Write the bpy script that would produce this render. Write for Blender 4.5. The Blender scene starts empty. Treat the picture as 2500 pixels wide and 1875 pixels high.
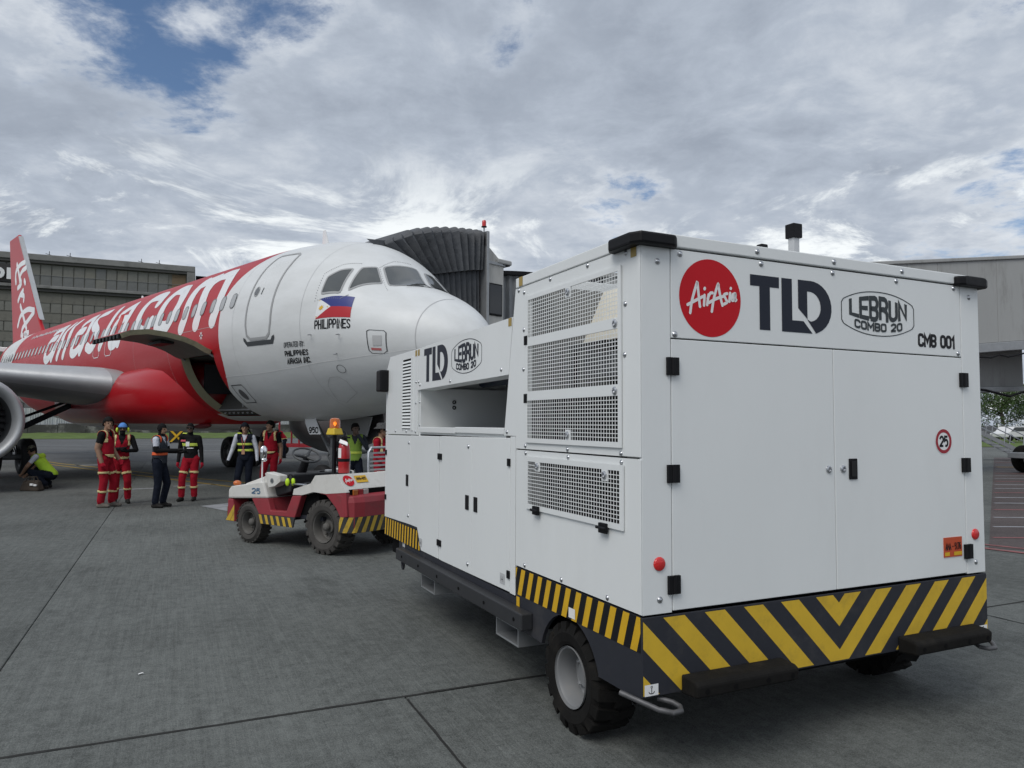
import bpy, bmesh, math, random
import numpy as np
from mathutils import Vector, Matrix
from mathutils.geometry import tessellate_polygon
random.seed(7); rng = np.random.default_rng(7)
sc = bpy.context.scene; COL = sc.collection
R = math.radians; PI = math.pi

# ------------------------------------------------------------------ camera
cam = bpy.data.cameras.new('camera'); camo = bpy.data.objects.new('camera', cam); COL.objects.link(camo); sc.camera = camo
cam.sensor_fit = 'HORIZONTAL'; cam.sensor_width = 36.0; cam.lens = 36.0*1805/2500; cam.clip_start = .05; cam.clip_end = 3000
_p, _r = .0531, .0048
_fw = Vector((0, math.cos(_p), math.sin(_p))); _r0 = Vector((1,0,0)); _u0 = _r0.cross(_fw)
_rt = math.cos(_r)*_r0+math.sin(_r)*_u0; _up = -math.sin(_r)*_r0+math.cos(_r)*_u0
camo.matrix_world = Matrix(((_rt.x,_up.x,-_fw.x,0),(_rt.y,_up.y,-_fw.y,0),(_rt.z,_up.z,-_fw.z,1.72),(0,0,0,1)))
sc.render.resolution_x = 1024; sc.render.resolution_y = 768; sc.render.engine = 'CYCLES'
sc.cycles.max_bounces = 8; sc.cycles.use_denoising = True
sc.view_settings.view_transform = 'Standard'; sc.view_settings.look = 'None'
sc.view_settings.exposure = 0.0; sc.view_settings.gamma = 1.0

# ------------------------------------------------------------------ sky and sun
SUN_EL, SUN_AZ = R(50), R(-147)          # azimuth measured from +Y (view direction) towards +X
world = bpy.data.worlds.new('World'); sc.world = world; world.use_nodes = True
def build_world():
    nt = world.node_tree; nt.nodes.clear(); N = nt.nodes.new; L = nt.links.new
    out = N('ShaderNodeOutputWorld')
    sky = N('ShaderNodeTexSky'); sky.sky_type = 'NISHITA'; sky.sun_disc = False
    sky.sun_elevation = SUN_EL; sky.sun_rotation = SUN_AZ; sky.air_density = 1.0; sky.dust_density = .3; sky.ozone_density = 4.0
    bs = N('ShaderNodeBackground'); bs.inputs[1].default_value = .10; L(sky.outputs[0], bs.inputs[0])
    tc = N('ShaderNodeTexCoord'); sep = N('ShaderNodeSeparateXYZ'); L(tc.outputs['Generated'], sep.inputs[0])
    def math_(op, a, b=None, c=None):
        m = N('ShaderNodeMath'); m.operation = op
        for i, v in enumerate((a, b, c)):
            if v is None: continue
            if isinstance(v, (int, float)): m.inputs[i].default_value = v
            else: L(v, m.inputs[i])
        return m.outputs[0]
    zz = math_('MAXIMUM', sep.outputs[2], 0.0); zz = math_('ADD', zz, .16)
    cx = math_('DIVIDE', sep.outputs[0], zz); cy = math_('DIVIDE', sep.outputs[1], zz)
    cmb = N('ShaderNodeCombineXYZ'); L(cx, cmb.inputs[0]); L(cy, cmb.inputs[1])
    def noise(scale, detail, rough, dist, off):
        mp = N('ShaderNodeMapping'); mp.inputs['Location'].default_value = off; L(cmb.outputs[0], mp.inputs[0])
        n = N('ShaderNodeTexNoise'); n.inputs['Scale'].default_value = scale; n.inputs['Detail'].default_value = detail
        n.inputs['Roughness'].default_value = rough; n.inputs['Distortion'].default_value = dist; L(mp.outputs[0], n.inputs['Vector'])
        return n.outputs[0]
    n1 = noise(.6, 10, .58, .35, (3.1, 1.7, 0)); n2 = noise(2.0, 12, .62, .45, (8.3, 4.2, 1)); n3 = noise(.38, 4, .5, .2, (1.3, 9.2, 2)); n4 = noise(7., 12, .66, .35, (2.2, 7.7, 3))
    # gaps in the cloud deck: directions of the blue openings in the world
    gaps = SKY_GAPS
    gap = None
    nv = N('ShaderNodeTexNoise'); nv.inputs['Scale'].default_value = 3.2; nv.inputs['Detail'].default_value = 9; nv.inputs['Roughness'].default_value = .62; L(cmb.outputs[0], nv.inputs['Vector'])
    nc = N('ShaderNodeVectorMath'); nc.operation = 'MULTIPLY_ADD'; L(nv.outputs['Color'], nc.inputs[0]); nc.inputs[1].default_value = (.34,.34,.34); nc.inputs[2].default_value = (-.17,-.17,-.17)
    wd = N('ShaderNodeVectorMath'); L(tc.outputs['Generated'], wd.inputs[0]); L(nc.outputs[0], wd.inputs[1])
    for (dx, dy, dz, w, amp) in gaps:
        v = N('ShaderNodeVectorMath'); v.operation = 'DISTANCE'; L(wd.outputs[0], v.inputs[0]); v.inputs[1].default_value = (dx, dy, dz)
        m = N('ShaderNodeMapRange'); m.interpolation_type = 'SMOOTHSTEP'; L(v.outputs['Value'], m.inputs[0])
        m.inputs[1].default_value = 0; m.inputs[2].default_value = w; m.inputs[3].default_value = amp; m.inputs[4].default_value = 0
        gap = m.outputs[0] if gap is None else math_('MAXIMUM', gap, m.outputs[0])
    cov = math_('MULTIPLY', n1, .48); cov = math_('MULTIPLY_ADD', n2, .42, cov); cov = math_('MULTIPLY_ADD', n4, .24, cov)
    cov = math_('SUBTRACT', cov, gap); 
    mr = N('ShaderNodeMapRange'); mr.interpolation_type = 'SMOOTHSTEP'; L(cov, mr.inputs[0]); mr.inputs[1].default_value = .27; mr.inputs[2].default_value = .43
    # cloud brightness: thick grey bellies to thin bright edges, brighter low in the sky
    br = math_('MULTIPLY', n3, .62); br = math_('MULTIPLY_ADD', n2, .62, br); br = math_('MULTIPLY_ADD', n4, .32, br); br = math_('ADD', br, .07); br = math_('MULTIPLY_ADD', n1, -.16, br)
    rim = N('ShaderNodeMapRange'); rim.interpolation_type = 'SMOOTHSTEP'; L(cov, rim.inputs[0]); rim.inputs[1].default_value = .36; rim.inputs[2].default_value = .54; rim.inputs[3].default_value = .16; rim.inputs[4].default_value = 0; br = math_('ADD', br, rim.outputs[0])
    low = N('ShaderNodeMapRange'); low.interpolation_type = 'SMOOTHSTEP'; L(sep.outputs[2], low.inputs[0])
    low.inputs[1].default_value = .24; low.inputs[2].default_value = .38; low.inputs[3].default_value = 1; low.inputs[4].default_value = 0
    n5 = noise(1.5, 14, .66, .7, (5.5, 2.9, 4))
    pk = N('ShaderNodeMapRange'); pk.interpolation_type = 'SMOOTHSTEP'; L(n5, pk.inputs[0]); pk.inputs[1].default_value = .50; pk.inputs[2].default_value = .62
    pk2 = math_('MULTIPLY', pk.outputs[0], low.outputs[0])
    cr = N('ShaderNodeValToRGB'); L(br, cr.inputs[0])
    e = cr.color_ramp.elements; e[0].position = .56; e[0].color = (.31, .355, .43, 1); e[1].position = .98; e[1].color = (.76, .80, .85, 1)
    k = cr.color_ramp.elements.new(.74); k.color = (.45, .505, .59, 1)
    mx = N('ShaderNodeMix'); mx.data_type = 'RGBA'; L(math_('MULTIPLY', pk2, .9), mx.inputs[0]); L(cr.outputs[0], mx.inputs[6]); mx.inputs[7].default_value = (1.0, 1.04, 1.05, 1)
    bc = N('ShaderNodeBackground'); bc.inputs[1].default_value = CLOUD; L(mx.outputs[2], bc.inputs[0])
    mix = N('ShaderNodeMixShader'); L(mr.outputs[0], mix.inputs[0]); L(bs.outputs[0], mix.inputs[1]); L(bc.outputs[0], mix.inputs[2])
    L(mix.outputs[0], out.inputs[0])
CLOUD = 1.0
SKY_GAPS = [(-.39,.80,.46,.20,.30), (-.47,.77,.45,.13,.24), (-.29,.82,.49,.18,.30), (-.18,.86,.48,.09,.16), (-.007,.855,.52,.11,.18), (.116,.946,.303,.08,.17), (.555,.80,.235,.17,.26), (.478,.781,.403,.10,.17), (.50,.75,.44,.12,.22)]
build_world()
sun = bpy.data.lights.new('sun', 'SUN'); sun.energy = 1.8; sun.angle = R(34); sun.color = (1.0, .97, .92)
suno = bpy.data.objects.new('sun', sun); COL.objects.link(suno)
sd = Vector((math.sin(SUN_AZ)*math.cos(SUN_EL), math.cos(SUN_AZ)*math.cos(SUN_EL), math.sin(SUN_EL)))
suno.rotation_euler = (-sd).to_track_quat('-Z', 'Y').to_euler(); suno.location = (0, 0, 60)

# ------------------------------------------------------------------ helpers
class MB:
    def __init__(s): s.v = []; s.f = []
    def add(s, v, f):
        o = len(s.v); s.v += [tuple(p) for p in v]; s.f += [tuple(i+o for i in q) for q in f]; return s
    def box(s, a, b):
        x0,y0,z0 = a; x1,y1,z1 = b
        return s.add([(x0,y0,z0),(x1,y0,z0),(x1,y1,z0),(x0,y1,z0),(x0,y0,z1),(x1,y0,z1),(x1,y1,z1),(x0,y1,z1)],
                     [(0,3,2,1),(4,5,6,7),(0,1,5,4),(1,2,6,5),(2,3,7,6),(3,0,4,7)])
    def hexa(s, p):  # 8 points, bottom ring then top ring
        return s.add(p, [(0,3,2,1),(4,5,6,7),(0,1,5,4),(1,2,6,5),(2,3,7,6),(3,0,4,7)])
    def prism(s, poly, fa, fb):
        """poly: 2d ring; fa/fb map 2d->3d for the two caps"""
        n = len(poly); t = tessellate_polygon([[Vector((x,y,0)) for x,y in poly]])
        A = [fa(*p) for p in poly]; B = [fb(*p) for p in poly]
        f = [tuple(reversed(q)) for q in t]+[tuple(i+n for i in q) for q in t]+[(i,(i+1)%n,(i+1)%n+n,i+n) for i in range(n)]
        return s.add(A+B, f)
    def tube(s, pts, r, n=8, cap=True, closed=False):
        pts = [Vector(p) for p in pts]; m = len(pts); rs = r if isinstance(r, (list, tuple)) else [r]*m
        V = []; pu = None
        for i, p in enumerate(pts):
            if closed: t = pts[(i+1)%m]-pts[i-1]
            else: t = pts[min(i+1,m-1)]-pts[max(i-1,0)]
            t.normalize()
            if pu is None:
                a = Vector((0,0,1)) if abs(t.z) < .9 else Vector((1,0,0)); u = t.cross(a).normalized()
            else:
                u = (pu-t*pu.dot(t)); u = u.normalized() if u.length > 1e-6 else t.orthogonal().normalized()
            w = t.cross(u); pu = u
            V += [p+(u*math.cos(2*PI*k/n)+w*math.sin(2*PI*k/n))*rs[i] for k in range(n)]
        F = []
        for i in range(m if closed else m-1):
            for k in range(n):
                a = i*n+k; b = i*n+(k+1)%n; j = ((i+1)%m)*n
                F.append((a, b, j+(k+1)%n, j+k))
        if cap and not closed: F += [tuple(reversed(range(n))), tuple(range((m-1)*n, m*n))]
        return s.add(V, F)
    def lathe(s, prof, n, f, a0=0., a1=2*PI):
        """prof: [(r, h)], f(r*cos, r*sin, h)->3d"""
        full = abs(a1-a0-2*PI) < 1e-6; c = n if full else n+1; V = []
        for (r, h) in prof:
            for k in range(c):
                a = a0+(a1-a0)*k/n; V.append(f(r*math.cos(a), r*math.sin(a), h))
        F = []
        for i in range(len(prof)-1):
            for k in range(n): F.append((i*c+k, i*c+(k+1)%c, (i+1)*c+(k+1)%c, (i+1)*c+k))
        return s.add(V, F)
    def sphere(s, c, r, nu=12, nv=8):
        rx,ry,rz = r if isinstance(r, (list,tuple)) else (r,r,r); V = []; F = []
        for i in range(nv+1):
            a = -PI/2+PI*i/nv
            for k in range(nu): b = 2*PI*k/nu; V.append((c[0]+rx*math.cos(a)*math.cos(b), c[1]+ry*math.cos(a)*math.sin(b), c[2]+rz*math.sin(a)))
        for i in range(nv):
            for k in range(nu): F.append((i*nu+k, i*nu+(k+1)%nu, (i+1)*nu+(k+1)%nu, (i+1)*nu+k))
        return s.add(V, F)
    def grid(s, nu, nv, f, cu=False):
        V = [f(i/(nu if cu else nu-1) if nu > 1 else 0, j/(nv-1)) for i in range(nu) for j in range(nv)]; F = []
        for i in range(nu if cu else nu-1):
            for j in range(nv-1): F.append((i*nv+j, ((i+1)%nu)*nv+j, ((i+1)%nu)*nv+j+1, i*nv+j+1))
        return s.add(V, F)
    def mesh(s, name):
        me = bpy.data.meshes.new(name); me.from_pydata([tuple(v) for v in s.v], [], s.f); me.validate(); me.update(); return me
    def build(s, name, mat, parent=None, smooth=False, bevel=0, seg=2, fix=True, **tags):
        me = s.mesh(name)
        if fix:
            bm = bmesh.new(); bm.from_mesh(me)
            if smooth: bmesh.ops.remove_doubles(bm, verts=bm.verts, dist=1e-5)
            bmesh.ops.recalc_face_normals(bm, faces=bm.faces); bm.to_mesh(me); bm.free()
        return link(name, me, mat, parent, smooth, bevel, seg, **tags)
def link(name, me, mat, parent=None, smooth=False, bevel=0, seg=2, **tags):
    if mat is not None and len(me.materials) == 0: me.materials.append(mat)
    o = bpy.data.objects.new(name, me); COL.objects.link(o)
    if parent is not None: o.parent = parent
    if smooth:
        for p in me.polygons: p.use_smooth = True
        if smooth != 'all': me.set_sharp_from_angle(angle=R(42))
    if bevel:
        b = o.modifiers.new('bevel', 'BEVEL'); b.width = bevel; b.segments = seg; b.limit_method = 'ANGLE'; b.angle_limit = R(40)
    for k, v in tags.items(): o[k] = v
    return o
def thing(name, label, cat, loc=(0,0,0), rz=0., group=None):
    o = bpy.data.objects.new(name, None); COL.objects.link(o); o.location = loc; o.rotation_euler = (0,0,rz)
    o.empty_display_size = .2; o['label'] = label; o['category'] = cat
    if group: o['group'] = group
    return o
def inst(src, name, parent, loc=(0,0,0), rot=None):
    o = bpy.data.objects.new(name, src.data); COL.objects.link(o); o.parent = parent; o.location = loc
    if rot: o.rotation_euler = rot
    for m in src.modifiers:
        if m.type == 'BEVEL':
            b = o.modifiers.new('bevel','BEVEL'); b.width = m.width; b.segments = m.segments; b.limit_method = 'ANGLE'; b.angle_limit = m.angle_limit
    return o
def copy_tree(o, parent=None):
    c = o.copy(); COL.objects.link(c); c.parent = parent
    for ch in list(o.children): copy_tree(ch, c)
    return c

# ------------------------------------------------------------------ materials
MATS = {}
def mat(name, col, rough=.5, metal=0., var=.0, vscale=3., bump=0., bscale=60., spec=.5, coat=0., grime=None, gscale=2., gamt=.5, emit=None, estr=0., stretch=None, trans=0., alpha=1., two=None):
    """procedural principled material: base colour with noise variation, dirt patches, fine bump"""
    if name in MATS: return MATS[name]
    m = bpy.data.materials.new(name); m.use_nodes = True; nt = m.node_tree; nt.nodes.clear(); N = nt.nodes.new; L = nt.links.new
    out = N('ShaderNodeOutputMaterial'); b = N('ShaderNodeBsdfPrincipled'); L(b.outputs[0], out.inputs[0])
    b.inputs['Roughness'].default_value = rough; b.inputs['Metallic'].default_value = metal
    b.inputs['Specular IOR Level'].default_value = spec; b.inputs['Coat Weight'].default_value = coat; b.inputs['Coat Roughness'].default_value = .08
    b.inputs['Transmission Weight'].default_value = trans; b.inputs['Alpha'].default_value = alpha
    tc = N('ShaderNodeTexCoord'); vec = tc.outputs['Object']
    if stretch:
        mp = N('ShaderNodeMapping'); mp.inputs['Scale'].default_value = stretch; L(vec, mp.inputs[0]); vec = mp.outputs[0]
    def noise(s, d=6, r=.6):
        n = N('ShaderNodeTexNoise'); n.inputs['Scale'].default_value = s; n.inputs['Detail'].default_value = d; n.inputs['Roughness'].default_value = r; L(vec, n.inputs['Vector']); return n.outputs[0]
    c = N('ShaderNodeRGB'); c.outputs[0].default_value = (*col, 1); cur = c.outputs[0]
    if var:
        n = noise(vscale); mr = N('ShaderNodeMapRange'); L(n, mr.inputs[0]); mr.inputs[1].default_value = .25; mr.inputs[2].default_value = .75
        mr.inputs[3].default_value = 1-var; mr.inputs[4].default_value = 1+var
        mx = N('ShaderNodeMix'); mx.data_type = 'RGBA'; mx.blend_type = 'MULTIPLY'; mx.inputs[0].default_value = 1; L(cur, mx.inputs[6])
        cb = N('ShaderNodeCombineColor'); [L(mr.outputs[0], cb.inputs[i]) for i in range(3)]; L(cb.outputs[0], mx.inputs[7]); cur = mx.outputs[2]
    if grime:
        n = noise(gscale, 8, .7); mr = N('ShaderNodeMapRange'); mr.interpolation_type = 'SMOOTHSTEP'; L(n, mr.inputs[0]); mr.inputs[1].default_value = .48; mr.inputs[2].default_value = .72
        mr.inputs[4].default_value = gamt; mx = N('ShaderNodeMix'); mx.data_type = 'RGBA'; L(mr.outputs[0], mx.inputs[0]); L(cur, mx.inputs[6]); mx.inputs[7].default_value = (*grime, 1); cur = mx.outputs[2]
    L(cur, b.inputs['Base Color'])
    if var or grime:
        n = noise(vscale*2.3); mr = N('ShaderNodeMapRange'); L(n, mr.inputs[0]); mr.inputs[3].default_value = max(0, rough-.08); mr.inputs[4].default_value = min(1, rough+.10); L(mr.outputs[0], b.inputs['Roughness'])
    if bump:
        bp = N('ShaderNodeBump'); bp.inputs['Strength'].default_value = bump; bp.inputs['Distance'].default_value = .02; L(noise(bscale), bp.inputs['Height']); L(bp.outputs[0], b.inputs['Normal'])
    if emit: b.inputs['Emission Color'].default_value = (*emit, 1); b.inputs['Emission Strength'].default_value = estr
    MATS[name] = m; return m
def srgb(r, g, b): return tuple((c/255/12.92 if c/255 <= .04045 else ((c/255+.055)/1.055)**2.4) for c in (r,g,b))
WHITE = mat('white paint', (.745,.765,.765), .34, var=.035, vscale=.9, bump=.12, bscale=4.5, stretch=(1,1,.4), grime=(.60,.61,.60), gscale=1.4, gamt=.15)
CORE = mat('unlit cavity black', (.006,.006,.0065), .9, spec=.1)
DARKG = mat('charcoal paint', (.026,.028,.036), .55, spec=.25, var=.08, vscale=4, grime=(.09,.085,.08), gscale=3, gamt=.35)
BLACKP = mat('black plastic', (.006,.006,.0075), .5, var=.1, vscale=8, spec=.22)
RUBBER = mat('black rubber', (.010,.0095,.009), .85, spec=.15, var=.25, vscale=9, bump=.15, bscale=90, grime=(.035,.031,.026), gscale=5, gamt=.4)
STEEL = mat('steel', (.55,.56,.58), .28, 1.0, var=.05)
GREYRIM = mat('grey rim paint', (.19,.195,.20), .5, var=.06, grime=(.22,.21,.20), gscale=6, gamt=.5)
YELLOW = mat('hazard yellow', (.62,.405,.035), .5, var=.08, vscale=5, grime=(.34,.23,.04), gscale=7, gamt=.45, spec=.3)
YELLOW2 = mat('hazard tape yellow', (.66,.39,.012), .45, var=.06, grime=(.4,.24,.02), gscale=9, gamt=.4)
NAVY = mat('navy vinyl', (.016,.020,.033), .5, spec=.25)
REDV = mat('red vinyl', (.52,.004,.012), .5, spec=.25)
WHITEV = mat('white vinyl', (.78,.78,.78), .45)
BLACKV = mat('black vinyl', (.008,.008,.010), .5, spec=.25)
TAG = mat('ochre label', (.36,.25,.06), .5)
GALV = mat('galvanised steel', (.36,.37,.38), .5, .6, var=.12, vscale=5)

# ------------------------------------------------------------------ flat shapes: text, strokes, polygons as 2d triangle sets
def text2d(s, bold=0., space=1.0):
    cu = bpy.data.curves.new('txt', 'FONT'); cu.body = s; cu.offset = bold; cu.space_character = space; cu.resolution_u = 3
    o = bpy.data.objects.new('txt', cu); COL.objects.link(o); bpy.context.view_layer.update()
    me = bpy.data.meshes.new_from_object(o.evaluated_get(bpy.context.evaluated_depsgraph_get()))
    V = np.array([v.co[:2] for v in me.vertices]); F = [tuple(p.vertices) for p in me.polygons]
    bpy.data.objects.remove(o); bpy.data.curves.remove(cu); bpy.data.meshes.remove(me)
    mn = V.min(0); mxx = V.max(0); V = (V-mn)/(mxx-mn); return V, F      # normalised to the unit square
def poly2d(rings):
    P = [p for r in rings for p in r]; t = tessellate_polygon([[Vector((x,y,0)) for x,y in r] for r in rings]); return np.array(P, float), [tuple(q) for q in t]
def crv(pts, n=6):
    "Catmull-Rom through 2d points"
    P = [np.array(p, float) for p in pts]
    if len(P) < 3: return P
    Q = [2*P[0]-P[1]]+P+[2*P[-1]-P[-2]]; out = []
    for i in range(1, len(Q)-2):
        for k in range(n):
            t = k/n; a,b,c,d = Q[i-1:i+3]
            out.append(.5*((2*b)+(-a+c)*t+(2*a-5*b+4*c-d)*t*t+(-a+3*b-3*c+d)*t**3))
    return out+[P[-1]]
def stroke2d(pts, w, n=6, taper=None, asp=1.0):
    """ribbon with round ends; asp = metres per unit of 2nd coordinate / 1st (for angular second axes)"""
    P = crv(pts, n); P = [np.array([p[0], p[1]*asp]) for p in P]; m = len(P); V = []; F = []
    for i, p in enumerate(P):
        t = P[min(i+1,m-1)]-P[max(i-1,0)]; t = t/(np.linalg.norm(t)+1e-9); nn = np.array([-t[1], t[0]]); ww = w*(taper[0]+(taper[1]-taper[0])*i/(m-1) if taper else 1)
        V += [p+nn*ww/2, p-nn*ww/2]
        if i: F.append((2*i-2, 2*i-1, 2*i+1, 2*i))
    for e, i in ((0, 0), (1, m-1)):
        d = (P[1]-P[0]) if e == 0 else (P[-1]-P[-2]); a0 = math.atan2(d[1], d[0])+(PI/2 if e == 0 else -PI/2); ww = w*((taper[e]) if taper else 1)
        o = len(V); V.append(P[i]); 
        for k in range(9): a = a0+PI*k/8; V.append(P[i]+np.array([math.cos(a), math.sin(a)])*ww/2)
        F += [(o, o+1+k, o+2+k) for k in range(8)]
    return np.array([[v[0], v[1]/asp] for v in V]), F
def cut_grid(V, F, dx, dy):
    "slice a 2d triangle set along a grid so that it can follow a curved surface"
    bm = bmesh.new(); vs = [bm.verts.new((x, y, 0)) for x, y in V]
    for f in F:
        try: bm.faces.new([vs[i] for i in f])
        except ValueError: pass
    for ax, d in ((0, dx), (1, dy)):
        lo, hi = V[:,ax].min(), V[:,ax].max(); k = math.floor(lo/d)+1
        while k*d < hi:
            n = (1,0,0) if ax == 0 else (0,1,0); bmesh.ops.bisect_plane(bm, geom=bm.verts[:]+bm.edges[:]+bm.faces[:], plane_co=(k*d if ax == 0 else 0, k*d if ax == 1 else 0, 0), plane_no=n, dist=1e-7); k += 1
    bm.verts.index_update(); V2 = np.array([v.co[:2] for v in bm.verts]); F2 = [tuple(v.index for v in f.verts) for f in bm.faces]; bm.free(); return V2, F2
def flat(shapes, o, ex, ey, sx=1., sy=1., lift=.0015, name='decal', mt=None, parent=None, step=.00006):
    """place 2d shapes on the plane o + ex*u*sx + ey*v*sy, lifted along ex x ey; every shape a hair above the last"""
    o, ex, ey = Vector(o), Vector(ex), Vector(ey); n = ex.cross(ey).normalized(); mb = MB()
    for k, (V, F) in enumerate(shapes):
        mb.add([o+ex*(u*sx)+ey*(v*sy)+n*(lift+k*step) for u, v in V], F)
    return mb.build(name, mt, parent, fix=False)
def ring2d(cx, cy, r0, r1, n=48):
    V = []; F = []
    for k in range(n):
        a = 2*PI*k/n; V += [(cx+r0*math.cos(a), cy+r0*math.sin(a)), (cx+r1*math.cos(a), cy+r1*math.sin(a))]
    for k in range(n): j = (k+1)%n; F.append((2*k, 2*k+1, 2*j+1, 2*j))
    return np.array(V), F
def disc2d(cx, cy, r, n=48): return poly2d([[(cx+r*math.cos(2*PI*k/n), cy+r*math.sin(2*PI*k/n)) for k in range(n)]])
def rect2d(x0, y0, x1, y1): return np.array([(x0,y0),(x1,y0),(x1,y1),(x0,y1)], float), [(0,1,2,3)]
def place2d(S, x0, y0, x1, y1): return np.stack([x0+S[0][:,0]*(x1-x0), y0+S[0][:,1]*(y1-y0)], 1), S[1]

# small stroke alphabet for signwriting: polylines in a unit box
def _arc(cx, cy, rx, ry, a0, a1, n=7): return [(cx+rx*math.cos(R(a0+(a1-a0)*k/n)), cy+ry*math.sin(R(a0+(a1-a0)*k/n))) for k in range(n+1)]
_c = .30
def _rr(x0, y0, x1, y1, rx=.34, ry=.2): return _arc(x1-rx,y1-ry,rx,ry,0,90,4)+_arc(x0+rx,y1-ry,rx,ry,90,180,4)+_arc(x0+rx,y0+ry,rx,ry,180,270,4)+_arc(x1-rx,y0+ry,rx,ry,270,360,4)+[(x1,y1-ry)]
GLY = {'L':[[(0,1),(0,0),(1,0)]],'E':[[(1,1),(0,1),(0,0),(1,0)],[(0,.5),(.85,.5)]],'B':[[(0,0),(0,1),(.6,1)]+_arc(.65,.75,.35,.25,90,-90,5)+[(0,.5)],[(.6,.5)]+_arc(.65,.25,.35,.25,90,-90,5)+[(0,0)]],
 'R':[[(0,0),(0,1),(.6,1)]+_arc(.65,.75,.35,.25,90,-90,5)+[(0,.5)],[(.5,.5),(.85,.42),(1,.28),(1,0)]],'U':[[(0,1),(0,.25)]+_arc(.5,.22,.5,.22,180,360,8)+[(1,1)]],'N':[[(0,0),(0,1),(1,0),(1,1)]],
 'C':[[(1,.70)]+_arc(.64,.8,.36,.2,0,90,4)+_arc(.36,.8,.36,.2,90,180,4)+_arc(.36,.2,.36,.2,180,270,4)+_arc(.64,.2,.36,.2,270,360,4)+[(1,.30)]],'O':[_rr(0,0,1,1)],'0':[_rr(0,0,1,1,.4,.26)],'M':[[(0,0),(0,1),(.5,.35),(1,1),(1,0)]],
 '1':[[(.1,.78),(.6,1),(.6,0)]],'2':[[(0,.72)]+_arc(.5,.72,.5,.28,180,0,8)+[(.95,.55),(0,.02),(0,0),(1,0)]],'5':[[(.95,1),(.1,1),(.03,.55)]+_arc(.5,.33,.5,.33,120,-128,10)],'9':[_arc(.5,.68,.5,.32,0,360,12),[(1,.68),(.98,.4),(.8,.05),(.6,0),(.25,.02)]],
 'P':[[(0,0),(0,1),(.6,1)]+_arc(.65,.73,.35,.27,90,-90,6)+[(0,.46)]],'H':[[(0,0),(0,1)],[(1,0),(1,1)],[(0,.5),(1,.5)]],'I':[[(.5,0),(.5,1)]],'S':[[(1,.78)]+_arc(.5,.76,.5,.24,10,180,6)+[(.05,.66),(.5,.5),(.95,.34)]+_arc(.5,.24,.5,.24,0,-170,6)],
 'A':[[(0,0),(.5,1),(1,0)],[(.17,.33),(.83,.33)]],'T':[[(0,1),(1,1)],[(.5,1),(.5,0)]],'D':[[(0,0),(0,1),(.5,1)]+_arc(.5,.5,.5,.5,90,-90,8)+[(0,0)]],'Y':[[(0,1),(.5,.5),(1,1)],[(.5,.5),(.5,0)]],'6':[_arc(.5,.32,.5,.32,0,360,12),[(0,.32),(.05,.65),(.3,.97),(.7,1)]],
 '7':[[(0,1),(1,1),(.4,0)]],'4':[[(.75,0),(.75,1),(0,.3),(1,.3)]],'-':[[(.1,.5),(.9,.5)]],':':[[(.5,.12),(.5,.14)],[(.5,.62),(.5,.64)]],'.':[[(.5,.02),(.5,.04)]],'G':[[(1,.72)]+_arc(.5,.72,.5,.28,0,180,8)+_arc(.5,.28,.5,.28,180,360,8)+[(1,.5),(.55,.5)]],'c':[],' ':[]}
GW = {'I':.28,'1':.62,':':.3,'.':.3,' ':.5,'M':1.25,'-':.6}
def ribbon(P, w, half=0.):
    "mitred flat-ended ribbon"
    P = [np.array(p, float) for p in P]; P = [p for i, p in enumerate(P) if i == 0 or np.linalg.norm(p-P[i-1]) > 1e-6]; m = len(P); V = []; F = []; closed = m > 3 and np.linalg.norm(P[0]-P[-1]) < 1e-6
    for i in range(m):
        if closed: a, b = P[i-1] if i else P[-2], P[(i+1)] if i < m-1 else P[1]
        else: a, b = P[max(i-1,0)], P[min(i+1,m-1)]
        d0 = P[i]-a; d1 = b-P[i]
        if np.linalg.norm(d0) < 1e-9: d0 = d1
        if np.linalg.norm(d1) < 1e-9: d1 = d0
        d0 = d0/np.linalg.norm(d0); d1 = d1/np.linalg.norm(d1); n0 = np.array([-d0[1],d0[0]]); n1 = np.array([-d1[1],d1[0]]); n = n0+n1; L = np.linalg.norm(n)
        n = n/L if L > 1e-6 else n0; k = min(1/max(n.dot(n0), .35), 2.2); p = P[i]
        if not closed: p = p-d1*half if i == 0 else (p+d0*half if i == m-1 else p)
        V += [p+n*k*w/2, p-n*k*w/2]
        if i: F.append((2*i-2,2*i-1,2*i+1,2*i))
    return np.array(V), F
def sign(s, w, h, st, sp=.32, lw=.62):
    """text as stroke ribbons filling a w x h box; lw = glyph width / height before fitting"""
    wid = [GW.get(c, 1.)*lw for c in s]; tot = sum(wid)+sp*lw*(len(s)-1); k = (w-st)/tot; x = st/2; out = []
    for c, ww in zip(s, wid):
        for pl in GLY.get(c, []): 
            if len(pl) > 1: out.append(ribbon([(x+p[0]*ww*k, st/2+p[1]*(h-st)) for p in pl], st, 0 if len(pl) > 6 else st/2*.98))
        x += (ww+sp*lw)*k
    return out
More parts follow.
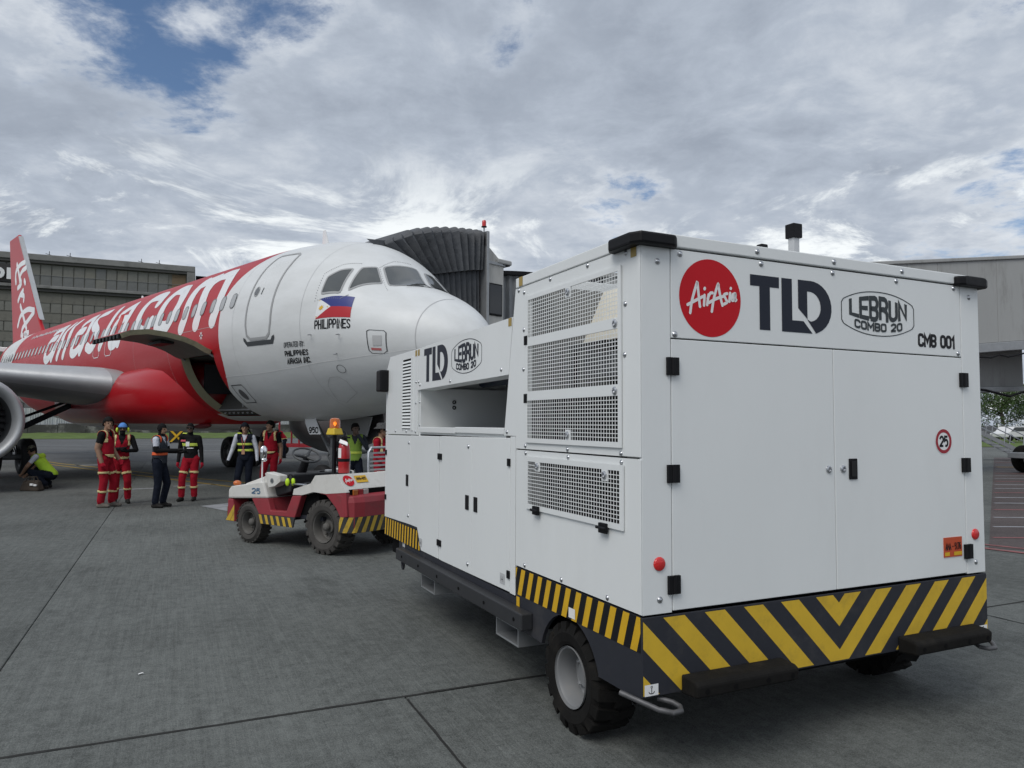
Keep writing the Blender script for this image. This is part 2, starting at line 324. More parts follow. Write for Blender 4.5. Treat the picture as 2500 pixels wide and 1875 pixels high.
# ================================================================== setting: ground
EU = Vector((.9100, .4147, 0)); EV = Vector((-.4147, .9100, 0))       # slab grid of the apron
def G(u, v, z=0.): p = EU*u+EV*v; return (p.x, p.y, z)
def concrete(name, c0, c1, joint_dir=False, streak=True):
    m = bpy.data.materials.new(name); m.use_nodes = True; nt = m.node_tree; nt.nodes.clear(); N = nt.nodes.new; L = nt.links.new
    out = N('ShaderNodeOutputMaterial'); b = N('ShaderNodeBsdfPrincipled'); L(b.outputs[0], out.inputs[0]); b.inputs['Roughness'].default_value = .82; b.inputs['Specular IOR Level'].default_value = .35
    geo = N('ShaderNodeNewGeometry'); rot = N('ShaderNodeVectorRotate'); rot.rotation_type = 'Z_AXIS'; rot.inputs['Angle'].default_value = R(-24.5); L(geo.outputs['Position'], rot.inputs[0])
    def noise(s, d, r, sc=(1,1,1), dist=0.):
        mp = N('ShaderNodeMapping'); mp.inputs['Scale'].default_value = sc; L(rot.outputs[0], mp.inputs[0])
        n = N('ShaderNodeTexNoise'); n.inputs['Scale'].default_value = s; n.inputs['Detail'].default_value = d; n.inputs['Roughness'].default_value = r; n.inputs['Distortion'].default_value = dist; L(mp.outputs[0], n.inputs['Vector']); return n.outputs[0]
    def rng_(x, a, b_, c=0., d=1.):
        mr = N('ShaderNodeMapRange'); L(x, mr.inputs[0]); mr.inputs[1].default_value = a; mr.inputs[2].default_value = b_; mr.inputs[3].default_value = c; mr.inputs[4].default_value = d; return mr.outputs[0]
    def mth(op, a, b_):
        k = N('ShaderNodeMath'); k.operation = op
        for i, v in enumerate((a, b_)):
            if isinstance(v, (int, float)): k.inputs[i].default_value = v
            else: L(v, k.inputs[i])
        return k.outputs[0]
    patch = noise(.32, 6, .62); fine = noise(85, 4, .75); grit = noise(150, 3, .7); mid = noise(9, 7, .7); broom = noise(34, 3, .6, (1, .035, 1)); broom2 = noise(14, 4, .6, (1, .05, 1))
    oi = N('ShaderNodeObjectInfo')
    f = mth('MULTIPLY', rng_(patch, .3, .7), .42); f = mth('ADD', f, mth('MULTIPLY', rng_(fine, .40, .60), .34)); f = mth('ADD', f, mth('MULTIPLY', rng_(mid, .38, .62), .26)); f = mth('ADD', f, mth('MULTIPLY', rng_(grit, .42, .58), .36)); f = mth('ADD', f, mth('MULTIPLY', rng_(noise(30, 5, .7), .42, .58), .14))
    if streak: f = mth('ADD', f, mth('MULTIPLY', rng_(broom, .36, .64), .13)); f = mth('ADD', f, mth('MULTIPLY', rng_(broom2, .3, .7), .10))
    f = mth('ADD', f, mth('MULTIPLY', oi.outputs['Random'], .16)); f = mth('SUBTRACT', f, .53)
    mx = N('ShaderNodeMix'); mx.data_type = 'RGBA'; L(f, mx.inputs[0]); mx.inputs[6].default_value = (*c0, 1); mx.inputs[7].default_value = (*c1, 1); cur = mx.outputs[2]
    # oil and rubber stains, tyre drag marks
    st = rng_(noise(.9, 8, .72, (1, .45, 1), .6), .57, .72, 0, .60); m2 = N('ShaderNodeMix'); m2.data_type = 'RGBA'; L(st, m2.inputs[0]); L(cur, m2.inputs[6]); m2.inputs[7].default_value = (c0[0]*.55, c0[1]*.55, c0[2]*.55, 1); cur = m2.outputs[2]
    sp = rng_(noise(2.6, 5, .8, (1, 1, 1), 1.2), .665, .73, 0, .7); m3 = N('ShaderNodeMix'); m3.data_type = 'RGBA'; L(sp, m3.inputs[0]); L(cur, m3.inputs[6]); m3.inputs[7].default_value = (c0[0]*.35, c0[1]*.34, c0[2]*.32, 1); cur = m3.outputs[2]
    L(cur, b.inputs['Base Color'])
    hgt = mth('ADD', mth('MULTIPLY', fine, .6), mth('ADD', mth('MULTIPLY', broom, .8 if streak else 0.), mth('MULTIPLY', grit, .4))); bp = N('ShaderNodeBump'); bp.inputs['Strength'].default_value = .9; bp.inputs['Distance'].default_value = .010; L(hgt, bp.inputs['Height']); L(bp.outputs[0], b.inputs['Normal'])
    MATS[name] = m; return m
CONC = concrete('apron concrete', (.046,.050,.047), (.190,.202,.193))
ASPH = concrete('taxiway asphalt', (.070,.073,.075), (.165,.170,.172), streak=False)
JOINT = mat('joint sealant', (.018,.018,.018), .9)
PAINTW = mat('worn white paint', (.30,.31,.33), .7, var=.25, vscale=6, grime=(.08,.08,.08), gscale=5, gamt=.8)
PAINTY = mat('worn yellow paint', (.36,.24,.03), .7, var=.2, vscale=6, grime=(.09,.085,.06), gscale=6, gamt=.6)
PAINTR = mat('worn red paint', (.22,.075,.075), .75, var=.25, vscale=5, grime=(.08,.07,.07), gscale=4, gamt=.7)
MB().add([(-1500,-300,-.03),(1500,-300,-.03),(1500,2500,-.03),(-1500,2500,-.03)], [(0,1,2,3)]).build('ground', JOINT, kind='structure', fix=False)
apron = MB().add([G(-46,-16,-.022),G(60,-16,-.022),G(60,35.9,-.022),G(-46,35.9,-.022)], [(0,1,2,3)]).build('apron', JOINT, kind='structure', fix=False)
rows = [(-16,-10.4),(-10.4,-2.9),(-2.9,4.60),(4.60,19.6),(19.6,35.9)]
offs = [1.366,1.366,1.366,-1.05,-1.05]
W_, gapw = 5.4, .0032
for (v0, v1), o0 in zip(rows, offs):
    k0 = math.floor((-46-o0)/W_)
    for k in range(k0, k0+21):
        u0, u1 = o0+k*W_, o0+(k+1)*W_
        if u0 < -46 or u1 > 60: continue
        # only slabs the lens could see from about here
        c = G((u0+u1)/2, (v0+v1)/2)
        if abs(c[0]) > .95*c[1]+9 : continue
        g = gapw
        zt = .0+random.uniform(-.0012, .0012)
        ga, gb = (.009 if abs(v0-4.6) < .01 else .0045), (.009 if abs(v1-4.6) < .01 else .0045)
        mb = MB(); a, b_, c_, d_ = (u0+g, v0+ga), (u1-g, v0+ga), (u1-g, v1-gb), (u0+g, v1-gb)
        e = .005
        ring0 = [G(*p, -.021) for p in (a,b_,c_,d_)]; ring1 = [G(*p, zt-.005) for p in (a,b_,c_,d_)]
        ring2 = [G(u0+g+e, v0+ga+e, zt), G(u1-g-e, v0+ga+e, zt), G(u1-g-e, v1-gb-e, zt), G(u0+g+e, v1-gb-e, zt)]
        F = [(i, (i+1)%4, (i+1)%4+4, i+4) for i in range(4)]+[(i+4, (i+1)%4+4, (i+1)%4+8, i+8) for i in range(4)]+[(8,9,10,11)]
        mb.add(ring0+ring1+ring2, F).build('slab', CONC, apron, fix=False)
def sealant(pts, w):
    mb = MB(); n = len(pts); V = []
    for i, p in enumerate(pts):
        a, b = Vector(pts[max(i-1,0)]), Vector(pts[min(i+1,n-1)]); t = (b-a).normalized(); nn = Vector((-t.y, t.x, 0)); q = Vector(p)+nn*random.uniform(-.004,.004)
        V += [q+nn*w*random.uniform(.32,.62), q-nn*w*random.uniform(.32,.62)]
    mb.add([(v.x, v.y, .0022) for v in V], [(2*i, 2*i+1, 2*i+3, 2*i+2) for i in range(n-1)]); o = mb.build('joint_sealant', mat('weathered sealant', (.028,.028,.027), .85, var=.4, vscale=9, spec=.2), None); o['kind'] = 'structure'
sealant([G(-10+k*.13, 4.6) for k in range(170)], .028); sealant([G(1.366, 4.55-k*.13) for k in range(56)], .016); sealant([G(6.766, 4.55-k*.13) for k in range(56)], .014)
MB().add([G(-400,35.9,-.004),G(300,35.9,-.004),G(300,83,-.004),G(-400,83,-.004)], [(0,1,2,3)]).build('taxiway', ASPH, kind='structure', fix=False)
def stripe(name, pts, w, m, z=.004, kind='structure'):
    mb = MB(); P = [Vector((p[0], p[1], 0)) for p in pts]
    L_ = []
    for i, p in enumerate(P):
        t = (P[min(i+1,len(P)-1)]-P[max(i-1,0)]).normalized(); n = Vector((-t.y, t.x, 0)); L_.append((p+n*w/2, p-n*w/2))
    for i in range(len(P)-1):
        a, b = L_[i]; c, d = L_[i+1]; mb.add([(q.x, q.y, z) for q in (a, b, d, c)], [(0,1,2,3)])
    o = mb.build(name, m, None); o['kind'] = kind; return o
for gv, w in ((47.7, .3), (61.8, .35), (76.5,.25)): stripe('taxiway_marking', [G(-90, gv), G(40, gv)], w, PAINTW, .003)
stripe('asphalt_seam', [G(-60, 35.9), G(30, 35.9)], .10, JOINT, .003)
stripe('lead_in_line', [(-30,40.3),(-18.16,29.34),(-14.46,26.01),(-10.42,22.4),(-7.7,20.0),(-4.5,17.2)], .14, PAINTY)
stripe('lead_in_line', [(-30.5,42.2),(-18.2,30.0),(-14.3,26.8),(-10.3,23.1),(-7.3,20.9),(-3.9,18.6)], .14, PAINTY)
stripe('stand_marking', [(-17.0,28.9),(-16.1,29.5)], .5, PAINTW)
stripe('stand_marking', [(-9.9,18.7),(-9.2,19.25)], .22, PAINTW); stripe('stand_marking', [(-9.0,19.8),(-8.1,20.5)], .16, PAINTW)
MB().add([(-6.35,15.21,.004),(-5.45,14.35,.004),(-4.2,14.9,.004),(-4.6,16.4,.004),(-5.9,15.9,.004)], [(0,1,2,3,4)]).build('stand_marking', PAINTW, kind='structure')
# hatched keep-clear area to the right: dull red ground with pale lines
REDG = concrete('red hatched ground', (.050,.040,.040), (.13,.105,.102), streak=False)
MB().add([(6.75,10.55,.003),(15,5.0,.003),(32,9,.003),(32,40,.003),(26,40,.003)], [(0,1,2,3,4)]).build('keep_clear_area', REDG, kind='structure')
y = 11.45
k = 0
while y < 36:
    x0 = 6.75+(y-10.55)*.655; stripe('hatch_line', [(x0+.05, y+.03*0), (x0+13, y-.35)], .12 if k > 2 else .09, PAINTW if k % 3 else PAINTR, .007); y += 1.28 if y > 12 else 1.22; k += 1
stripe('keep_clear_edge', [(6.45,10.70),(6.95,10.06),(9.6,8.2)], .14, PAINTR, .008); stripe('keep_clear_edge', [(6.72,10.9),(7.2,10.4),(9.9,8.5)], .10, PAINTR, .008)
stripe('stand_marking', [(20.1,30.8),(25,30.7)], .3, PAINTY, .008); stripe('stand_marking', [(27.1,40.3),(33,39.6)], .3, PAINTY, .008)
# grass
GRASS = mat('grass', (.075,.120,.018), .9, var=.45, vscale=.6, bump=.6, bscale=6, grime=(.10,.105,.03), gscale=.25, gamt=.7)
def grass_sheet(name, quad):
    mb = MB(); a, b, c, d = [Vector(q) for q in quad]
    def f(s, t):
        p = (a*(1-s)+b*s)*(1-t)+(d*(1-s)+c*s)*t; e = min(t*8, 1)
        return (p.x, p.y, .02+e*(.10+.14*math.sin(p.x*.9+math.sin(p.y))*.5+rng.uniform(-.05,.05)))
    return mb.grid(140, 26, f).build(name, GRASS, None, smooth='all', kind='structure')
grass_sheet('grass_verge', [G(-150,83,0),G(40,83,0),G(40,117,0),G(-150,117,0)])
grass_sheet('grass_verge', [(30,58.5,0),(75,62,0),(75,67,0),(30,66,0)])
grass_sheet('grass_verge', [(30,71,0),(75,73,0),(90,130,0),(30,130,0)])
STONE = mat('weathered wall', (.055,.055,.052), .9, var=.4, vscale=.5, bump=.8, bscale=3, grime=(.30,.30,.28), gscale=.42, gamt=.9)
wall = thing('perimeter_wall', 'long dark weathered stone wall behind the grass strip', 'wall', G(-60,117))
wmb = MB()
for i in range(50):
    u0 = -130+i*3.4; hz = 1.30+.12*math.sin(i*1.7); MB().box((0,0,0),(1,1,1))
    p0, p1, q0, q1 = [Vector(G(u, 117+dv))-Vector(G(-60,117)) for u, dv in ((u0,0),(u0+3.36,0),(u0,.4),(u0+3.36,.4))]
    dy = Vector(G(0, random.uniform(-.06,.06)))
    wmb.hexa([(p0+dy)[:2]+(0,), (p1+dy)[:2]+(0,), (q1+dy)[:2]+(0,), (q0+dy)[:2]+(0,), (p0+dy)[:2]+(hz,), (p1+dy)[:2]+(hz,), (q1+dy)[:2]+(hz,), (q0+dy)[:2]+(hz,)])
wmb.build('wall_body', STONE, wall, bevel=.05)
fence = thing('corrugated_fence', 'pale grey corrugated metal fence standing above the stone wall', 'fence', G(-60,117.6))
fmb = MB(); FEN = mat('corrugated sheet', (.42,.44,.45), .5, .2, var=.12, vscale=.7)
def ff(s, t):
    i = s*1199; u = -130+i*.14; p = Vector(G(u, 117.6+(.05 if int(i) % 2 else -.05)))-Vector(G(-60,117.6)); return (p.x, p.y, .9+t*2.55)
fmb.grid(1200, 2, ff).build('corrugated_sheet', FEN, fence)
for i in range(18):
    p = Vector(G(-130+i*9.4, 117.75))-Vector(G(-60,117.6)); MB().tube([(p.x,p.y,0),(p.x,p.y,3.5)], .06, 6).build('post', GALV, fence)

# ================================================================== building behind the tail
def building():
    A = Vector((-77.1,110,0)); B = Vector((-52.4,120.5,0)); d = (B-A).normalized(); n = Vector((d.y,-d.x,0))     # n towards the apron
    rz = math.atan2(d.y, d.x)
    t = thing('office_building', 'large drab grey building with long rows of windows and letters near its roof', 'building', A, rz)
    FAC = mat('stained facade concrete', (.165,.16,.14), .85, var=.25, vscale=.25, grime=(.035,.034,.032), gscale=.35, gamt=.6)
    EDGE = mat('pale ledge concrete', (.20,.20,.195), .8, var=.2, vscale=.5, grime=(.07,.07,.066), gscale=.4, gamt=.6)
    BROWN = mat('tan facade panel', (.16,.115,.07), .8, var=.15, vscale=.4)
    U1 = 26.8; U0 = -22
    MB().box((U0,0.0,0),(U1,25,26.2)).build('wall', FAC, t)
    MB().box((U0,-.75,26.15),(U1+.2,25.1,27.1)).build('roof', EDGE, t, bevel=.08)
    MB().box((U0,-.62,25.75),(U1,-.003,26.13)).build('cornice', mat('dark cornice', (.05,.05,.048), .8), t)
    MB().box((U0,-.8,21.9),(U1-4.2,-.003,22.35)).build('ledge', EDGE, t, bevel=.06); MB().box((U0,-.55,21.45),(U1-4.4,-.003,21.85)).build('ledge', MATS['dark cornice'], t)
    MB().box((U1-1.0,-.7,0),(U1+.2,-.003,26.1)).build('corner_pier', EDGE, t, bevel=.05)
    MB().box((U1-3.2,-.12,22.6),(U1-1.15,-.003,25.6)).build('panel', BROWN, t)
    GL = [mat('grey window glass', (.125,.128,.122), .4, spec=.6, var=.25, vscale=.6), mat('dusty window glass', (.16,.158,.14), .55, var=.3, vscale=.5), mat('curtained window', (.17,.165,.14), .6, var=.3, vscale=.4)]
    SP = mat('spandrel panel', (.155,.15,.13), .8, var=.25, vscale=.4, grime=(.04,.04,.036), gscale=.5, gamt=.5)
    base = {}
    def cell(u0, u1, z0, z1, m, nm):
        key = (round(u1-u0,2), round(z1-z0,2), m.name)
        if key not in base:
            me = MB().box((0,-.10,0),(u1-u0,-.003,z1-z0)).mesh(nm); me.materials.append(m); base[key] = me
        o = bpy.data.objects.new(nm, base[key]); COL.objects.link(o); o.parent = t; o.location = (u0,0,z0)
    rowsz = [(24.05,25.6,1),(22.5,23.95,0)]
    z = 21.3
    while z > 3: rowsz += [(z-1.45,z,3),(z-2.95,z-1.55,1 if len(rowsz)%3 else 0)]; z -= 3.05
    for ri, (z0, z1, kd) in enumerate(rowsz):
        u = -6.5; 
        while u < U1-1.3-(2.3 if ri < 2 else 0):
            w = 1.42 if kd != 3 else 2.9
            u1 = min(u+w, U1-1.15-(2.2 if ri < 2 else 0))
            if u1-u > .4:
                if kd == 3: cell(u+.02, u1-.02, z0, z1, SP, 'panel')
                else: cell(u+.05, u1-.05, z0, z1, GL[(1 if kd else 0) if random.random() < .7 else random.choice((0,1,2))], 'window')
            u += w+.06
        MB().box((U0,-.16,z0-.09),(U1-1.05,-.003,z0-.02)).build('transom', EDGE if ri < 2 else SP, t)
    # darker lower neighbour at the right end
    t2 = thing('annex_building', 'lower dark roofed wing with tan panels right of the grey building', 'building', A, rz)
    MB().box((U1+.35,1.5,0),(U1+16,20,25.3)).build('wall', FAC, t2); MB().box((U1+.3,1.0,25.3),(U1+16.2,20.5,25.9)).build('roof', CORE, t2)
    for i in range(9): MB().box((U1+1+i*1.6,1.38,22.3),(U1+2.45+i*1.6,1.497,24.9)).build('panel', BROWN if i > 1 else GL[1], t2)
    # two letters of a roof sign
    LET = mat('sign letter white', (.72,.73,.74), .5)
    V, F = text2d('o', .012); mb = MB()
    for ch, x0 in (('o', -.9), ('n', 1.15)):
        V, F = text2d(ch, .03); w = 1.8; mb = MB(); nn = len(V)
        mb.add([(x0+p[0]*w, -.95, 22.95+p[1]*1.75) for p in V]+[(x0+p[0]*w, -.75, 22.95+p[1]*1.75) for p in V], [tuple(f) for f in F]+[tuple(i+nn for i in reversed(f)) for f in F])
        mb.build('letter', LET, t)
    MB().box((-6,-.5,22.6),(3.4,-.13,25.3)).build('sign_board', mat('dark sign board', (.03,.03,.03), .7), t)
    for u in (6.2, 9.0, 19.0, 21.6):
        MB().tube([(u,1,27.05),(u,1,28.0)], .05, 5).tube([(u-.5,1,27.6),(u+.3,1,27.4)], .04, 5).build('roof_aerial', BLACKP, t)
building()
# yellow X board at the taxiway edge
xs = thing('cross_sign', 'yellow X shaped closure board standing on the taxiway edge', 'sign', (-26.6,58.8,0), R(20))
for sgn in (-1, 1):
    MB().hexa([(sgn*-.42-.1,0,.12),(sgn*-.42+.1,0,.12),(sgn*-.42+.1,.05,.12),(sgn*-.42-.1,.05,.12),(sgn*.42-.1,0,1.02),(sgn*.42+.1,0,1.02),(sgn*.42+.1,.05,1.02),(sgn*.42-.1,.05,1.02)] if sgn > 0 else [(.32,.052,.12),(.52,.052,.12),(.52,.10,.12),(.32,.10,.12),(-.52,.052,1.02),(-.32,.052,1.02),(-.32,.10,1.02),(-.52,.10,1.02)]).build('board', YELLOW2, xs)
MB().box((-.5,.10,.05),(.5,.14,.12)).box((-.45,-.3,0),(-.38,.4,.06)).box((.38,-.3,0),(.45,.4,.06)).build('stand', BLACKP, xs)
MB().box((-.56,.145,.1),(.56,.17,1.06)).build('backing', mat('sign backing', (.02,.02,.02), .7), xs)
# ================================================================== ground power and start unit
def wheel_meshes(Rt, w, rim_r, nlug, lug_h=.018, side_lug=True):
    """tyre / rim / hub meshes, axle along local x, outer face at x=0, centre at origin"""
    f = lambda a, b, h: (h, a, b)
    ty = MB(); s = lug_h
    ty.lathe([(rim_r,.035),(rim_r+.012,.012),(rim_r+.03,.004),(Rt*.80,-.004),(Rt-.045,.006),(Rt-s-.004,.028),(Rt-s,.05),(Rt-s,w-.05),(Rt-s-.004,w-.028),(Rt-.045,w-.006),(rim_r+.03,w-.004),(rim_r,w-.035)], 48, f)
    for k in range(nlug):
        for sd in (0, 1):
            a = 2*PI*(k+.5*sd)/nlug; da = PI/nlug*.62
            x0, x1 = (.012, w*.56) if sd == 0 else (w*.44, w-.012); sh = .10*(1 if sd == 0 else -1)
            P = []
            for rr in (Rt-s-.006, Rt):
                for (x, an) in ((x0, a-da),(x0, a+da),(x1, a+da*.8+sh),(x1, a-da*.8+sh)): P.append((x, rr*math.cos(an), rr*math.sin(an)))
            ty.hexa([P[0],P[1],P[2],P[3],P[4],P[5],P[6],P[7]])
            if side_lug:
                xo = (-.003, .02) if sd == 0 else (w-.02, w+.003); P = []
                for rr in (Rt-.062, Rt-.004):
                    for (x, an) in ((xo[0], a-da),(xo[0], a+da),(xo[1], a+da),(xo[1], a-da)):
                        xx = x+(.012 if rr > Rt-.03 and x == xo[0] and sd == 0 else (-.012 if rr > Rt-.03 and x == xo[1] and sd == 1 else 0)); P.append((xx, rr*math.cos(an), rr*math.sin(an)))
                ty.hexa(P)
    rim = MB().lathe([(rim_r+.004,.002),(rim_r+.004,.012),(rim_r-.008,.014),(rim_r-.016,.03),(rim_r-.024,.13),(rim_r*.72,.150),(rim_r*.45,.135),(rim_r*.42,.10),(.0,.098)], 40, f)
    rim.lathe([(rim_r+.002,w-.04),(rim_r-.02,w*.6),(0,w*.55)], 24, f)
    nuts = MB()
    for k in range(5):
        a = 2*PI*k/5+.3; c = (rim_r*.62*math.cos(a), rim_r*.62*math.sin(a)); nuts.lathe([(.014,.148),(.014,.115),(.008,.105),(0,.105)], 6, lambda p, q, h, c=c: (h, c[0]+p, c[1]+q))
    return ty, rim, nuts
def gpu():
    t = thing('ground_power_unit', 'big white ground power and start trailer with hazard striped skirt in the foreground', 'ground unit', (.6228,3.5676,0), R(25.474))
    W = 2.607
    def side(poly, nm, m=WHITE, x0=0., x1=.02, bev=.003, **k): return MB().prism(poly, lambda y,z: (x0,y,z), lambda y,z: (x1,y,z)).build(nm, m, t, bevel=bev, **k)
    def rear(x0, z0, x1, z1, nm, m=WHITE, y0=0., y1=.02, bev=.003): return MB().box((x0,y0,z0),(x1,y1,z1)).build(nm, m, t, bevel=bev)
    # ---- rear face
    rear(.004,.806,.178,2.596,'corner_post'); rear(2.428,.806,2.603,2.596,'corner_post')
    rear(.183,2.148,2.423,2.594,'top_panel')
    dl = rear(.183,.814,1.298,2.141,'rear_door'); dr = rear(1.303,.814,2.423,2.141,'rear_door')
    # roof cap
    MB().box((-.006,-.006,2.603),(W+.006,.10,2.668)).box((-.006,.10,2.603),(.04,1.386,2.668)).box((W-.06,.10,2.603),(W+.006,1.386,2.668)).box((.04,1.25,2.603),(W-.06,1.386,2.668)).box((.75,.1,2.603),(W-.06,1.25,2.668)).build('roof', WHITE, t, bevel=.006)  # unseen opening left over the grille cavity to let light in
    # ---- tall section, camera side: panel pieces round the grille opening
    side([(.004,1.558),(.17,1.558),(.17,2.60),(.004,2.60)],'side_panel'); side([(.17,1.558),(1.20,1.558),(1.20,1.616),(.17,1.616)],'side_panel',bev=0); side([(.17,2.508),(1.20,2.508),(1.20,2.60),(.17,2.60)],'side_panel',bev=0)
    side([(1.20,1.558),(1.384,1.558),(1.384,1.638),(1.568,1.638),(1.398,2.60),(1.20,2.60)],'side_panel',bev=0)
    side([(.004,.81),(.155,.81),(.155,1.549),(.004,1.549)],'side_panel',bev=0); side([(.155,.81),(1.205,.81),(1.205,1.20),(.155,1.20)],'side_panel',bev=0); side([(.155,1.505),(1.205,1.505),(1.205,1.549),(.155,1.549)],'side_panel',bev=0); side([(1.205,.81),(1.380,.81),(1.380,1.549),(1.205,1.549)],'side_panel',bev=0)
    MB().box((-.004,.0,.81),(.003,.024,1.548)).build('corner_edge', WHITE, t, bevel=.002); MB().box((-.004,.0,1.559),(.003,.024,2.60)).build('corner_edge', WHITE, t, bevel=.002)
    # far side and inner core (the core is what shows dark through joints and mesh)
    MB().box((W-.02,.02,.806),(W,1.386,2.60)).build('side_panel', WHITE, t)
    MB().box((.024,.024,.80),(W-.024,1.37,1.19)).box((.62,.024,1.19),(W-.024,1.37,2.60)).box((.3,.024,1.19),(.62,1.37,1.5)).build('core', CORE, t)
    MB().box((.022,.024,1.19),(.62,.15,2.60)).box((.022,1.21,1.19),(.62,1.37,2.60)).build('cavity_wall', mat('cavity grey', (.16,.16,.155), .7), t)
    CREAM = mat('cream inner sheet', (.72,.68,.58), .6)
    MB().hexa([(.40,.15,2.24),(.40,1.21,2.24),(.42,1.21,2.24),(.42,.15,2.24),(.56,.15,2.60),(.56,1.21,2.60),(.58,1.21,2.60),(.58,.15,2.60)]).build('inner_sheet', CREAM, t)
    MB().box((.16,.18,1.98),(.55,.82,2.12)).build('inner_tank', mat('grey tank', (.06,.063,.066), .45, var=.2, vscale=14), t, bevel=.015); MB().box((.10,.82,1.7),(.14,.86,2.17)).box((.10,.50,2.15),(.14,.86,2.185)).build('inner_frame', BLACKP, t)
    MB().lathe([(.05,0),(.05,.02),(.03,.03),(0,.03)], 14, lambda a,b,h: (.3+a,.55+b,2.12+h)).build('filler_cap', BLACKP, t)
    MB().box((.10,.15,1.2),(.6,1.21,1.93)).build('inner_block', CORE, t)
    # ---- perforated grilles
    def grille(y0, z0, y1, z1, holes, skip=()):
        """frame plate with rectangular mesh fields (y0,z0,y1,z1,cols,rows)"""
        fr = MB(); bars = MB(); xs0, xs1 = -.012, -.004
        zs = sorted(holes, key=lambda h: h[1]); hy0, hy1 = zs[0][0], zs[0][2]
        fr.box((xs0,y0,z0),(xs1,hy0,z1)); fr.box((xs0,hy1,z0),(xs1,y1,z1)); zc = z0
        for h in zs: fr.box((xs0,hy0,zc),(xs1,hy1,h[1])); zc = h[3]
        fr.box((xs0,hy0,zc),(xs1,hy1,z1))
        for (a, b, c, d, nc, nr) in zs:
            pw, ph = (c-a)/nc, (d-b)/nr
            for i in range(1, nc): bars.box((xs0+.002,a+i*pw-.0022,b),(xs0+.0032,a+i*pw+.0022,d))
            for j in range(1, nr): bars.box((xs0+.0018,a,b+j*ph-.0022),(xs0+.0030,c,b+j*ph+.0022))
        for (y, z, s) in skip: fr.box((xs0+.0003,y-s,z-s),(xs1-.0003,y+s,z+s))
        g = fr.build('grille_frame', WHITE, t); b = bars.build('grille_mesh', WHITE, g, fix=False); b['kind'] = 'stuff'
        return g
    grille(.156,1.600,1.229,2.524,[(.183,1.628,1.197,1.862,38,11),(.183,1.920,1.190,2.204,38,13),(.183,2.260,1.190,2.497,38,11)],[(.69,2.470,.030),(.69,1.655,.030)])
    grille(.140,1.190,1.217,1.514,[(.172,1.220,1.189,1.484,38,12)],[(1.062,1.458,.030),(.307,1.455,.030)])
    # ---- low section
    MB().prism([(1.39,.62),(4.44,.62),(4.44,1.60),(1.39,1.60)], lambda y,z: (.024,y,z), lambda y,z: (W-.024,y,z)).build('core', CORE, t)
    doors = [([(1.475,.618),(2.128,.610),(2.128,1.616),(1.475,1.622)],), ([(2.133,.610),(2.783,.604),(2.783,1.612),(2.133,1.616)],), ([(2.848,.606),(3.285,.606),(3.40,.79),(3.617,.79),(3.617,1.604),(2.848,1.609)],), ([(3.622,.79),(4.446,.77),(4.446,1.596),(3.622,1.602)],)]
    for (p,) in doors: side(p,'side_door')
    side([(1.394,.612),(1.470,.612),(1.470,1.632),(1.394,1.636)],'filler_strip'); side([(2.788,.604),(2.843,.604),(2.843,1.610),(2.788,1.610)],'filler_strip',x0=.004,x1=.02)
    MB().box((-.004,2.488,1.636),(.05,3.39,1.684)).build('shelf_strip', WHITE, t, bevel=.004); MB().box((-.004,1.572,1.644),(.05,2.484,1.689)).build('shelf_strip', WHITE, t, bevel=.004)
    # front column with louvre, beam over the recess
    side([(3.435,1.612),(4.446,1.604),(4.446,2.24),(4.315,2.383),(3.435,2.388)],'front_panel')
    side([(1.503,2.044),(3.428,2.014),(3.428,2.390),(1.442,2.424)],'beam_panel')
    MB().prism([(1.503,2.044),(3.428,2.014),(3.428,2.05),(1.503,2.08)], lambda y,z: (.0205,y,z), lambda y,z: (.16,y,z)).build('beam_flange', WHITE, t)
    MB().prism([(1.45,2.385),(4.31,2.372),(4.31,2.383),(1.45,2.42)], lambda y,z: (.021,y,z), lambda y,z: (W,y,z)).build('low_roof', WHITE, t)
    MB().prism([(3.44,1.61),(4.44,1.61),(4.44,2.235),(4.31,2.37),(3.44,2.37)], lambda y,z: (.022,y,z), lambda y,z: (W,y,z)).build('front_body', WHITE, t)
    MB().box((.02,3.395,1.6),(W,3.434,2.03)).build('recess_wall', WHITE, t); MB().box((.02,1.58,1.62),(W,3.395,1.66)).build('recess_floor', WHITE, t)
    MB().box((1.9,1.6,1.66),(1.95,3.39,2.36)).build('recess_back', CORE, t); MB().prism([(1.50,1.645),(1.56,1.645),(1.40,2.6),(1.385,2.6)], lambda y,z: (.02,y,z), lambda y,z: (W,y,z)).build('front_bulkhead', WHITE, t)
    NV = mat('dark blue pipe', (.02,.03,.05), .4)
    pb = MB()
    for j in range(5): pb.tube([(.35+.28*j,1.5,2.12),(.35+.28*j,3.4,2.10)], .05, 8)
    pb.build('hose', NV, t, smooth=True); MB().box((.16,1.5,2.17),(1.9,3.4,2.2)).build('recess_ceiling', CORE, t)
    hl = MB()
    for z in (1.93, 1.88): hl.lathe([(.018,0),(.018,.006),(.010,.008),(.009,.0)], 14, lambda a,b,h,z=z: (.34+a,3.393-h,z-.02+b))
    hl.build('recess_port', BLACKP, t)
    lv = MB().box((-.010,3.560,1.650),(.0,3.60,2.325)).box((-.010,3.862,1.650),(0,3.872,2.325)); pit = (2.31-1.67)/21
    for k in range(21):
        z = 1.67+k*pit; lv.hexa([(-.012,3.6,z),(-.012,3.862,z),(-.004,3.862,z),(-.004,3.6,z),(-.002,3.6,z+.019),(-.002,3.862,z+.019),(.0,3.862,z+.019),(.0,3.6,z+.019)])
    lv.build('louvre', WHITE, t); MB().box((-.0022,3.6,1.665),(-.0012,3.862,2.318)).build('louvre_backing', CORE, t)
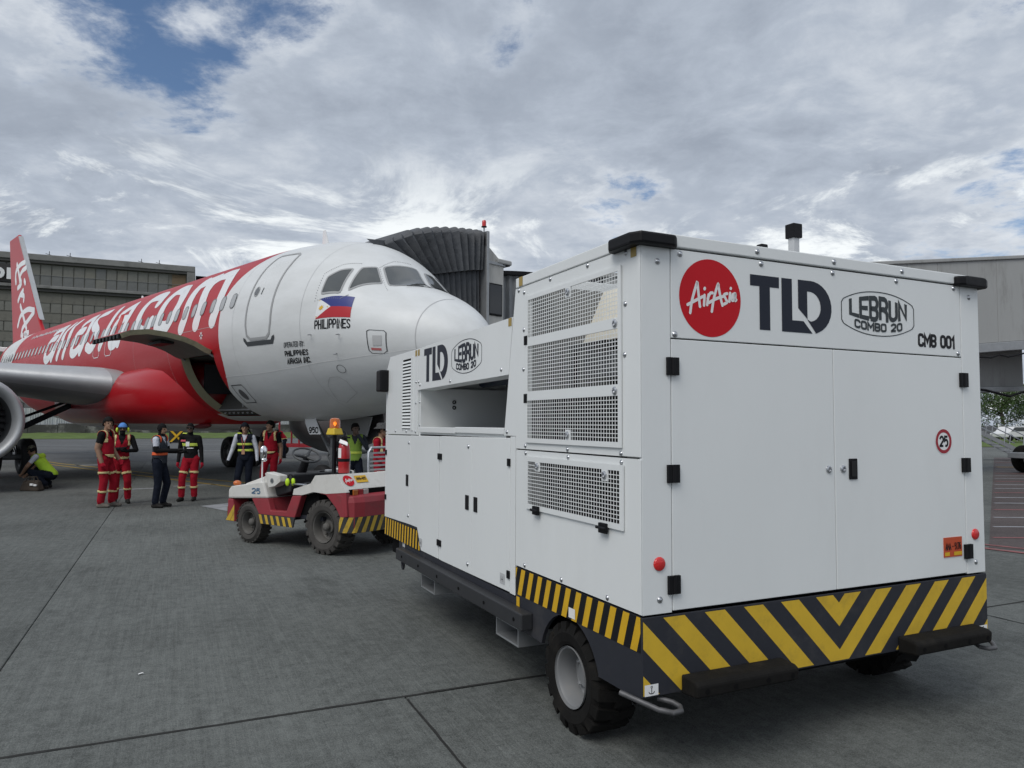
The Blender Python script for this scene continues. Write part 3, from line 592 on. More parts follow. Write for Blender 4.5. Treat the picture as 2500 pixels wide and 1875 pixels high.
    # ---- skirts and chassis
    arch = [(.016,.418),(.135,.404),(.405,.404)]+[(.715-.335*math.cos(a), .305+.335*math.sin(a)) for a in np.linspace(.30, PI-.30, 15)]+[(1.10,.41),(1.20,.41)]
    sk = [(.004,.797)]+arch+[(3.95,.43),(3.95,.60),(1.388,.602),(1.388,.797)]
    side(sk,'skirt',DARKG,x0=.006,x1=.03); MB().prism(sk, lambda y,z: (W-.03,y,z), lambda y,z: (W-.006,y,z)).build('skirt', DARKG, t)
    MB().box((0,-.002,.423),(W,.012,.797)).build('rear_skirt', DARKG, t, bevel=.003)
    MB().box((.45,.03,.40),(2.15,1.2,.79)).box((.06,1.2,.43),(W-.06,4.35,.61)).build('chassis', CORE, t)  # solid black boxes added inside the underbody to block light
    MB().lathe([(.06,.2),(.06,2.4)], 10, lambda a,b,h: (h,.715+a,.30+b)).build('axle', CORE, t)
    MB().box((-.075,1.145,.455),(.0055,3.79,.557)).build('side_bumper', mat('dark beam', (.022,.023,.026), .55, var=.2, vscale=3), t, bevel=.008)
    bt = MB()
    for k in range(6): bt.lathe([(.012,0),(.012,-.004),(0,-.004)], 8, lambda a,b,h,k=k: (-.0755+h,1.25+k*.47+a,.505+b))
    bt.build('bumper_bolt', CORE, t)
    for y in (1.335, 2.92):
        w = .345; MB().box((-.0,y,.298),(.5,y+.012,.42)).box((0,y+w-.012,.298),(.5,y+w,.42)).box((0,y+.012,.298),(.5,y+w-.012,.31)).box((.0,y+.012,.408),(.5,y+w-.012,.42)).build('fork_pocket', GALV, t)
    # hazard bands
    def band(y0, y1, z0, z1, n, lean, poly=None):
        sh = [rect2d(0, 0, y1-y0, z1-z0)] if poly is None else [poly2d([poly])]
        flat(sh, (0.005 if poly is None else -.002, y1, z0), (0,-1,0), (0,0,1), name='hazard_band', mt=BLACKV, parent=t, lift=.001)
        st = []; p = (y1-y0)/n
        for k in range(-1, n+1):
            x = k*p+.25*p; q = [(x,0),(x+p*.48,0),(x+p*.48+lean,z1-z0),(x+lean,z1-z0)]
            # clip to the band
            def clip(P, f):
                out = []
                for i in range(len(P)):
                    a, b = P[i-1], P[i]; fa, fb = f(a), f(b)
                    if fa*fb < 0: s_ = fa/(fa-fb); out.append((a[0]+(b[0]-a[0])*s_, a[1]+(b[1]-a[1])*s_))
                    if fb >= 0: out.append(b)
                return out
            q = clip(q, lambda a: a[0]); q = clip(q, lambda a: (y1-y0)-a[0]) if q else q
            if poly is not None and q:
                q = clip(q, lambda a: (poly[2][0]-poly[1][0])*(a[1]-poly[1][1])-(poly[2][1]-poly[1][1])*(a[0]-poly[1][0]))
            if len(q) > 2: st.append(poly2d([q]))
        flat(st, (0.005 if poly is None else -.002, y1, z0), (0,-1,0), (0,0,1), name='hazard_stripes', mt=YELLOW2, parent=t, lift=.0016, step=0)
    band(.018,1.386,.628,.795,12,.055)
    MB().prism([(3.29,.602),(4.446,.592),(4.446,.765),(3.405,.786)], lambda y,z: (.0,y,z), lambda y,z: (.02,y,z)).build('front_skirt', DARKG, t)
    band(3.29,4.44,.600,.766,14,.02,[(0,0),(1.15,0),(1.045,.175),(0,.165)])
    flat([rect2d(0,0,.045,.06)], (.004,1.372,.555), (0,-1,0), (0,0,1), name='label', mt=YELLOW2, parent=t)
    flat([rect2d(0,0,.07,.055)], (.004,.70,.640), (0,-1,0), (0,0,1), name='label', mt=WHITEV, parent=t, lift=.003)
    # chevrons on the rear skirt
    z0, z1, P = .432, .788, .2535; hgt = z1-z0; st = []
    def clipx(q, lo, hi):
        for sgn, lim in ((1, lo), (-1, hi)):
            out = []
            for i in range(len(q)):
                a, b = q[i-1], q[i]; fa, fb = sgn*(a[0]-lim), sgn*(b[0]-lim)
                if fa*fb < 0: s_ = fa/(fa-fb); out.append((a[0]+(b[0]-a[0])*s_, a[1]+(b[1]-a[1])*s_))
                if fb >= 0: out.append(b)
            q = out
            if not q: return q
        return q
    cx = 1.309
    for k in range(0, 7):
        a = cx-.045-k*P  # right end of each yellow stripe along the top edge, left half
        q = [(a-.128,hgt),(a,hgt),(a+hgt,0),(a-.128+hgt,0)]; q = clipx(q, .004, cx); 
        if len(q) > 2: st.append(poly2d([q]))
        q = [(2*cx-x, y) for x, y in q][::-1]; q = clipx(q, cx, W-.004) if q else q
        if len(q) > 2: st.append(poly2d([q]))
    flat(st, (0,-.002,z0), (1,0,0), (0,0,1), name='hazard_stripes', mt=YELLOW, parent=t, lift=.0012, step=0)
    for x in (.011, 2.517):
        lb = flat([rect2d(0,0,.079,.053)], (x,-.002,.430), (1,0,0), (0,0,1), name='lashing_label', mt=WHITEV, parent=t, lift=.0024)
        a = [stroke2d([(.04,.012),(.04,.036)],.004), ring2d(.04,.041,.003,.006,12), stroke2d([(.024,.019),(.03,.012),(.04,.010),(.05,.012),(.056,.019)],.004)]
        flat(a, (x,-.002,.430), (1,0,0), (0,0,1), name='anchor_symbol', mt=BLACKV, parent=lb, lift=.0030)
    # rubber rear bumpers
    for (xa, xb) in ((.225,.875),(1.775,2.45)):
        b = MB().prism([(-.002,.412),(-.125,.424),(-.130,.486),(-.105,.500),(-.002,.508)], lambda y,z,xa=xa: (xa,y,z), lambda y,z,xb=xb: (xb,y,z)).build('rubber_bumper', RUBBER, t, bevel=.012)
        h = MB()
        for f in (.09,.36,.68,.93): h.lathe([(.013,0),(.013,.004),(0,.004)], 10, lambda a,b_,hh,f=f: (xa+(xb-xa)*f+a,-.1285-hh*.3,.455+b_))
        h.build('bumper_hole', CORE, b)
    for x, s in ((.10,1),(W-.10,-1)):
        MB().tube([(x-.16*s,.10,.43),(x-.10*s,.02,.405),(x-.05*s,-.06,.385),(x,-.105,.378),(x+.05*s,-.10,.378),(x+.075*s,-.06,.38),(x+.06*s,-.02,.39),(x+.01*s,.03,.40)], .013, 10).build('tie_ring', mat('scuffed dark steel', (.10,.10,.105), .5, .3, var=.4, vscale=20), t, smooth=True)
    MB().tube([(.0,3.80+.03*math.cos(a),.40+.045*math.sin(a)) for a in np.linspace(0,2*PI,14)[:-1]], .010, 6, closed=True).build('tie_ring', DARKG, t, smooth=True)
    # roof corner bumpers
    def rb(poly): MB().prism(poly, lambda x,y: (x,y,2.592), lambda x,y: (x,y,2.652)).build('roof_bumper', BLACKP, t, bevel=.012)
    rb([(.02,.02),(.02,.25),(-.03,.235),(-.062,.19),(-.062,-.0),(-.03,-.055),(.175,-.055),(.20,-.03),(.215,-.008),(.215,.02)])
    rb([(W-.02,.02),(W-.25,.02),(W-.24,-.03),(W-.20,-.055),(W+.0,-.055),(W+.055,-.03),(W+.06,.18),(W+.03,.25),(W-.02,.25)])
    MB().box((-.09,4.36,2.035),(.10,4.52,2.255)).build('front_bumper', BLACKP, t, bevel=.015)
    # exhaust and lamp on the roof
    MB().box((1.622,.575,2.62),(1.676,.625,2.965)).build('exhaust_stack', mat('stained grey stack', (.45,.46,.47), .5, var=.1), t, bevel=.006); MB().box((1.610,.562,2.945),(1.690,.638,3.04)).build('exhaust_cap', BLACKP, t, bevel=.006)
    MB().box((1.115,.34,2.66),(1.17,.39,2.80)).build('roof_vent', BLACKP, t, bevel=.01)
    wg = MB()
    for k in range(9): wg.tube([(1.5,2.0+k*.17,2.46),(1.5,2.0+k*.17,2.76)], .012, 5)
    for k in range(6): wg.tube([(1.5,2.0,2.46+k*.06),(1.5,3.36,2.46+k*.06)], .009, 5)
    wg.box((1.48,1.9,2.735),(2.1,3.4,2.765)).build('roof_fan_guard', BLACKP, t)
    # ---- fittings
    hinge0 = MB().box((-.033,-.016,-.044),(-.003,0,.044)).box((.003,-.016,-.044),(.036,0,.044)).lathe([(.011,-.042),(.011,.042)], 10, lambda a,b,h: (a,-.012+b,h)).mesh('hinge'); hinge0.materials.append(BLACKP)
    def hinge(loc, s=1., rot=0.):
        o = bpy.data.objects.new('hinge', hinge0); COL.objects.link(o); o.parent = t; o.location = loc; o.scale = (s,s,s); o.rotation_euler = (0,0,rot)
    for z in (2.005,1.477,.940): hinge((.183,-.0005,z)); hinge((2.428,-.0005,z-.002 if z > 1 else .945))
    for (y, z) in ((2.84,1.444),(2.79,1.444),(1.484,1.462),(4.41,1.42),(1.484,.73),(2.84,.74),(2.79,.74),(4.41,.97)): hinge((-.0005,y,z), .56, -PI/2)
    for (y, z) in ((1.225,2.245),(1.225,1.877)): hinge((-.004,y,z), .66, -PI/2)
    for (y, z) in ((1.062,1.192),(.309,1.184)):
        MB().box((-.030,y-.034,z-.026),(-.012,y+.034,z+.026)).tube([(-.034,y-.045,z+.002),(-.034,y+.045,z+.002)], .009, 6).build('grille_hinge', BLACKP, t, bevel=.003)
    bolt0 = MB().lathe([(.0135,0),(.0125,.003),(.009,.0065),(.004,.0085),(0,.009)], 12, lambda a,b,h: (a,-h,b)).lathe([(.016,.0),(.016,.0018),(.013,.002)], 12, lambda a,b,h: (a,-h,b)).mesh('bolt'); bolt0.materials.append(STEEL)
    for p in bolt0.polygons: p.use_smooth = True
    def bolt(loc, rot=0., s=1.):
        o = bpy.data.objects.new('bolt', bolt0); COL.objects.link(o); o.parent = t; o.location = loc; o.rotation_euler = (0,0,rot); o.scale = (s,s,s)
    for (x, z) in ((.101,2.522),(.239,2.573),(.777,2.575),(1.309,2.575),(1.837,2.575),(2.364,2.575),(2.511,2.529),(.204,2.166),(2.392,2.168),(.104,.874),(2.51,.874)): bolt((x,-.0005,z))
    for x in (.745,1.315,1.882): bolt((x,-.0065,2.637))
    for (y, z) in ((1.35,2.585),(1.272,2.560),(.921,2.585),(.492,2.585),(.124,2.578),(1.274,2.319),(1.276,2.065),(.130,2.321),(.136,2.066),(1.522,1.662),(1.246,1.578),(.711,1.574),(.172,1.571),(1.241,1.533),(.704,1.530),(.168,1.527),(1.25,.83),(.78,.83),(.30,.83),(3.36,1.905),(3.40,2.09),(3.36,2.06),(2.60,2.055),(1.62,2.085),(3.47,2.09),(3.47,1.90),(4.42,1.64),(4.1,1.64),(3.75,1.64),(3.47,1.64),(3.36,1.70)): bolt((-.0005,y,z), -PI/2, .9)
    def lock(loc, rot=0.):
        o = bpy.data.objects.new('lock', LK); COL.objects.link(o); o.parent = t; o.location = loc; o.rotation_euler = (0,0,rot)
    LK = MB().lathe([(.021,0),(.020,.006),(.014,.010),(.011,.010),(.010,.004),(0,.004)], 16, lambda a,b,h: (a,-h,b)).mesh('lock'); LK.materials.append(STEEL)
    for x in (1.251,1.362): lock((x,-.0005,1.474))
    for (y, z) in ((.689,2.470),(.205,2.232),(.207,1.888),(.693,1.655),(1.062,1.458),(.307,1.455)): lock((-.0125,y,z), -PI/2)
    for (y, z) in ((3.66,1.535),(2.20,1.545),(3.66,.865),(2.20,.675)): bolt((-.0005,y,z), -PI/2, 1.1)
    # handles
    MB().box((1.407,-.008,1.414),(1.472,0-.0002,1.531)).build('door_handle', BLACKP, t, bevel=.016); MB().box((1.42,-.013,1.43),(1.459,-.0082,1.515)).build('handle_grip', mat('handle recess', (.004,.004,.004), .6), t, bevel=.002)
    for y in (3.70,2.217,2.053):
        MB().box((-.006,y-.033,1.073 if y < 3 else 1.134),(-.0002,y+.033,1.182 if y < 3 else 1.240)).build('side_handle', BLACKP, t, bevel=.003)
    # reflectors
    for x in (.102,2.508):
        MB().lathe([(.034,0),(.033,.006),(.028,.010),(0,.0105)], 24, lambda a,b,h,x=x: (x+a,-.0003-h,1.045+b)).build('reflector', mat('red reflector', (.62,.015,.015), .2, coat=.6, bump=.3, bscale=150), t, smooth=True)
    # labels
    for (y, z, w, h) in ((1.308,2.638,.052,.06),(1.481,2.394,.05,.055),(.056,2.572,.048,.055),(3.40,2.352,.05,.055),(3.475,2.352,.05,.055)): flat([rect2d(-w/2,-h/2,w/2,h/2)], (-.0004 if z < 2.6 else -.0064,y,z), (0,-1,0), (0,0,1), name='lifting_label', mt=TAG, parent=t)
    flat([rect2d(0,0,.05,.05)], (-.0004,4.42,2.20), (0,-1,0), (0,0,1), name='lifting_label', mt=TAG, parent=t)
    for (y, z) in ((3.33,.64),(1.62,.65),(3.83,.56)):
        lb = flat([rect2d(0,0,.075,.07)], (-.0006 if z > .6 else .004,y,z), (0,-1,0), (0,0,1), name='label', mt=mat('silver label', (.5,.51,.52), .4), parent=t)
        flat([stroke2d([(.02,.015),(.02,.05)],.004), stroke2d([(.02,.03),(.05,.03)],.004), stroke2d([(.05,.015),(.05,.05)],.004)], (-.0006 if z > .6 else .004,y,z), (0,-1,0), (0,0,1), name='symbol', mt=BLACKV, parent=lb, lift=.0022)
    # ---- graphics
    TLDs = [poly2d([[(0,.291),(.204,.291),(.204,.232),(.138,.232),(.138,0),(.064,0),(.064,.232),(0,.232)]]),
            poly2d([[(.222,.291),(.298,.291),(.298,.065),(.381,.065),(.448,0),(.222,0)]]),
            ]
    D = [(.343,.292),(.44,.292)]+[(.44+.157*math.sin(a), .146+.146*math.cos(a)) for a in np.linspace(.15,PI-.15,14)]+[(.475,.002),(.408,.078),(.43,.068)]+[(.43+.083*math.sin(a), .149+.083*math.cos(a)) for a in np.linspace(PI-.1,.1,12)]+[(.411,.232),(.411,.078),(.343,.135)]
    TLDs.append(poly2d([D]))
    def badge():
        w, h, nb = .617, .262, 10; out = []
        ev = lambda u: .131*(1-abs(2*u-1)**2.2*.50)*(1-max(0,(abs(2*u-1)-.94)/.06)**2*.22); us = [k/40 for k in range(41)]; top = [(w*u, .131+ev(u)) for u in us]; bot = [(w*u, .131-ev(u)) for u in us[::-1]]
        ring = top+bot; c = np.array([w/2, h/2]); inner = [tuple(c+(np.array(p)-c)*np.array([1-.020,1-.042])) for p in ring]
        V = np.array(ring+inner); n = len(ring); out.append((V, [(i,(i+1)%n,(i+1)%n+n,i+n) for i in range(n)]))
        for V, F in [(S_[0]/np.array([.49,.12]), S_[1]) for S_ in sign('LEBRUN', .49, .12, .0225, .42, .5)]:
            X = V[:,0]; arc = np.sin(PI*np.clip(X,0,1)); t_ = .203+.034*arc; b_ = .112-.030*arc; out.append((np.stack([.064+X*.490, b_+V[:,1]*(t_-b_)], 1), F))
        for V, F in sign('COMBO 20', .405, .052, .0125, .42, .6):
            X = V[:,0]/.405; arc = 1-4*(X-.5)**2; out.append((np.stack([.105+V[:,0], .026+.016*(1-arc)+V[:,1]], 1), F))
        return out
    BD = badge()
    for (o, ex, z) in (((.698,0,2.222),(1,0,0),0),((-.0,3.251,2.077),(0,-1,0),0)):
        flat(TLDs, o, ex, (0,0,1), name='logo_lettering', mt=NAVY, parent=t)
    flat(BD, (1.371,0,2.236), (1,0,0), (0,0,1), name='badge_lettering', mt=mat('dark green vinyl', (.022,.030,.034), .5), parent=t); flat(BD, (-.0,2.573,2.098), (0,-1,0), (0,0,1), name='badge_lettering', mt=NAVY, parent=t)
    dc = flat([disc2d(0,0,.200,64)], (.4325,0,2.364), (1,0,0), (0,0,1), name='round_logo', mt=REDV, parent=t, lift=.0012)
    flat(AIRASIA(.200), (.4325,0,2.364), (1,0,0), (0,0,1), name='logo_script', mt=WHITEV, parent=dc, lift=.0022)
    flat(sign('CMB 001', .352, .083, .0180, .42, .5), (2.018,0,2.193), (1,0,0), (0,0,1), name='fleet_number', mt=BLACKV, parent=t)
    sg = flat([disc2d(0,0,.078,40)], (2.230,0,1.623), (1,0,0), (0,0,1), name='speed_sign', mt=WHITEV, parent=t)
    flat([ring2d(0,0,.054,.074,40)], (2.230,0,1.623), (1,0,0), (0,0,1), name='sign_ring', mt=mat('dark red vinyl', (.32,.012,.025), .5), parent=sg, lift=.0025); flat(sign('25', .084, .070, .0135, .42, .55), (2.190,0,1.588), (1,0,0), (0,0,1), name='sign_digits', mt=BLACKV, parent=sg, lift=.0025)
    pl = MB().box((2.205,-.004,.922),(2.375,-.0005,1.040)).build('licence_plate', mat('orange plate', (.50,.07,.02), .5), t)
    flat([(S_[0]+np.array([.012,.042]), S_[1]) for S_ in sign('AMA - 5176', .146, .043, .0062, .42, .6)], (2.205,-.004,.922), (1,0,0), (0,0,1), name='plate_digits', mt=BLACKV, parent=pl); flat([rect2d(.006,.008,.05,.03), rect2d(.09,.008,.165,.03)], (2.205,-.004,.922), (1,0,0), (0,0,1), name='plate_strip', mt=YELLOW2, parent=pl)
    # ---- wheels
    ty, rim, nut = wheel_meshes(.302,.265,.163,17)
    tm, rm, nm = ty.mesh('tyre'), rim.mesh('rim'), nut.mesh('wheel_nut'); tm.materials.append(RUBBER); rm.materials.append(GREYRIM); nm.materials.append(GALV)
    for q in rm.polygons: q.use_smooth = True
    rm.set_sharp_from_angle(angle=R(35))
    for (x, y, rz) in ((.012,.715,0),(W-.012,.715,PI),(.80,3.75,0),(1.80,3.75,PI)):
        w = bpy.data.objects.new('wheel', tm); COL.objects.link(w); w.parent = t; w.location = (x,y,.302); w.rotation_euler = (.2,0,rz)
        for nm_, me in (('rim', rm),('wheel_nut', nm)):
            o = bpy.data.objects.new(nm_, me); COL.objects.link(o); o.parent = w
    return t
def AIRASIA(r):
    "handwritten word inside the round logo; unit coordinates scaled by r"
    S = [[(-.66,-.42),(-.60,-.1),(-.44,.36),(-.42,.3),(-.38,-.02),(-.35,-.24)],[(-.74,-.22),(-.5,-.1),(-.26,.02)],[(-.20,.06),(-.22,-.20)],[(-.20,.22),(-.19,.24)],[(-.07,.08),(-.12,-.18)],[(-.10,-.02),(-.02,.12),(.06,.14)],
         [(.03,-.34),(.10,.0),(.24,.38),(.26,.3),(.33,.0),(.38,-.16)],[(-.06,-.12),(.18,.0),(.42,.08)],[(.54,.16),(.44,.12),(.50,.0),(.54,-.06),(.44,-.12)],[(.64,.18),(.61,-.04)],[(.66,.30),(.665,.31)],[(.80,.18),(.72,.14),(.70,.0),(.76,.02),(.82,.18),(.80,.0),(.84,.02)]]
    return [stroke2d([(x*r, y*r) for x, y in p], .078*r, 4) for p in S]
gpu()
# ================================================================== airliner
AX = thing('airliner', 'red and white twin engine airliner parked nose in with its cargo door open', 'aircraft', (-.5077,13.4149,0), R(135.1116))
ZC = 3.817
FT = np.array([(0.0,-.62,-.62,0.0,-.62),(.03,-.47,-.77,.15,-.62),(.1,-.34,-.90,.29,-.62),(.3,-.11,-1.12,.54,-.60),(.6,.12,-1.31,.79,-.56),(1.0,.34,-1.48,1.05,-.50),(1.5,.55,-1.62,1.30,-.42),(1.8,.66,-1.68,1.41,-.36),(2.3,1.10,-1.76,1.57,-.28),(2.75,1.46,-1.83,1.68,-.20),(3.3,1.72,-1.90,1.79,-.12),(4.0,1.89,-1.97,1.88,-.06),(5,2.0,-2.05,1.945,-.02),(6,2.055,-2.07,1.97,0),(6.8,2.07,-2.07,1.975,0),(25,2.07,-2.07,1.975,0),(27,2.07,-1.95,1.96,.03),(29,2.05,-1.6,1.88,.15),(31,2.0,-1.05,1.68,.4),(33,1.9,-.4,1.38,.7),(35,1.72,.25,.95,.95),(36.6,1.5,.75,.5,1.12),(37.8,1.28,1.05,.15,1.16)])
def _pch(xs, ys):
    h = np.diff(xs); d = np.diff(ys)/h; m = np.zeros_like(ys); m[0] = d[0]; m[-1] = d[-1]
    for i in range(1, len(xs)-1):
        if d[i-1]*d[i] > 0: w1 = 2*h[i]+h[i-1]; w2 = h[i]+2*h[i-1]; m[i] = (w1+w2)/(w1/d[i-1]+w2/d[i])
    def f(x):
        x = min(max(x, xs[0]), xs[-1]); i = int(min(max(np.searchsorted(xs, x)-1, 0), len(xs)-2)); t = (x-xs[i])/h[i]
        return ys[i]*(2*t**3-3*t**2+1)+h[i]*m[i]*(t**3-2*t**2+t)+ys[i+1]*(-2*t**3+3*t**2)+h[i]*m[i+1]*(t**3-t**2)
    return f
_pf = [_pch(FT[:,0], FT[:,i]) for i in range(1,5)]; _pc = {}
def fprof(x):
    k = round(x, 4)
    if k not in _pc: _pc[k] = tuple(f(k) for f in _pf)
    return _pc[k]
def fs(x, th, lift=0.):
    "point on the hull; th in degrees, 0 starboard side, 90 crown"
    t, b, w, c = fprof(x); a = R(th); s, co = math.sin(a), math.cos(a); hh = (t-c) if s > 0 else (c-b)
    n = Vector((0, co/max(w,.02), s/max(hh,.02))).normalized()*lift
    return (x, w*co+n.y, ZC+c+hh*s+n.z)
def zth(x, z):
    t, b, w, c = fprof(x); q = z-ZC-c; return math.degrees(math.asin(max(-1, min(1, q/((t-c) if q > 0 else (c-b))))))
def hullpaint():
    m = bpy.data.materials.new('airliner livery'); m.use_nodes = True; nt = m.node_tree; nt.nodes.clear(); N = nt.nodes.new; L = nt.links.new
    out = N('ShaderNodeOutputMaterial'); b = N('ShaderNodeBsdfPrincipled'); L(b.outputs[0], out.inputs[0]); b.inputs['Roughness'].default_value = .30; b.inputs['Coat Weight'].default_value = .0; b.inputs['Specular IOR Level'].default_value = .36
    tc = N('ShaderNodeTexCoord'); sp = N('ShaderNodeSeparateXYZ'); L(tc.outputs['Object'], sp.inputs[0]); X, Y, Z = sp.outputs
    def mt(op, a, b_=None):
        k = N('ShaderNodeMath'); k.operation = op
        for i, v in enumerate((a, b_)):
            if v is None: continue
            if isinstance(v, (int, float)): k.inputs[i].default_value = v
            else: L(v, k.inputs[i])
        return k.outputs[0]
    up = mt('MAXIMUM', mt('SUBTRACT', Z, 4.3), 0.); dn = mt('MAXIMUM', mt('SUBTRACT', 3.2, Z), 0.)
    bx = mt('ADD', mt('SUBTRACT', 6.8, mt('MULTIPLY', mt('MULTIPLY', up, up), .52)), mt('MULTIPLY', mt('MULTIPLY', dn, dn), .75))
    red = mt('MULTIPLY', mt('GREATER_THAN', X, bx), mt('GREATER_THAN', Z, 1.93))
    rw = mt('MULTIPLY', mt('GREATER_THAN', X, mt('ADD', 27.55, mt('MULTIPLY', mt('MAXIMUM', mt('SUBTRACT', Z, 4.6), 0.), .5))), mt('LESS_THAN', X, 31.3)); red = mt('MULTIPLY', red, mt('SUBTRACT', 1., rw))
    n = N('ShaderNodeTexNoise'); n.inputs['Scale'].default_value = 1.6; n.inputs['Detail'].default_value = 8; n.inputs['Roughness'].default_value = .65
    mp = N('ShaderNodeMapping'); mp.inputs['Scale'].default_value = (.35,1,1.2); L(tc.outputs['Object'], mp.inputs[0]); L(mp.outputs[0], n.inputs['Vector'])
    dm = N('ShaderNodeMapRange'); L(n.outputs[0], dm.inputs[0]); dm.inputs[1].default_value = .35; dm.inputs[2].default_value = .75
    wm = N('ShaderNodeMix'); wm.data_type = 'RGBA'; L(mt('MULTIPLY', dm.outputs[0], .6), wm.inputs[0]); wm.inputs[6].default_value = (.68,.695,.70,1); wm.inputs[7].default_value = (.50,.51,.505,1)
    rm = N('ShaderNodeMix'); rm.data_type = 'RGBA'; L(mt('MULTIPLY', dm.outputs[0], .5), rm.inputs[0]); rm.inputs[6].default_value = (.40,.006,.012,1); rm.inputs[7].default_value = (.32,.006,.012,1)
    mx = N('ShaderNodeMix'); mx.data_type = 'RGBA'; L(red, mx.inputs[0]); L(wm.outputs[2], mx.inputs[6]); L(rm.outputs[2], mx.inputs[7]); L(mx.outputs[2], b.inputs['Base Color'])
    rr = N('ShaderNodeMapRange'); L(n.outputs[0], rr.inputs[0]); rr.inputs[3].default_value = .30; rr.inputs[4].default_value = .50; L(rr.outputs[0], b.inputs['Roughness'])
    return m
HULL = hullpaint()
SEAL = mat('grey door seal', (.33,.335,.34), .6); PANEL = mat('panel line grey', (.46,.465,.47), .6); DARKL = mat('dark hull marking', (.045,.05,.055), .5)
AWHITE = mat('airliner white', (.74,.75,.755), .3, coat=.3); ARED = mat('airliner red', (.40,.006,.012), .38, spec=.35)
BAREAL = mat('polished leading edge', (.46,.47,.48), .5, .45, var=.08); WINGG = mat('wing grey', (.30,.305,.31), .4, var=.06, vscale=.8)
KHAKI = mat('primer khaki', (.30,.28,.18), .55, var=.1, grime=(.10,.09,.06), gscale=3, gamt=.5); LINER = mat('cargo liner', (.06,.058,.052), .7, var=.15)
GLASS = mat('cockpit glass', (.055,.06,.058), .06, spec=.9, coat=.6); PANE = mat('cabin window pane', (.34,.35,.35), .15, coat=.3)
def airliner():
    # ---- hull with the open forward hold doorway
    xs = sorted(set([0.004,.012,.03,.06,.1,.15,.2,.3,.4,.5,.6,.8,1.0,1.2,1.4,1.55,1.7,1.8,1.9,2.0,2.1,2.2,2.3,2.4,2.5,2.6,2.75,2.9,3.1,3.3,3.6,4,4.5,5,5.5,6,6.5,6.8,7.2,9.1]+list(np.arange(10,25.1,1.25))+list(np.arange(25.5,37.9,.5))))
    ths = sorted(set(list(np.arange(-90,270,3.75))+[-13.4,-61.0,-70.])); ths = [t_ for t_ in ths if not (abs(t_+13.4) < 2 and t_ != -13.4) and not (abs(t_+61) < 2 and t_ != -61.) and not (abs(t_+70) < 2 and t_ != -70.)]
    nx, nt_ = len(xs), len(ths); mb = MB(); V = [fs(x, a) for x in xs for a in ths]; F = []
    for i in range(nx-1):
        for j in range(nt_):
            a0 = ths[j]; a1 = ths[(j+1)%nt_] if j+1 < nt_ else 270
            if abs(xs[i]-7.2) < 1e-6 and a0 >= -70.01 and a1 <= -13.3: continue
            F.append((i*nt_+j, i*nt_+(j+1)%nt_, (i+1)*nt_+(j+1)%nt_, (i+1)*nt_+j))
    F.append(tuple(reversed(range(nt_)))); F.append(tuple(range((nx-1)*nt_, nx*nt_)))
    mb.add(V, F); hull = mb.build('fuselage', HULL, AX, smooth='all')
    # doorway frame: strips running inwards from the four edges, hold interior
    fr = MB(); aa = np.linspace(-70,-13.4,16); inn = -.16
    for xq, sg in ((7.2,1),(9.1,-1)):
        fr = MB()
        for k in range(15): fr.add([fs(xq,aa[k],.002),fs(xq,aa[k+1],.002),fs(xq+.10*sg,aa[k+1],inn),fs(xq+.10*sg,aa[k],inn)], [(0,1,2,3)])
        fr.build('doorway_frame', KHAKI, AX)
    MB().add([fs(7.2,-61,-.01),fs(9.1,-61,-.01),fs(9.1,-61,-.5),fs(7.2,-61,-.5),fs(7.2,-70,-.03),fs(9.1,-70,-.03)], [(0,1,2,3),(0,4,5,1)]).build('doorway_sill', LINER, AX)
    hk = MB()
    for k in range(7): x = 7.35+k*.25; p = fs(x,-65.5,.0); hk.tube([(x,p[1]+.01,p[2]+.05),(x,p[1]+.03,p[2]-.0),(x+.06,p[1]+.02,p[2]+.02)], .018, 5)
    hk.build('latch_hook', GALV, AX); MB().tube([(7.2,.93,2.02),(9.1,.93,2.02)], .02, 6).build('sill_rail', GALV, AX)
    MB().box((6.4,-.75,1.96),(10.4,.75,1.98)).build('hold_floor', LINER, AX); MB().box((6.4,-1.7,3.30),(10.4,1.70,3.33)).build('hold_ceiling', LINER, AX); MB().prism([(-1.65,3.30),(-1.4,2.5),(-.75,1.97),(-.78,1.95),(-1.44,2.48),(-1.69,3.30)], lambda y,z: (6.4,y,z), lambda y,z: (10.4,y,z)).prism([(-1.65,3.30),(-1.4,2.5),(-.75,1.98),(.75,1.98),(1.4,2.5),(1.65,3.30)], lambda y,z: (6.37,y,z), lambda y,z: (6.4,y,z)).prism([(-1.65,3.30),(-1.4,2.5),(-.75,1.98),(.75,1.98),(1.4,2.5),(1.65,3.30)], lambda y,z: (10.4,y,z), lambda y,z: (10.43,y,z)).build('hold_wall', LINER, AX)
    MB().box((9.16,-.1,2.45),(9.2,1.28,3.2)).build('hold_panel', mat('dark hold panel', (.05,.05,.055), .5), AX); MB().tube([(7.75,.88,2.0),(7.7,.98,2.75)], .022, 6).build('hold_post', GALV, AX)
    # open hold door, swung up on its top edge
    pr = [(1.93,3.385),(2.05,3.43),(2.28,3.55),(2.54,3.64),(2.94,3.72),(3.34,3.75),(3.72,3.69),(3.90,3.61)]; n = len(pr)
    def off(i, d):
        a = Vector(pr[max(i-1,0)]); b = Vector(pr[min(i+1,n-1)]); t = (b-a).normalized(); return (pr[i][0]+t.y*d, pr[i][1]-t.x*d)
    dk = MB()
    for i in range(n-1):
        a, b = pr[i], pr[i+1]; dk.add([(7.22,*a),(9.08,*a),(9.08,*b),(7.22,*b)], [(0,1,2,3)])
    dr = dk.build('cargo_door', ARED, AX, smooth='all')
    dk = MB()
    for i in range(n-1):
        a, b = off(i,.11), off(i+1,.11); dk.add([(7.26,*a),(9.04,*a),(9.04,*b),(7.26,*b)], [(0,1,2,3)])
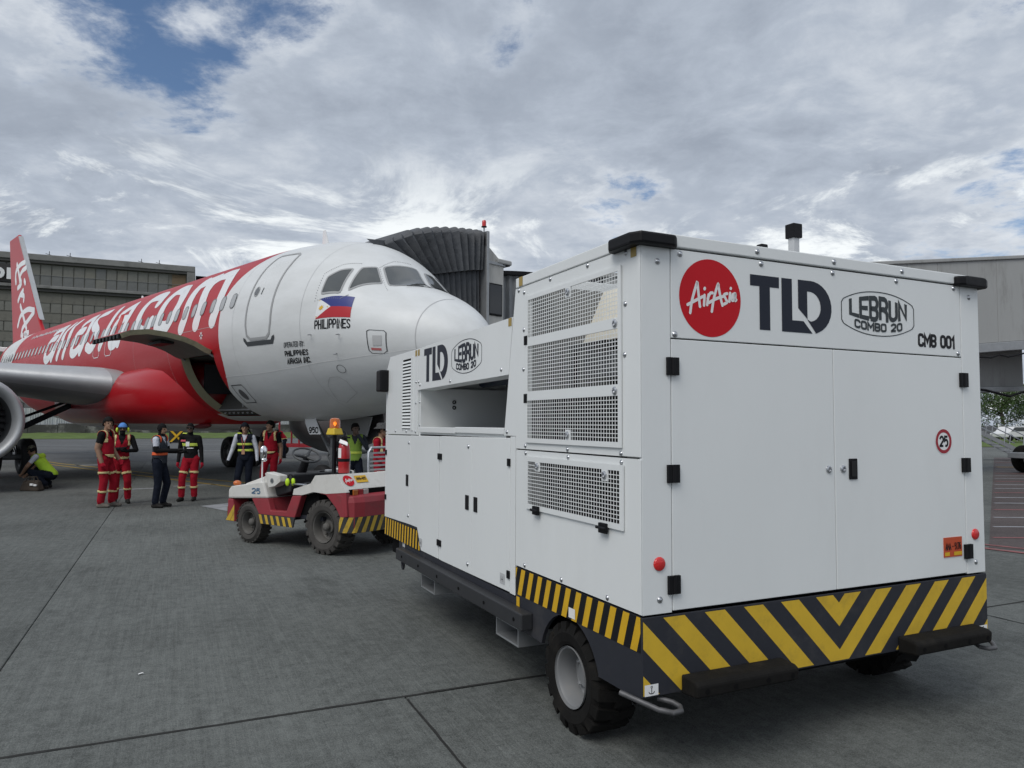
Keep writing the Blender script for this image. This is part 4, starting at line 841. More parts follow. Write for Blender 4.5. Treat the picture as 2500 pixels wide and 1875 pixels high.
    dk.build('door_lining', mat('door lining', (.15,.145,.13), .7, var=.15), dr, smooth='all'); dk = MB()
    for xo, xi in ((7.22,7.26),(9.08,9.04)):
        for i in range(n-1): a, b, c, d = pr[i], pr[i+1], off(i+1,.11), off(i,.11); dk.add([(xo,*a),(xo,*b),(xi,*c),(xi,*d)], [(0,1,2,3)])
    dk.add([(7.22,*pr[-1]),(9.08,*pr[-1]),(9.04,*off(n-1,.11)),(7.26,*off(n-1,.11))], [(0,1,2,3)]); dk.build('door_edge', KHAKI, dr)
    hk = MB()
    for k in range(8): x = 7.3+k*.24; hk.box((x,3.87,3.50),(x+.13,3.93,3.60))
    hk.build('door_latch', BLACKP, dr, bevel=.01); MB().box((7.6,2.65,3.50),(8.4,2.95,3.56)).build('door_mechanism', BLACKP, dr)
    [MB().tube([(q,1.85,3.25),(q,2.3,3.48)], .03, 6).build('door_actuator', GALV, AX) for q in (7.3,9.0)]
    MB().add([(7.24,3.93,3.66),(7.26,3.86,3.86),(7.3,3.8,4.05),(7.36,3.86,4.02),(7.32,3.95,3.8)], [(0,1,2,3,4)]).build('streamer', ARED, AX)
    # ---- decals on the hull, (x, theta) coordinates
    def hd(shapes, nm, m, parent=hull, lift=.006, dx=.09, dt=4., step=.0003):
        b = MB()
        for k, (V, F) in enumerate(shapes): V, F = cut_grid(V, F, dx, dt); b.add([fs(p[0], p[1], lift+k*step) for p in V], F)
        return b.build(nm, m, parent, smooth='all', fix=False)
    def quad(shapes, q):
        (ax,ay),(bx,by),(cx,cy),(dx,dy) = q    # UL, UR, LR, LL
        out = []
        for V, F in shapes:
            V, F = cut_grid(V, F, .12, .25); u, v = V[:,0], V[:,1]
            out.append((np.stack([(ax*(1-u)+bx*u)*v+(dx*(1-u)+cx*u)*(1-v), (ay*(1-u)+by*u)*v+(dy*(1-u)+cy*u)*(1-v)], 1), F))
        return out
    fq = [(2.94,15.78),(2.16,27.58),(2.10,8.93),(2.98,2.25)]
    BLUEF = mat('flag blue', (.022,.032,.19), .35); REDF = mat('flag red', (.42,.012,.02), .35); SUNF = mat('flag yellow', (.70,.42,.03), .4)
    fl = hd(quad([poly2d([[(0,1),(1,1),(1,.5),(.42,.5)]])], fq), 'flag', BLUEF, dx=.05, dt=2.5)
    hd(quad([poly2d([[(0,0),(.42,.5),(1,.5),(1,0)]])], fq), 'flag_field', REDF, fl, dx=.05, dt=2.5)
    hd(quad([poly2d([[(0,0),(.42,.5),(0,1)]])], fq), 'flag_triangle', AWHITE, fl, dx=.05, dt=2.5)
    sn = [poly2d([[(.14+.052*math.cos(a), .5+.085*math.sin(a)) for a in np.linspace(0,2*PI,13)[:-1]]])]
    for k in range(8): a = k*PI/4; sn.append(poly2d([[(.14+.085*math.cos(a), .5+.14*math.sin(a)),(.14+.03*math.cos(a+1.2), .5+.05*math.sin(a+1.2)),(.14+.03*math.cos(a-1.2), .5+.05*math.sin(a-1.2))]]))
    for c in ((.035,.10),(.035,.90),(.33,.5)): sn.append(disc2d(*c,.022,8))
    hd(quad(sn, fq), 'flag_sun', SUNF, fl, .009, .05, 2.5, .0001)
    def word(s, q, st, nm, m=BLACKV, lw=.6, sp=.46):
        w = abs(q[0][0]-q[1][0]); h = abs(q[0][1]-q[3][1])*.031; return hd(quad([(V/np.array([w,h]), F) for V, F in sign(s,w,h,st,sp,lw)], q), nm, m, dx=.05, dt=2.5, step=.00005)
    word('PHILIPPINES', [(2.985,1.4),(2.085,7.8),(2.075,-.5),(2.99,-4.6)], .026, 'registration_lettering')
    word('OPERATED BY:', [(3.99,-12.8),(3.32,-12.0),(3.35,-15.5),(4.03,-16.0)], .014, 'operator_lettering', DARKL); word('PHILIPPINES', [(4.04,-18.0),(3.26,-17.4),(3.30,-21.2),(4.07,-21.6)], .021, 'operator_lettering'); word('AIRASIA INC.', [(4.03,-22.8),(3.24,-22.3),(3.29,-26.4),(4.09,-26.5)], .021, 'operator_lettering')
    # passenger door, hatches, panel lines
    def outline(pts, w, nm, m, lift=.007, asp=.0345, closed=True, parent=hull):
        P = [(x, a*asp) for x, a in pts]; P = P+[P[0]] if closed else P
        V, F = ribbon(P, w); V = np.stack([V[:,0], V[:,1]/asp], 1); return hd([(V, F)], nm, m, parent, lift, .08, 3.)
    dpts = [(5.47,0),(5.47,20),(5.46,40),(5.42,50),(5.36,52.6),(4.62,52.6),(4.50,50),(4.45,40),(4.44,20),(4.44,0),(4.50,-6.5),(4.62,-8.9),(5.28,-8.9),(5.42,-6.5)]
    dseal = outline(dpts, .06, 'passenger_door', SEAL); hd([poly2d([[(5.58,-7.5),(5.58,-9.5),(5.45,-12.9),(4.40,-12.9),(4.31,-9.5),(4.31,-7.5),(4.40,-8.2),(4.45,-10.2),(5.43,-10.2),(5.50,-8.2)]])], 'door_sill', DARKL, dx=.06, dt=2)
    hd([disc2d(5.23/1,20.9/30,.0,3)] if False else [poly2d([[(5.23+.075*math.cos(a), 20.9+2.6*math.sin(a)) for a in np.linspace(0,2*PI,17)[:-1]]])], 'door_window', mat('door window', (.12,.125,.13), .2), dseal, .008, .05, 2); outline([(5.23+.095*math.cos(a), 20.9+3.2*math.sin(a)) for a in np.linspace(0,2*PI,17)[:-1]], .02, 'door_window_frame', SEAL, .008, parent=dseal)
    outline([(5.0,18.5),(4.98,23)], .03, 'door_handle', DARKL, closed=False, parent=dseal)
    outline([(1.715,-1),(1.715,-17),(1.66,-19.4),(1.41,-19.2),(1.345,-17),(1.325,0),(1.37,2.1),(1.66,.5)], .018, 'service_hatch', DARKL); hd([poly2d([[(1.60,-4),(1.41,-3),(1.43,-12.1),(1.61,-12.9)]])], 'hatch_cover', PANEL, dx=.05, dt=3); hd([rect2d(1.45,-16.6,1.66,-14.6)], 'hatch_text', mat('red placard', (.45,.12,.12), .6), dx=.05, dt=3)
    outline([(6.93,-37.1),(6.42,-37.1),(6.36,-40),(6.36,-50),(6.42,-52.4),(6.93,-52.6)], .022, 'service_hatch', DARKL); hd([poly2d([[(6.67+.14*math.cos(a), -45+4.6*math.sin(a)) for a in np.linspace(0,2*PI,17)[:-1]]])], 'hatch_cover', mat('hatch oval', (.10,.10,.105), .5), dx=.06, dt=2)
    outline([(.82,a) for a in np.arange(-85,95,6)], .012, 'radome_joint', PANEL, closed=False); outline([(6.95,-30.6),(5.5,-30.2),(3.87,-28.9),(2.4,-24.5),(1.6,-20.5),(.83,-14.6)], .014, 'waist_seam', WHITEV, closed=False)
    for xq in (3.42,6.1,9.9,12.4): outline([(xq,a) for a in np.arange(-85,92,6)], .007, 'skin_joint', PANEL, .004, closed=False)
    outline([(2.75,-38),(2.62,-42),(2.62,-54),(3.2,-62),(3.35,-58),(3.2,-44),(3.0,-38)], .010, 'service_hatch', PANEL); outline([(2.55+.11*math.cos(a), -32+3.2*math.sin(a)) for a in np.linspace(0,2*PI,15)[:-1]], .012, 'static_port', DARKL)
    outline([(12.35,36),(9.6,2.0),(9.2,.5)][1:], .008, 'skin_joint', PANEL, .0045, closed=False); outline([(9.2,3),(6.95,3)], .008, 'skin_joint', PANEL, .0045, closed=False)
    fw_ = [poly2d([[(7.75+(.05+.03*math.cos(6*a))*math.cos(a)*1.3, -1.5+(1.9+1.0*math.cos(6*a))*math.sin(a)) for a in np.linspace(0,2*PI,37)[:-1]]])]
    hd(fw_, 'valve_marking', AWHITE, dx=.06, dt=2); hd([poly2d([[(7.75+.03*math.cos(a), -1.5+.9*math.sin(a)) for a in np.linspace(0,2*PI,13)[:-1]]])], 'valve', BLACKV, lift=.009, dx=.06, dt=2)
    # cockpit panes, both sides
    for mir in (0, 1):
        for P in ([(2.94,19.6),(2.97,32.4),(2.80,40.8),(2.59,47.2),(2.50,25.1)], [(2.36,29.5),(2.49,52.3),(2.34,62.6),(1.99,54.6)], [(1.88,57.7),(2.30,67.0),(2.27,97.),(1.51,91.)] if not mir else [(1.88,57.7),(2.28,67.3),(2.22,77.),(1.55,84.)]):
            Q = [(x, 180-a if mir else a) for x, a in P]; asp = .022
            Q2 = []
            m_ = len(Q)
            for i in range(m_):   # rounded corners
                a, b, c = [np.array(Q[k % m_]) for k in (i-1, i, i+1)]; Q2 += [tuple(b+(a-b)*.10), tuple(b+(a-b)*.025+(c-b)*.025), tuple(b+(c-b)*.10)]
            g = hd([poly2d([Q2])], 'cockpit_window', GLASS, lift=.007, dx=.05, dt=3); Pq = [(x, a*asp) for x, a in Q2]; V, F = ribbon(Pq+[Pq[0]], .030); V = np.stack([V[:,0], V[:,1]/asp], 1); hd([(V, F)], 'window_frame', SEAL, g, .010, .05, 3)
    # cabin windows: one pane and one frame mesh, set along the side
    x0w, pit = 6.25, .5416; zt = zth(8., 4.438)
    def rrect(cx, ct, w, h, n=5):
        o = []
        for (sx, sy, a0) in ((1,1,0),(-1,1,90),(-1,-1,180),(1,-1,270)):
            for k in range(n+1): a = R(a0+90*k/n); o.append((cx+sx*(w/2-.085)+.085*math.cos(a), ct+(sy*(h/2-.10)+.10*math.sin(a))/.0352))
        return o
    def shifted(me, nm, dxx, parent):
        o = bpy.data.objects.new(nm, me); COL.objects.link(o); o.parent = parent; o.location = (dxx,0,0); return o
    wm = hd([poly2d([rrect(8.,zt,.205,.315)])], 'window', PANE, lift=.008, dx=.3, dt=2.5).data; P = [(x, a*.0352) for x, a in rrect(8.,zt,.225,.335)]; V, F = ribbon(P+[P[0]], .022); fm = hd([(np.stack([V[:,0],V[:,1]/.0352],1), F)], 'window_frame', mat('window surround', (.16,.165,.17), .5), lift=.010, dx=.3, dt=2.5).data
    for o in list(hull.children):
        if o.data in (wm, fm): bpy.data.objects.remove(o)
    for k in range(46):
        x = x0w+k*pit
        if x > 30: break
        w = shifted(wm, 'window', x-8., AX); f = bpy.data.objects.new('window_frame', fm); COL.objects.link(f); f.parent = w
    for xq in (14.6, 15.75): outline([(xq+.30,-1),(xq+.30,14),(xq-.30,14),(xq-.30,-1),(xq-.2,-3),(xq+.2,-3)], .02, 'overwing_exit', AWHITE, .011)
    # big lettering
    ST = [[(9.0,45.6),(9.07,37.2),(9.02,26.3),(8.91,14.4),(9.01,7.2)],[(9.02,26.3),(9.05,34.9),(8.98,42.1),(8.63,44.6),(8.33,46.2)],[(8.4,39.8),(8.23,30.1),(8.07,18.4),(8.12,7.5)],[(8.23,30.1),(8.21,40.3),(7.89,46.0),(7.4,45.4)],[(7.37,44.3),(7.14,32.9),(7.06,18.3),(7.17,7.5)],
      [(10.05,42.9),(10.6,44.3),(10.85,35.0),(10.84,23.2),(10.8,14.0),(10.4,9.8),(10.05,10.9),(9.77,19.2),(9.74,31.7),(10.05,42.9)],[(11.52,35.7),(11.65,43.5),(12.4,44.5),(12.60,36.0),(12.51,22.6),(12.31,14.6),(11.89,9.9),(11.53,12.4),(11.39,17.4)],
      [(14.59,35.1),(14.29,39.6),(13.89,43.9)],[(13.88,42.9),(13.6,28.6),(13.63,14.3),(13.76,5.9)],[(13.87,27.6),(14.47,27.6),(14.54,19.3),(14.55,10.0),(14.36,5.2),(13.92,7.4),(13.66,16)],[(15.37,44.8),(15.17,29.1),(15.22,14.8),(15.46,6.1)],[(16.43,45.5),(17.17,42.8),(17.05,31.8),(16.23,21.5),(16.0,11.9),(16.4,5.9),(16.85,8.8)],
      [(18.5,36.5),(18.24,41.0),(17.74,43.7)],[(17.79,43.4),(17.31,24.4),(17.34,11.9),(17.55,5.4)],[(17.91,27.6),(18.54,26.9),(18.52,16.6),(18.58,8.0),(18.26,4.9),(17.76,9.2),(17.4,20)],[(19.6,44.7),(19.81,37.0),(19.39,20.1),(19.52,5.3)],[(20.22,42.6),(20.45,32.2),(20.11,17.7),(20.27,5.1)],[(22.03,36.4),(21.57,39.7),(20.95,41.4)],[(21.09,40.7),(20.81,25.1),(20.82,12.9),(21.03,4.9)],[(21.31,28.1),(21.94,27.0),(21.99,17.6),(21.99,8.0),(21.65,4.3),(21.16,9.7),(20.9,22)]]
    hd([stroke2d(p, .40 if p[0][0] < 13 else .31, 5, None, .0352) for p in ST], 'titles_lettering', AWHITE, lift=.004, dx=.4, dt=4, step=.0001)
    sm = []
    for k in range(26): x = 26.2-k*.21; sm.append(stroke2d([(x, 40+rng.uniform(-1,1)),(x-.06, 43+rng.uniform(-1,2)),(x-.13, 40+rng.uniform(-1,1))], .05, 3, None, .0352))
    hd(sm, 'slogan_lettering', AWHITE, lift=.004, dx=.5, dt=4, step=.0001)
    # ---- fin and tailplane
    fin = [(29.2,5.86),(30.9,6.0),(31.5,6.45),(36.35,11.5),(36.7,11.72),(38.72,11.72),(37.05,6.2),(36.9,5.3),(33,5.6)]; h = .09
    fo = MB().prism(fin, lambda x,z: (x,-h,z), lambda x,z: (x,h,z)).build('fin', ARED, AX, bevel=.07, seg=3)
    le = [(31.35,6.75),(36.42,11.62),(36.1,11.62),(31.05,6.7)]; MB().prism([(31.38,6.62),(36.42,11.60),(36.62,11.60),(31.70,6.78)], lambda x,z: (x,-h-.004,z), lambda x,z: (x,h+.004,z)).build('fin_leading_edge', BAREAL, fo)
    FS = [[(34.9,9.95),(35.78,9.96),(36.67,9.81),(36.86,9.44),(36.72,9.1)],[(34.6,9.61),(35.39,9.55),(35.84,9.3),(35.53,8.9),(36.24,8.76)],[(36.64,10.08),(36.12,9.49),(35.8,9.05)],[(36.04,8.06),(35.67,8.29),(35.05,8.49)],[(35.42,8.3),(34.85,8.19),(34.84,7.94)],[(32.6,7.2),(33.93,7.37),(35.32,7.2),(35.89,6.71)],[(35.49,7.73),(34.74,7.07),(34.0,6.39)],[(32.6,7.1),(33.69,6.81),(34.8,6.5),(35.06,6.14)],[(33.58,6.17),(34.43,6.16),(33.78,5.96),(34.3,5.85)],[(34.74,6.13),(34.85,5.85)],[(34.85,8.98),(34.65,8.82)]]
    flat([stroke2d(p, .27, 5) for p in FS], (0,h,0), (1,0,0), (0,0,1), lift=-.006, name='fin_lettering', mt=AWHITE, parent=fo, step=-.0002)
    for s in (1,-1): MB().hexa([(33.2,s*.6,5.05),(36.6,s*.6,5.1),(38.0,s*6.2,5.7),(36.6,s*6.2,5.7),(33.2,s*.6,5.3),(36.6,s*.6,5.2),(38.0,s*6.2,5.75),(36.6,s*6.2,5.8)]).build('tailplane', AWHITE, AX, bevel=.03)
    # ---- wings
    def af(n=22, tk=.14):
        up = []; lo = []
        for k in range(n+1):
            x = (1-math.cos(PI*k/n))/2; y = 5*tk*(.2969*math.sqrt(x)-.126*x-.3516*x*x+.2843*x**3-.1015*x**4); cam_ = .018*math.sin(PI*x); up.append((x, y+cam_)); lo.append((x, -y*1.05+cam_))
        return up[::-1]+lo[1:]
    sec = [(1.4,12.55,7.3,2.62,.165),(2.3,13.0,6.9,2.80,.16),(4.2,14.0,5.6,2.98,.145),(6.4,15.15,4.2,3.18,.125),(11,17.5,2.9,3.60,.115),(16.9,20.5,1.6,4.15,.11)]
    for s in (1,-1):
        V = []; n = len(af())
        for (y, xl, ch, z, tk) in sec: V += [(xl+px*ch, s*y, z+pz*ch-px*ch*.05) for px, pz in af(tk=tk)]
        F = [(i*n+k, i*n+(k+1)%n, (i+1)*n+(k+1)%n, (i+1)*n+k) for i in range(len(sec)-1) for k in range(n)]+[tuple(range((len(sec)-1)*n, len(sec)*n))]
        w = MB().add(V, F).build('wing', WINGG, AX, smooth='all'); V = []; P = [p for p in af() if p[0] < .12]; 
        for (y, xl, ch, z, tk) in sec[1:]: A_ = af(tk=tk); idx = [i for i, p in enumerate(A_) if (p[0] < .15 and i <= 22) or (p[0] < .055 and i > 22)]; V += [(xl+A_[i][0]*ch-.012, s*y, z+A_[i][1]*ch*1.012-A_[i][0]*ch*.05) for i in idx]; m_ = len(idx)
        MB().add(V, [(i*m_+k, i*m_+k+1, (i+1)*m_+k+1, (i+1)*m_+k) for i in range(len(sec)-2) for k in range(m_-1)]).build('slat', BAREAL, w, smooth='all')
    # belly fairing
    bf = [(9.3,1.0,2.6,.7),(9.8,1.62,2.55,.95),(10.5,1.98,2.52,1.02),(11.5,2.20,2.50,1.04),(13,2.32,2.45,1.02),(15,2.36,2.38,.95),(17.5,2.36,2.32,.86),(19.2,2.25,2.28,.78),(20.3,1.95,2.3,.66),(20.9,1.4,2.35,.45),(21.1,.3,2.4,.15)]
    b = MB(); n = 40
    V = []
    for (x, wy, zc, hh) in bf:
        for k in range(n):
            a = 2*PI*k/n; c, s = math.cos(a), math.sin(a); e = .72; V.append((x, wy*math.copysign(abs(c)**e, c), zc+hh*math.copysign(abs(s)**e, s)*(1 if s < 0 else .95)))
    F = [(i*n+k, i*n+(k+1)%n, (i+1)*n+(k+1)%n, (i+1)*n+k) for i in range(len(bf)-1) for k in range(n)]+[tuple(range(n)), tuple(range((len(bf)-1)*n, len(bf)*n))]
    fmat = bpy.data.materials.new('fairing livery'); fmat.use_nodes = True; nt = fmat.node_tree; pb = nt.nodes['Principled BSDF']; tc = nt.nodes.new('ShaderNodeTexCoord'); sp = nt.nodes.new('ShaderNodeSeparateXYZ'); gt = nt.nodes.new('ShaderNodeMath'); gt.operation = 'GREATER_THAN'; mx = nt.nodes.new('ShaderNodeMix'); mx.data_type = 'RGBA'
    nt.links.new(tc.outputs['Object'], sp.inputs[0]); nt.links.new(sp.outputs[2], gt.inputs[0]); gt.inputs[1].default_value = 1.66; nt.links.new(gt.outputs[0], mx.inputs[0]); mx.inputs[6].default_value = (.60,.60,.60,1); mx.inputs[7].default_value = (.38,.006,.012,1); nt.links.new(mx.outputs[2], pb.inputs['Base Color']); pb.inputs['Roughness'].default_value = .28; pb.inputs['Specular IOR Level'].default_value = .4; pb.inputs['Coat Weight'].default_value = .1
    b.add(V, F).build('belly_fairing', fmat, AX, smooth='all')
    MB().prism([(0,0),(.55,0),(.5,.16),(.0,.20)], lambda x,z: (14.4+x,1.66,1.62-z*1.6), lambda x,z: (14.4+x,1.80,1.62-z*1.6)).build('drain_mast', ARED, AX); 
    MB().sphere((10.3,.9,1.62),(.65,.16,.09)).build('scoop', mat('dark red scoop', (.12,.01,.015), .5), AX, smooth=True)
    # ---- engines
    f_ = lambda a,b,h: (h,a,b)
    for (y, z) in ((5.75,1.72),(-5.25,1.74)):
        g = lambda a,b,h,y=y,z=z: (h,y+a,z+b)
        lip = MB().lathe([(.80,11.62),(.84,11.45),(.89,11.36),(.95,11.32),(1.0,11.345),(1.04,11.42),(1.08,11.6),(1.105,11.8)], 56, g).build('inlet_lip', BAREAL, AX, smooth='all')
        MB().lathe([(1.105,11.8),(1.15,12.2),(1.16,12.9),(1.08,14.0),(.92,14.9),(.72,15.5),(.55,15.7),(.35,15.9),(.0,16.6)], 48, g).build('nacelle', WINGG, AX, smooth='all')
        MB().lathe([(.80,11.62),(.80,12.0),(.82,12.5)], 40, g).build('inlet_duct', mat('inlet liner', (.08,.082,.085), .5), AX, smooth='all')
        fan = MB().lathe([(.82,12.5),(0,12.5)], 40, g)
        for k in range(30):
            a = 2*PI*k/30; P = []
            for rr, tw, ch in ((.26,.5,.10),(.55,.8,.15),(.81,1.1,.17)):
                for sg in (-1, 1): aa_ = a+sg*math.cos(tw)*-ch/rr*.5*.7+.12*(rr-.26); P.append(g(rr*math.cos(aa_), rr*math.sin(aa_), 12.3+sg*math.sin(tw)*ch*.5))
            fan.add(P, [(0,1,3,2),(2,3,5,4)])
        fan.build('fan', mat('fan blades', (.09,.09,.095), .35, .7), AX, fix=False); MB().lathe([(0,11.95),(.10,12.02),(.20,12.18),(.27,12.36)], 28, g).build('spinner', mat('spinner grey', (.12,.12,.125), .4), AX, smooth='all')
        flat([ring2d(0,0,.0,.0,6)] if False else [stroke2d([(.06*math.cos(a)*(1+a*.35), .06*math.sin(a)*(1+a*.35)) for a in np.linspace(0,4.5,12)], .035, 2)], (11.99,y,z), (0,-1,0), (0,0,1), lift=.05, name='spinner_spiral', mt=WHITEV, parent=AX)
        sg = 1 if y > 0 else -1; MB().hexa([(12.6,y-.16,z+.9),(16.5,y-.14,z+.5),(16.5,y+.14,z+.5),(12.6,y+.16,z+.9),(13.6,y-.12,z+1.25),(17.4,y-.12,z+1.5),(17.4,y+.12,z+1.5),(13.6,y+.12,z+1.25)]).build('pylon', WINGG, AX)
    # ---- landing gear
    AT = mat('aircraft tyre', (.012,.012,.013), .75, var=.15, vscale=6)
    def wheel(c, r, w, nm='gear_wheel'):
        g = lambda a,b,h: (c[0]+a,c[1]+h,c[2]+b)
        t_ = MB().lathe([(r*.52,-w*.42),(r*.60,-w*.48),(r*.80,-w*.5),(r*.93,-w*.42),(r,-w*.25),(r,w*.25),(r*.93,w*.42),(r*.80,w*.5),(r*.60,w*.48),(r*.52,w*.42)], 40, g).build(nm, AT, AX, smooth='all')
        MB().lathe([(r*.53,-w*.42),(r*.48,-w*.36),(r*.42,-w*.1),(r*.2,-w*.1),(r*.18,-w*.3),(0,-w*.3)], 28, g).lathe([(r*.53,w*.42),(r*.48,w*.36),(r*.42,w*.1),(r*.2,w*.1),(r*.18,w*.3),(0,w*.3)], 28, g).build('wheel_hub', mat('grey wheel hub', (.13,.13,.13), .5, .3, grime=(.03,.03,.03), gscale=6, gamt=.6), t_, smooth=True)
    GG = mat('gear leg grey', (.16,.165,.17), .5, var=.15, grime=(.03,.03,.03), gscale=4, gamt=.6)
    for s in (1,-1):
        for y in (3.34,4.26): wheel((17.7,s*y,.585),.585,.42)
        MB().tube([(17.7,s*3.8,.585),(17.68,s*3.82,1.5),(17.6,s*3.9,2.9)], [.10,.13,.16], 12).tube([(17.7,s*3.3,.585),(17.7,s*4.3,.585)], .09, 10).build('gear_leg', GG, AX, smooth=True)
        MB().tube([(17.68,s*3.8,1.35),(16.9,s*2.3,2.25)], .09, 8).tube([(17.66,s*3.8,1.7),(17.5,s*2.2,2.4)], .05, 6).build('gear_brace', DARKG, AX, smooth=True); MB().box((17.1,s*4.45,1.0),(18.3,s*4.50,2.6)).build('gear_door', AWHITE if s > 0 else WINGG, AX, bevel=.01)
        cl = MB()
        for k in range(5): a = k*1.25; cl.tube([(17.55,s*(3.6+.05*k),.75),(17.5+.1*math.cos(a),s*(3.7+.1*k),1.2),(17.6,s*3.75,1.8)], .018, 5)
        cl.build('hydraulic_line', BLACKP, AX)
    for y in (-.25,.25): wheel((5.07,y,.38),.38,.22)
    MB().tube([(5.07,0,.38),(5.05,0,1.2),(4.95,0,2.1)], [.06,.075,.09], 10).tube([(5.07,-.3,.38),(5.07,.3,.38)], .05, 8).tube([(5.06,0,.95),(5.9,0,1.8)], .045, 8).tube([(5.1,.0,.7),(5.28,0,.95),(5.1,0,1.15)], .03, 6).build('nose_gear_leg', GG, AX, smooth=True)
    dp = [(5.66,1.90),(5.26,1.90),(4.97,1.47),(4.98,1.45),(5.42,1.44),(5.46,1.46),(5.65,1.71)]
    nd = MB().prism(dp, lambda x,z: (x,.36,z), lambda x,z: (x,.39,z)).build('nose_gear_door', AWHITE, AX, bevel=.008)
    flat([(np.stack([V[:,0]*1., V[:,1]],1), F) for V, F in sign('950', .42, .145, .032, .3, .55)], (5.47,.39,1.472), (-1,0,0), (0,0,1), name='door_number', mt=BLACKV, parent=nd)
    MB().prism([(4.3,1.85),(6.1,1.88),(6.05,1.45),(4.5,1.40)], lambda x,z: (x,-.55,z), lambda x,z: (x,-.52,z)).build('nose_gear_door', WINGG, AX)
    MB().sphere((5.0,.02,1.62),(.10,.10,.08)).sphere((4.93,.16,1.45),(.05,.09,.09)).sphere((4.93,-.16,1.45),(.05,.09,.09)).build('taxi_light', GG, AX, smooth=True)
    # aerials and probes
    for (xq, hz) in ((5.45,.46),(17.6,.30)):
        zq = ZC+fprof(xq)[0]-.03; MB().hexa([(xq-.1,-.02,zq),(xq+.22,-.02,zq),(xq+.22,.02,zq),(xq-.1,.02,zq),(xq+.10,-.01,zq+hz),(xq+.20,-.01,zq+hz),(xq+.20,.01,zq+hz),(xq+.10,.01,zq+hz)]).build('blade_aerial', AWHITE, AX)
    for (xq, th) in ((1.25,-55),(1.9,-62)): p = Vector(fs(xq,th,0)); q = Vector(fs(xq,th,.12)); MB().tube([p,q,q+Vector((-.16,0,-.01))], .014, 6).build('probe', GALV, AX)
    rv = MB()
    for P in ([(1.80,52),(2.32,64),(2.42,80),(2.40,96)],[(3.05,14),(3.10,34),(2.86,46),(2.56,56)],[(2.98,15),(2.45,21),(2.30,27)]):
        for i in range(len(P)-1):
            for q in np.linspace(0,1,12)[:-1]: x_, t_ = P[i][0]*(1-q)+P[i+1][0]*q, P[i][1]*(1-q)+P[i+1][1]*q; c_ = fs(x_,t_,.004); rv.sphere(c_, .009, 6, 4)
    rvo = rv.build('rivet_row', SEAL, AX, fix=False); rvo['kind'] = 'stuff'
    for (xq, th) in ((2.35,-6),(2.5,-20),(1.15,-32),(3.1,-8)): p = Vector(fs(xq,th,0)); q = Vector(fs(xq,th,.07)); MB().tube([p,q,q+Vector((-.09,0,0))], .010, 6).build('probe', GALV, AX)
    # wipers
    for s in (1,-1): MB().tube([fs(1.56,90-s*8,.02),fs(1.66,90-s*22,.03)], .008, 5).build('wiper', BLACKP, AX)
airliner()
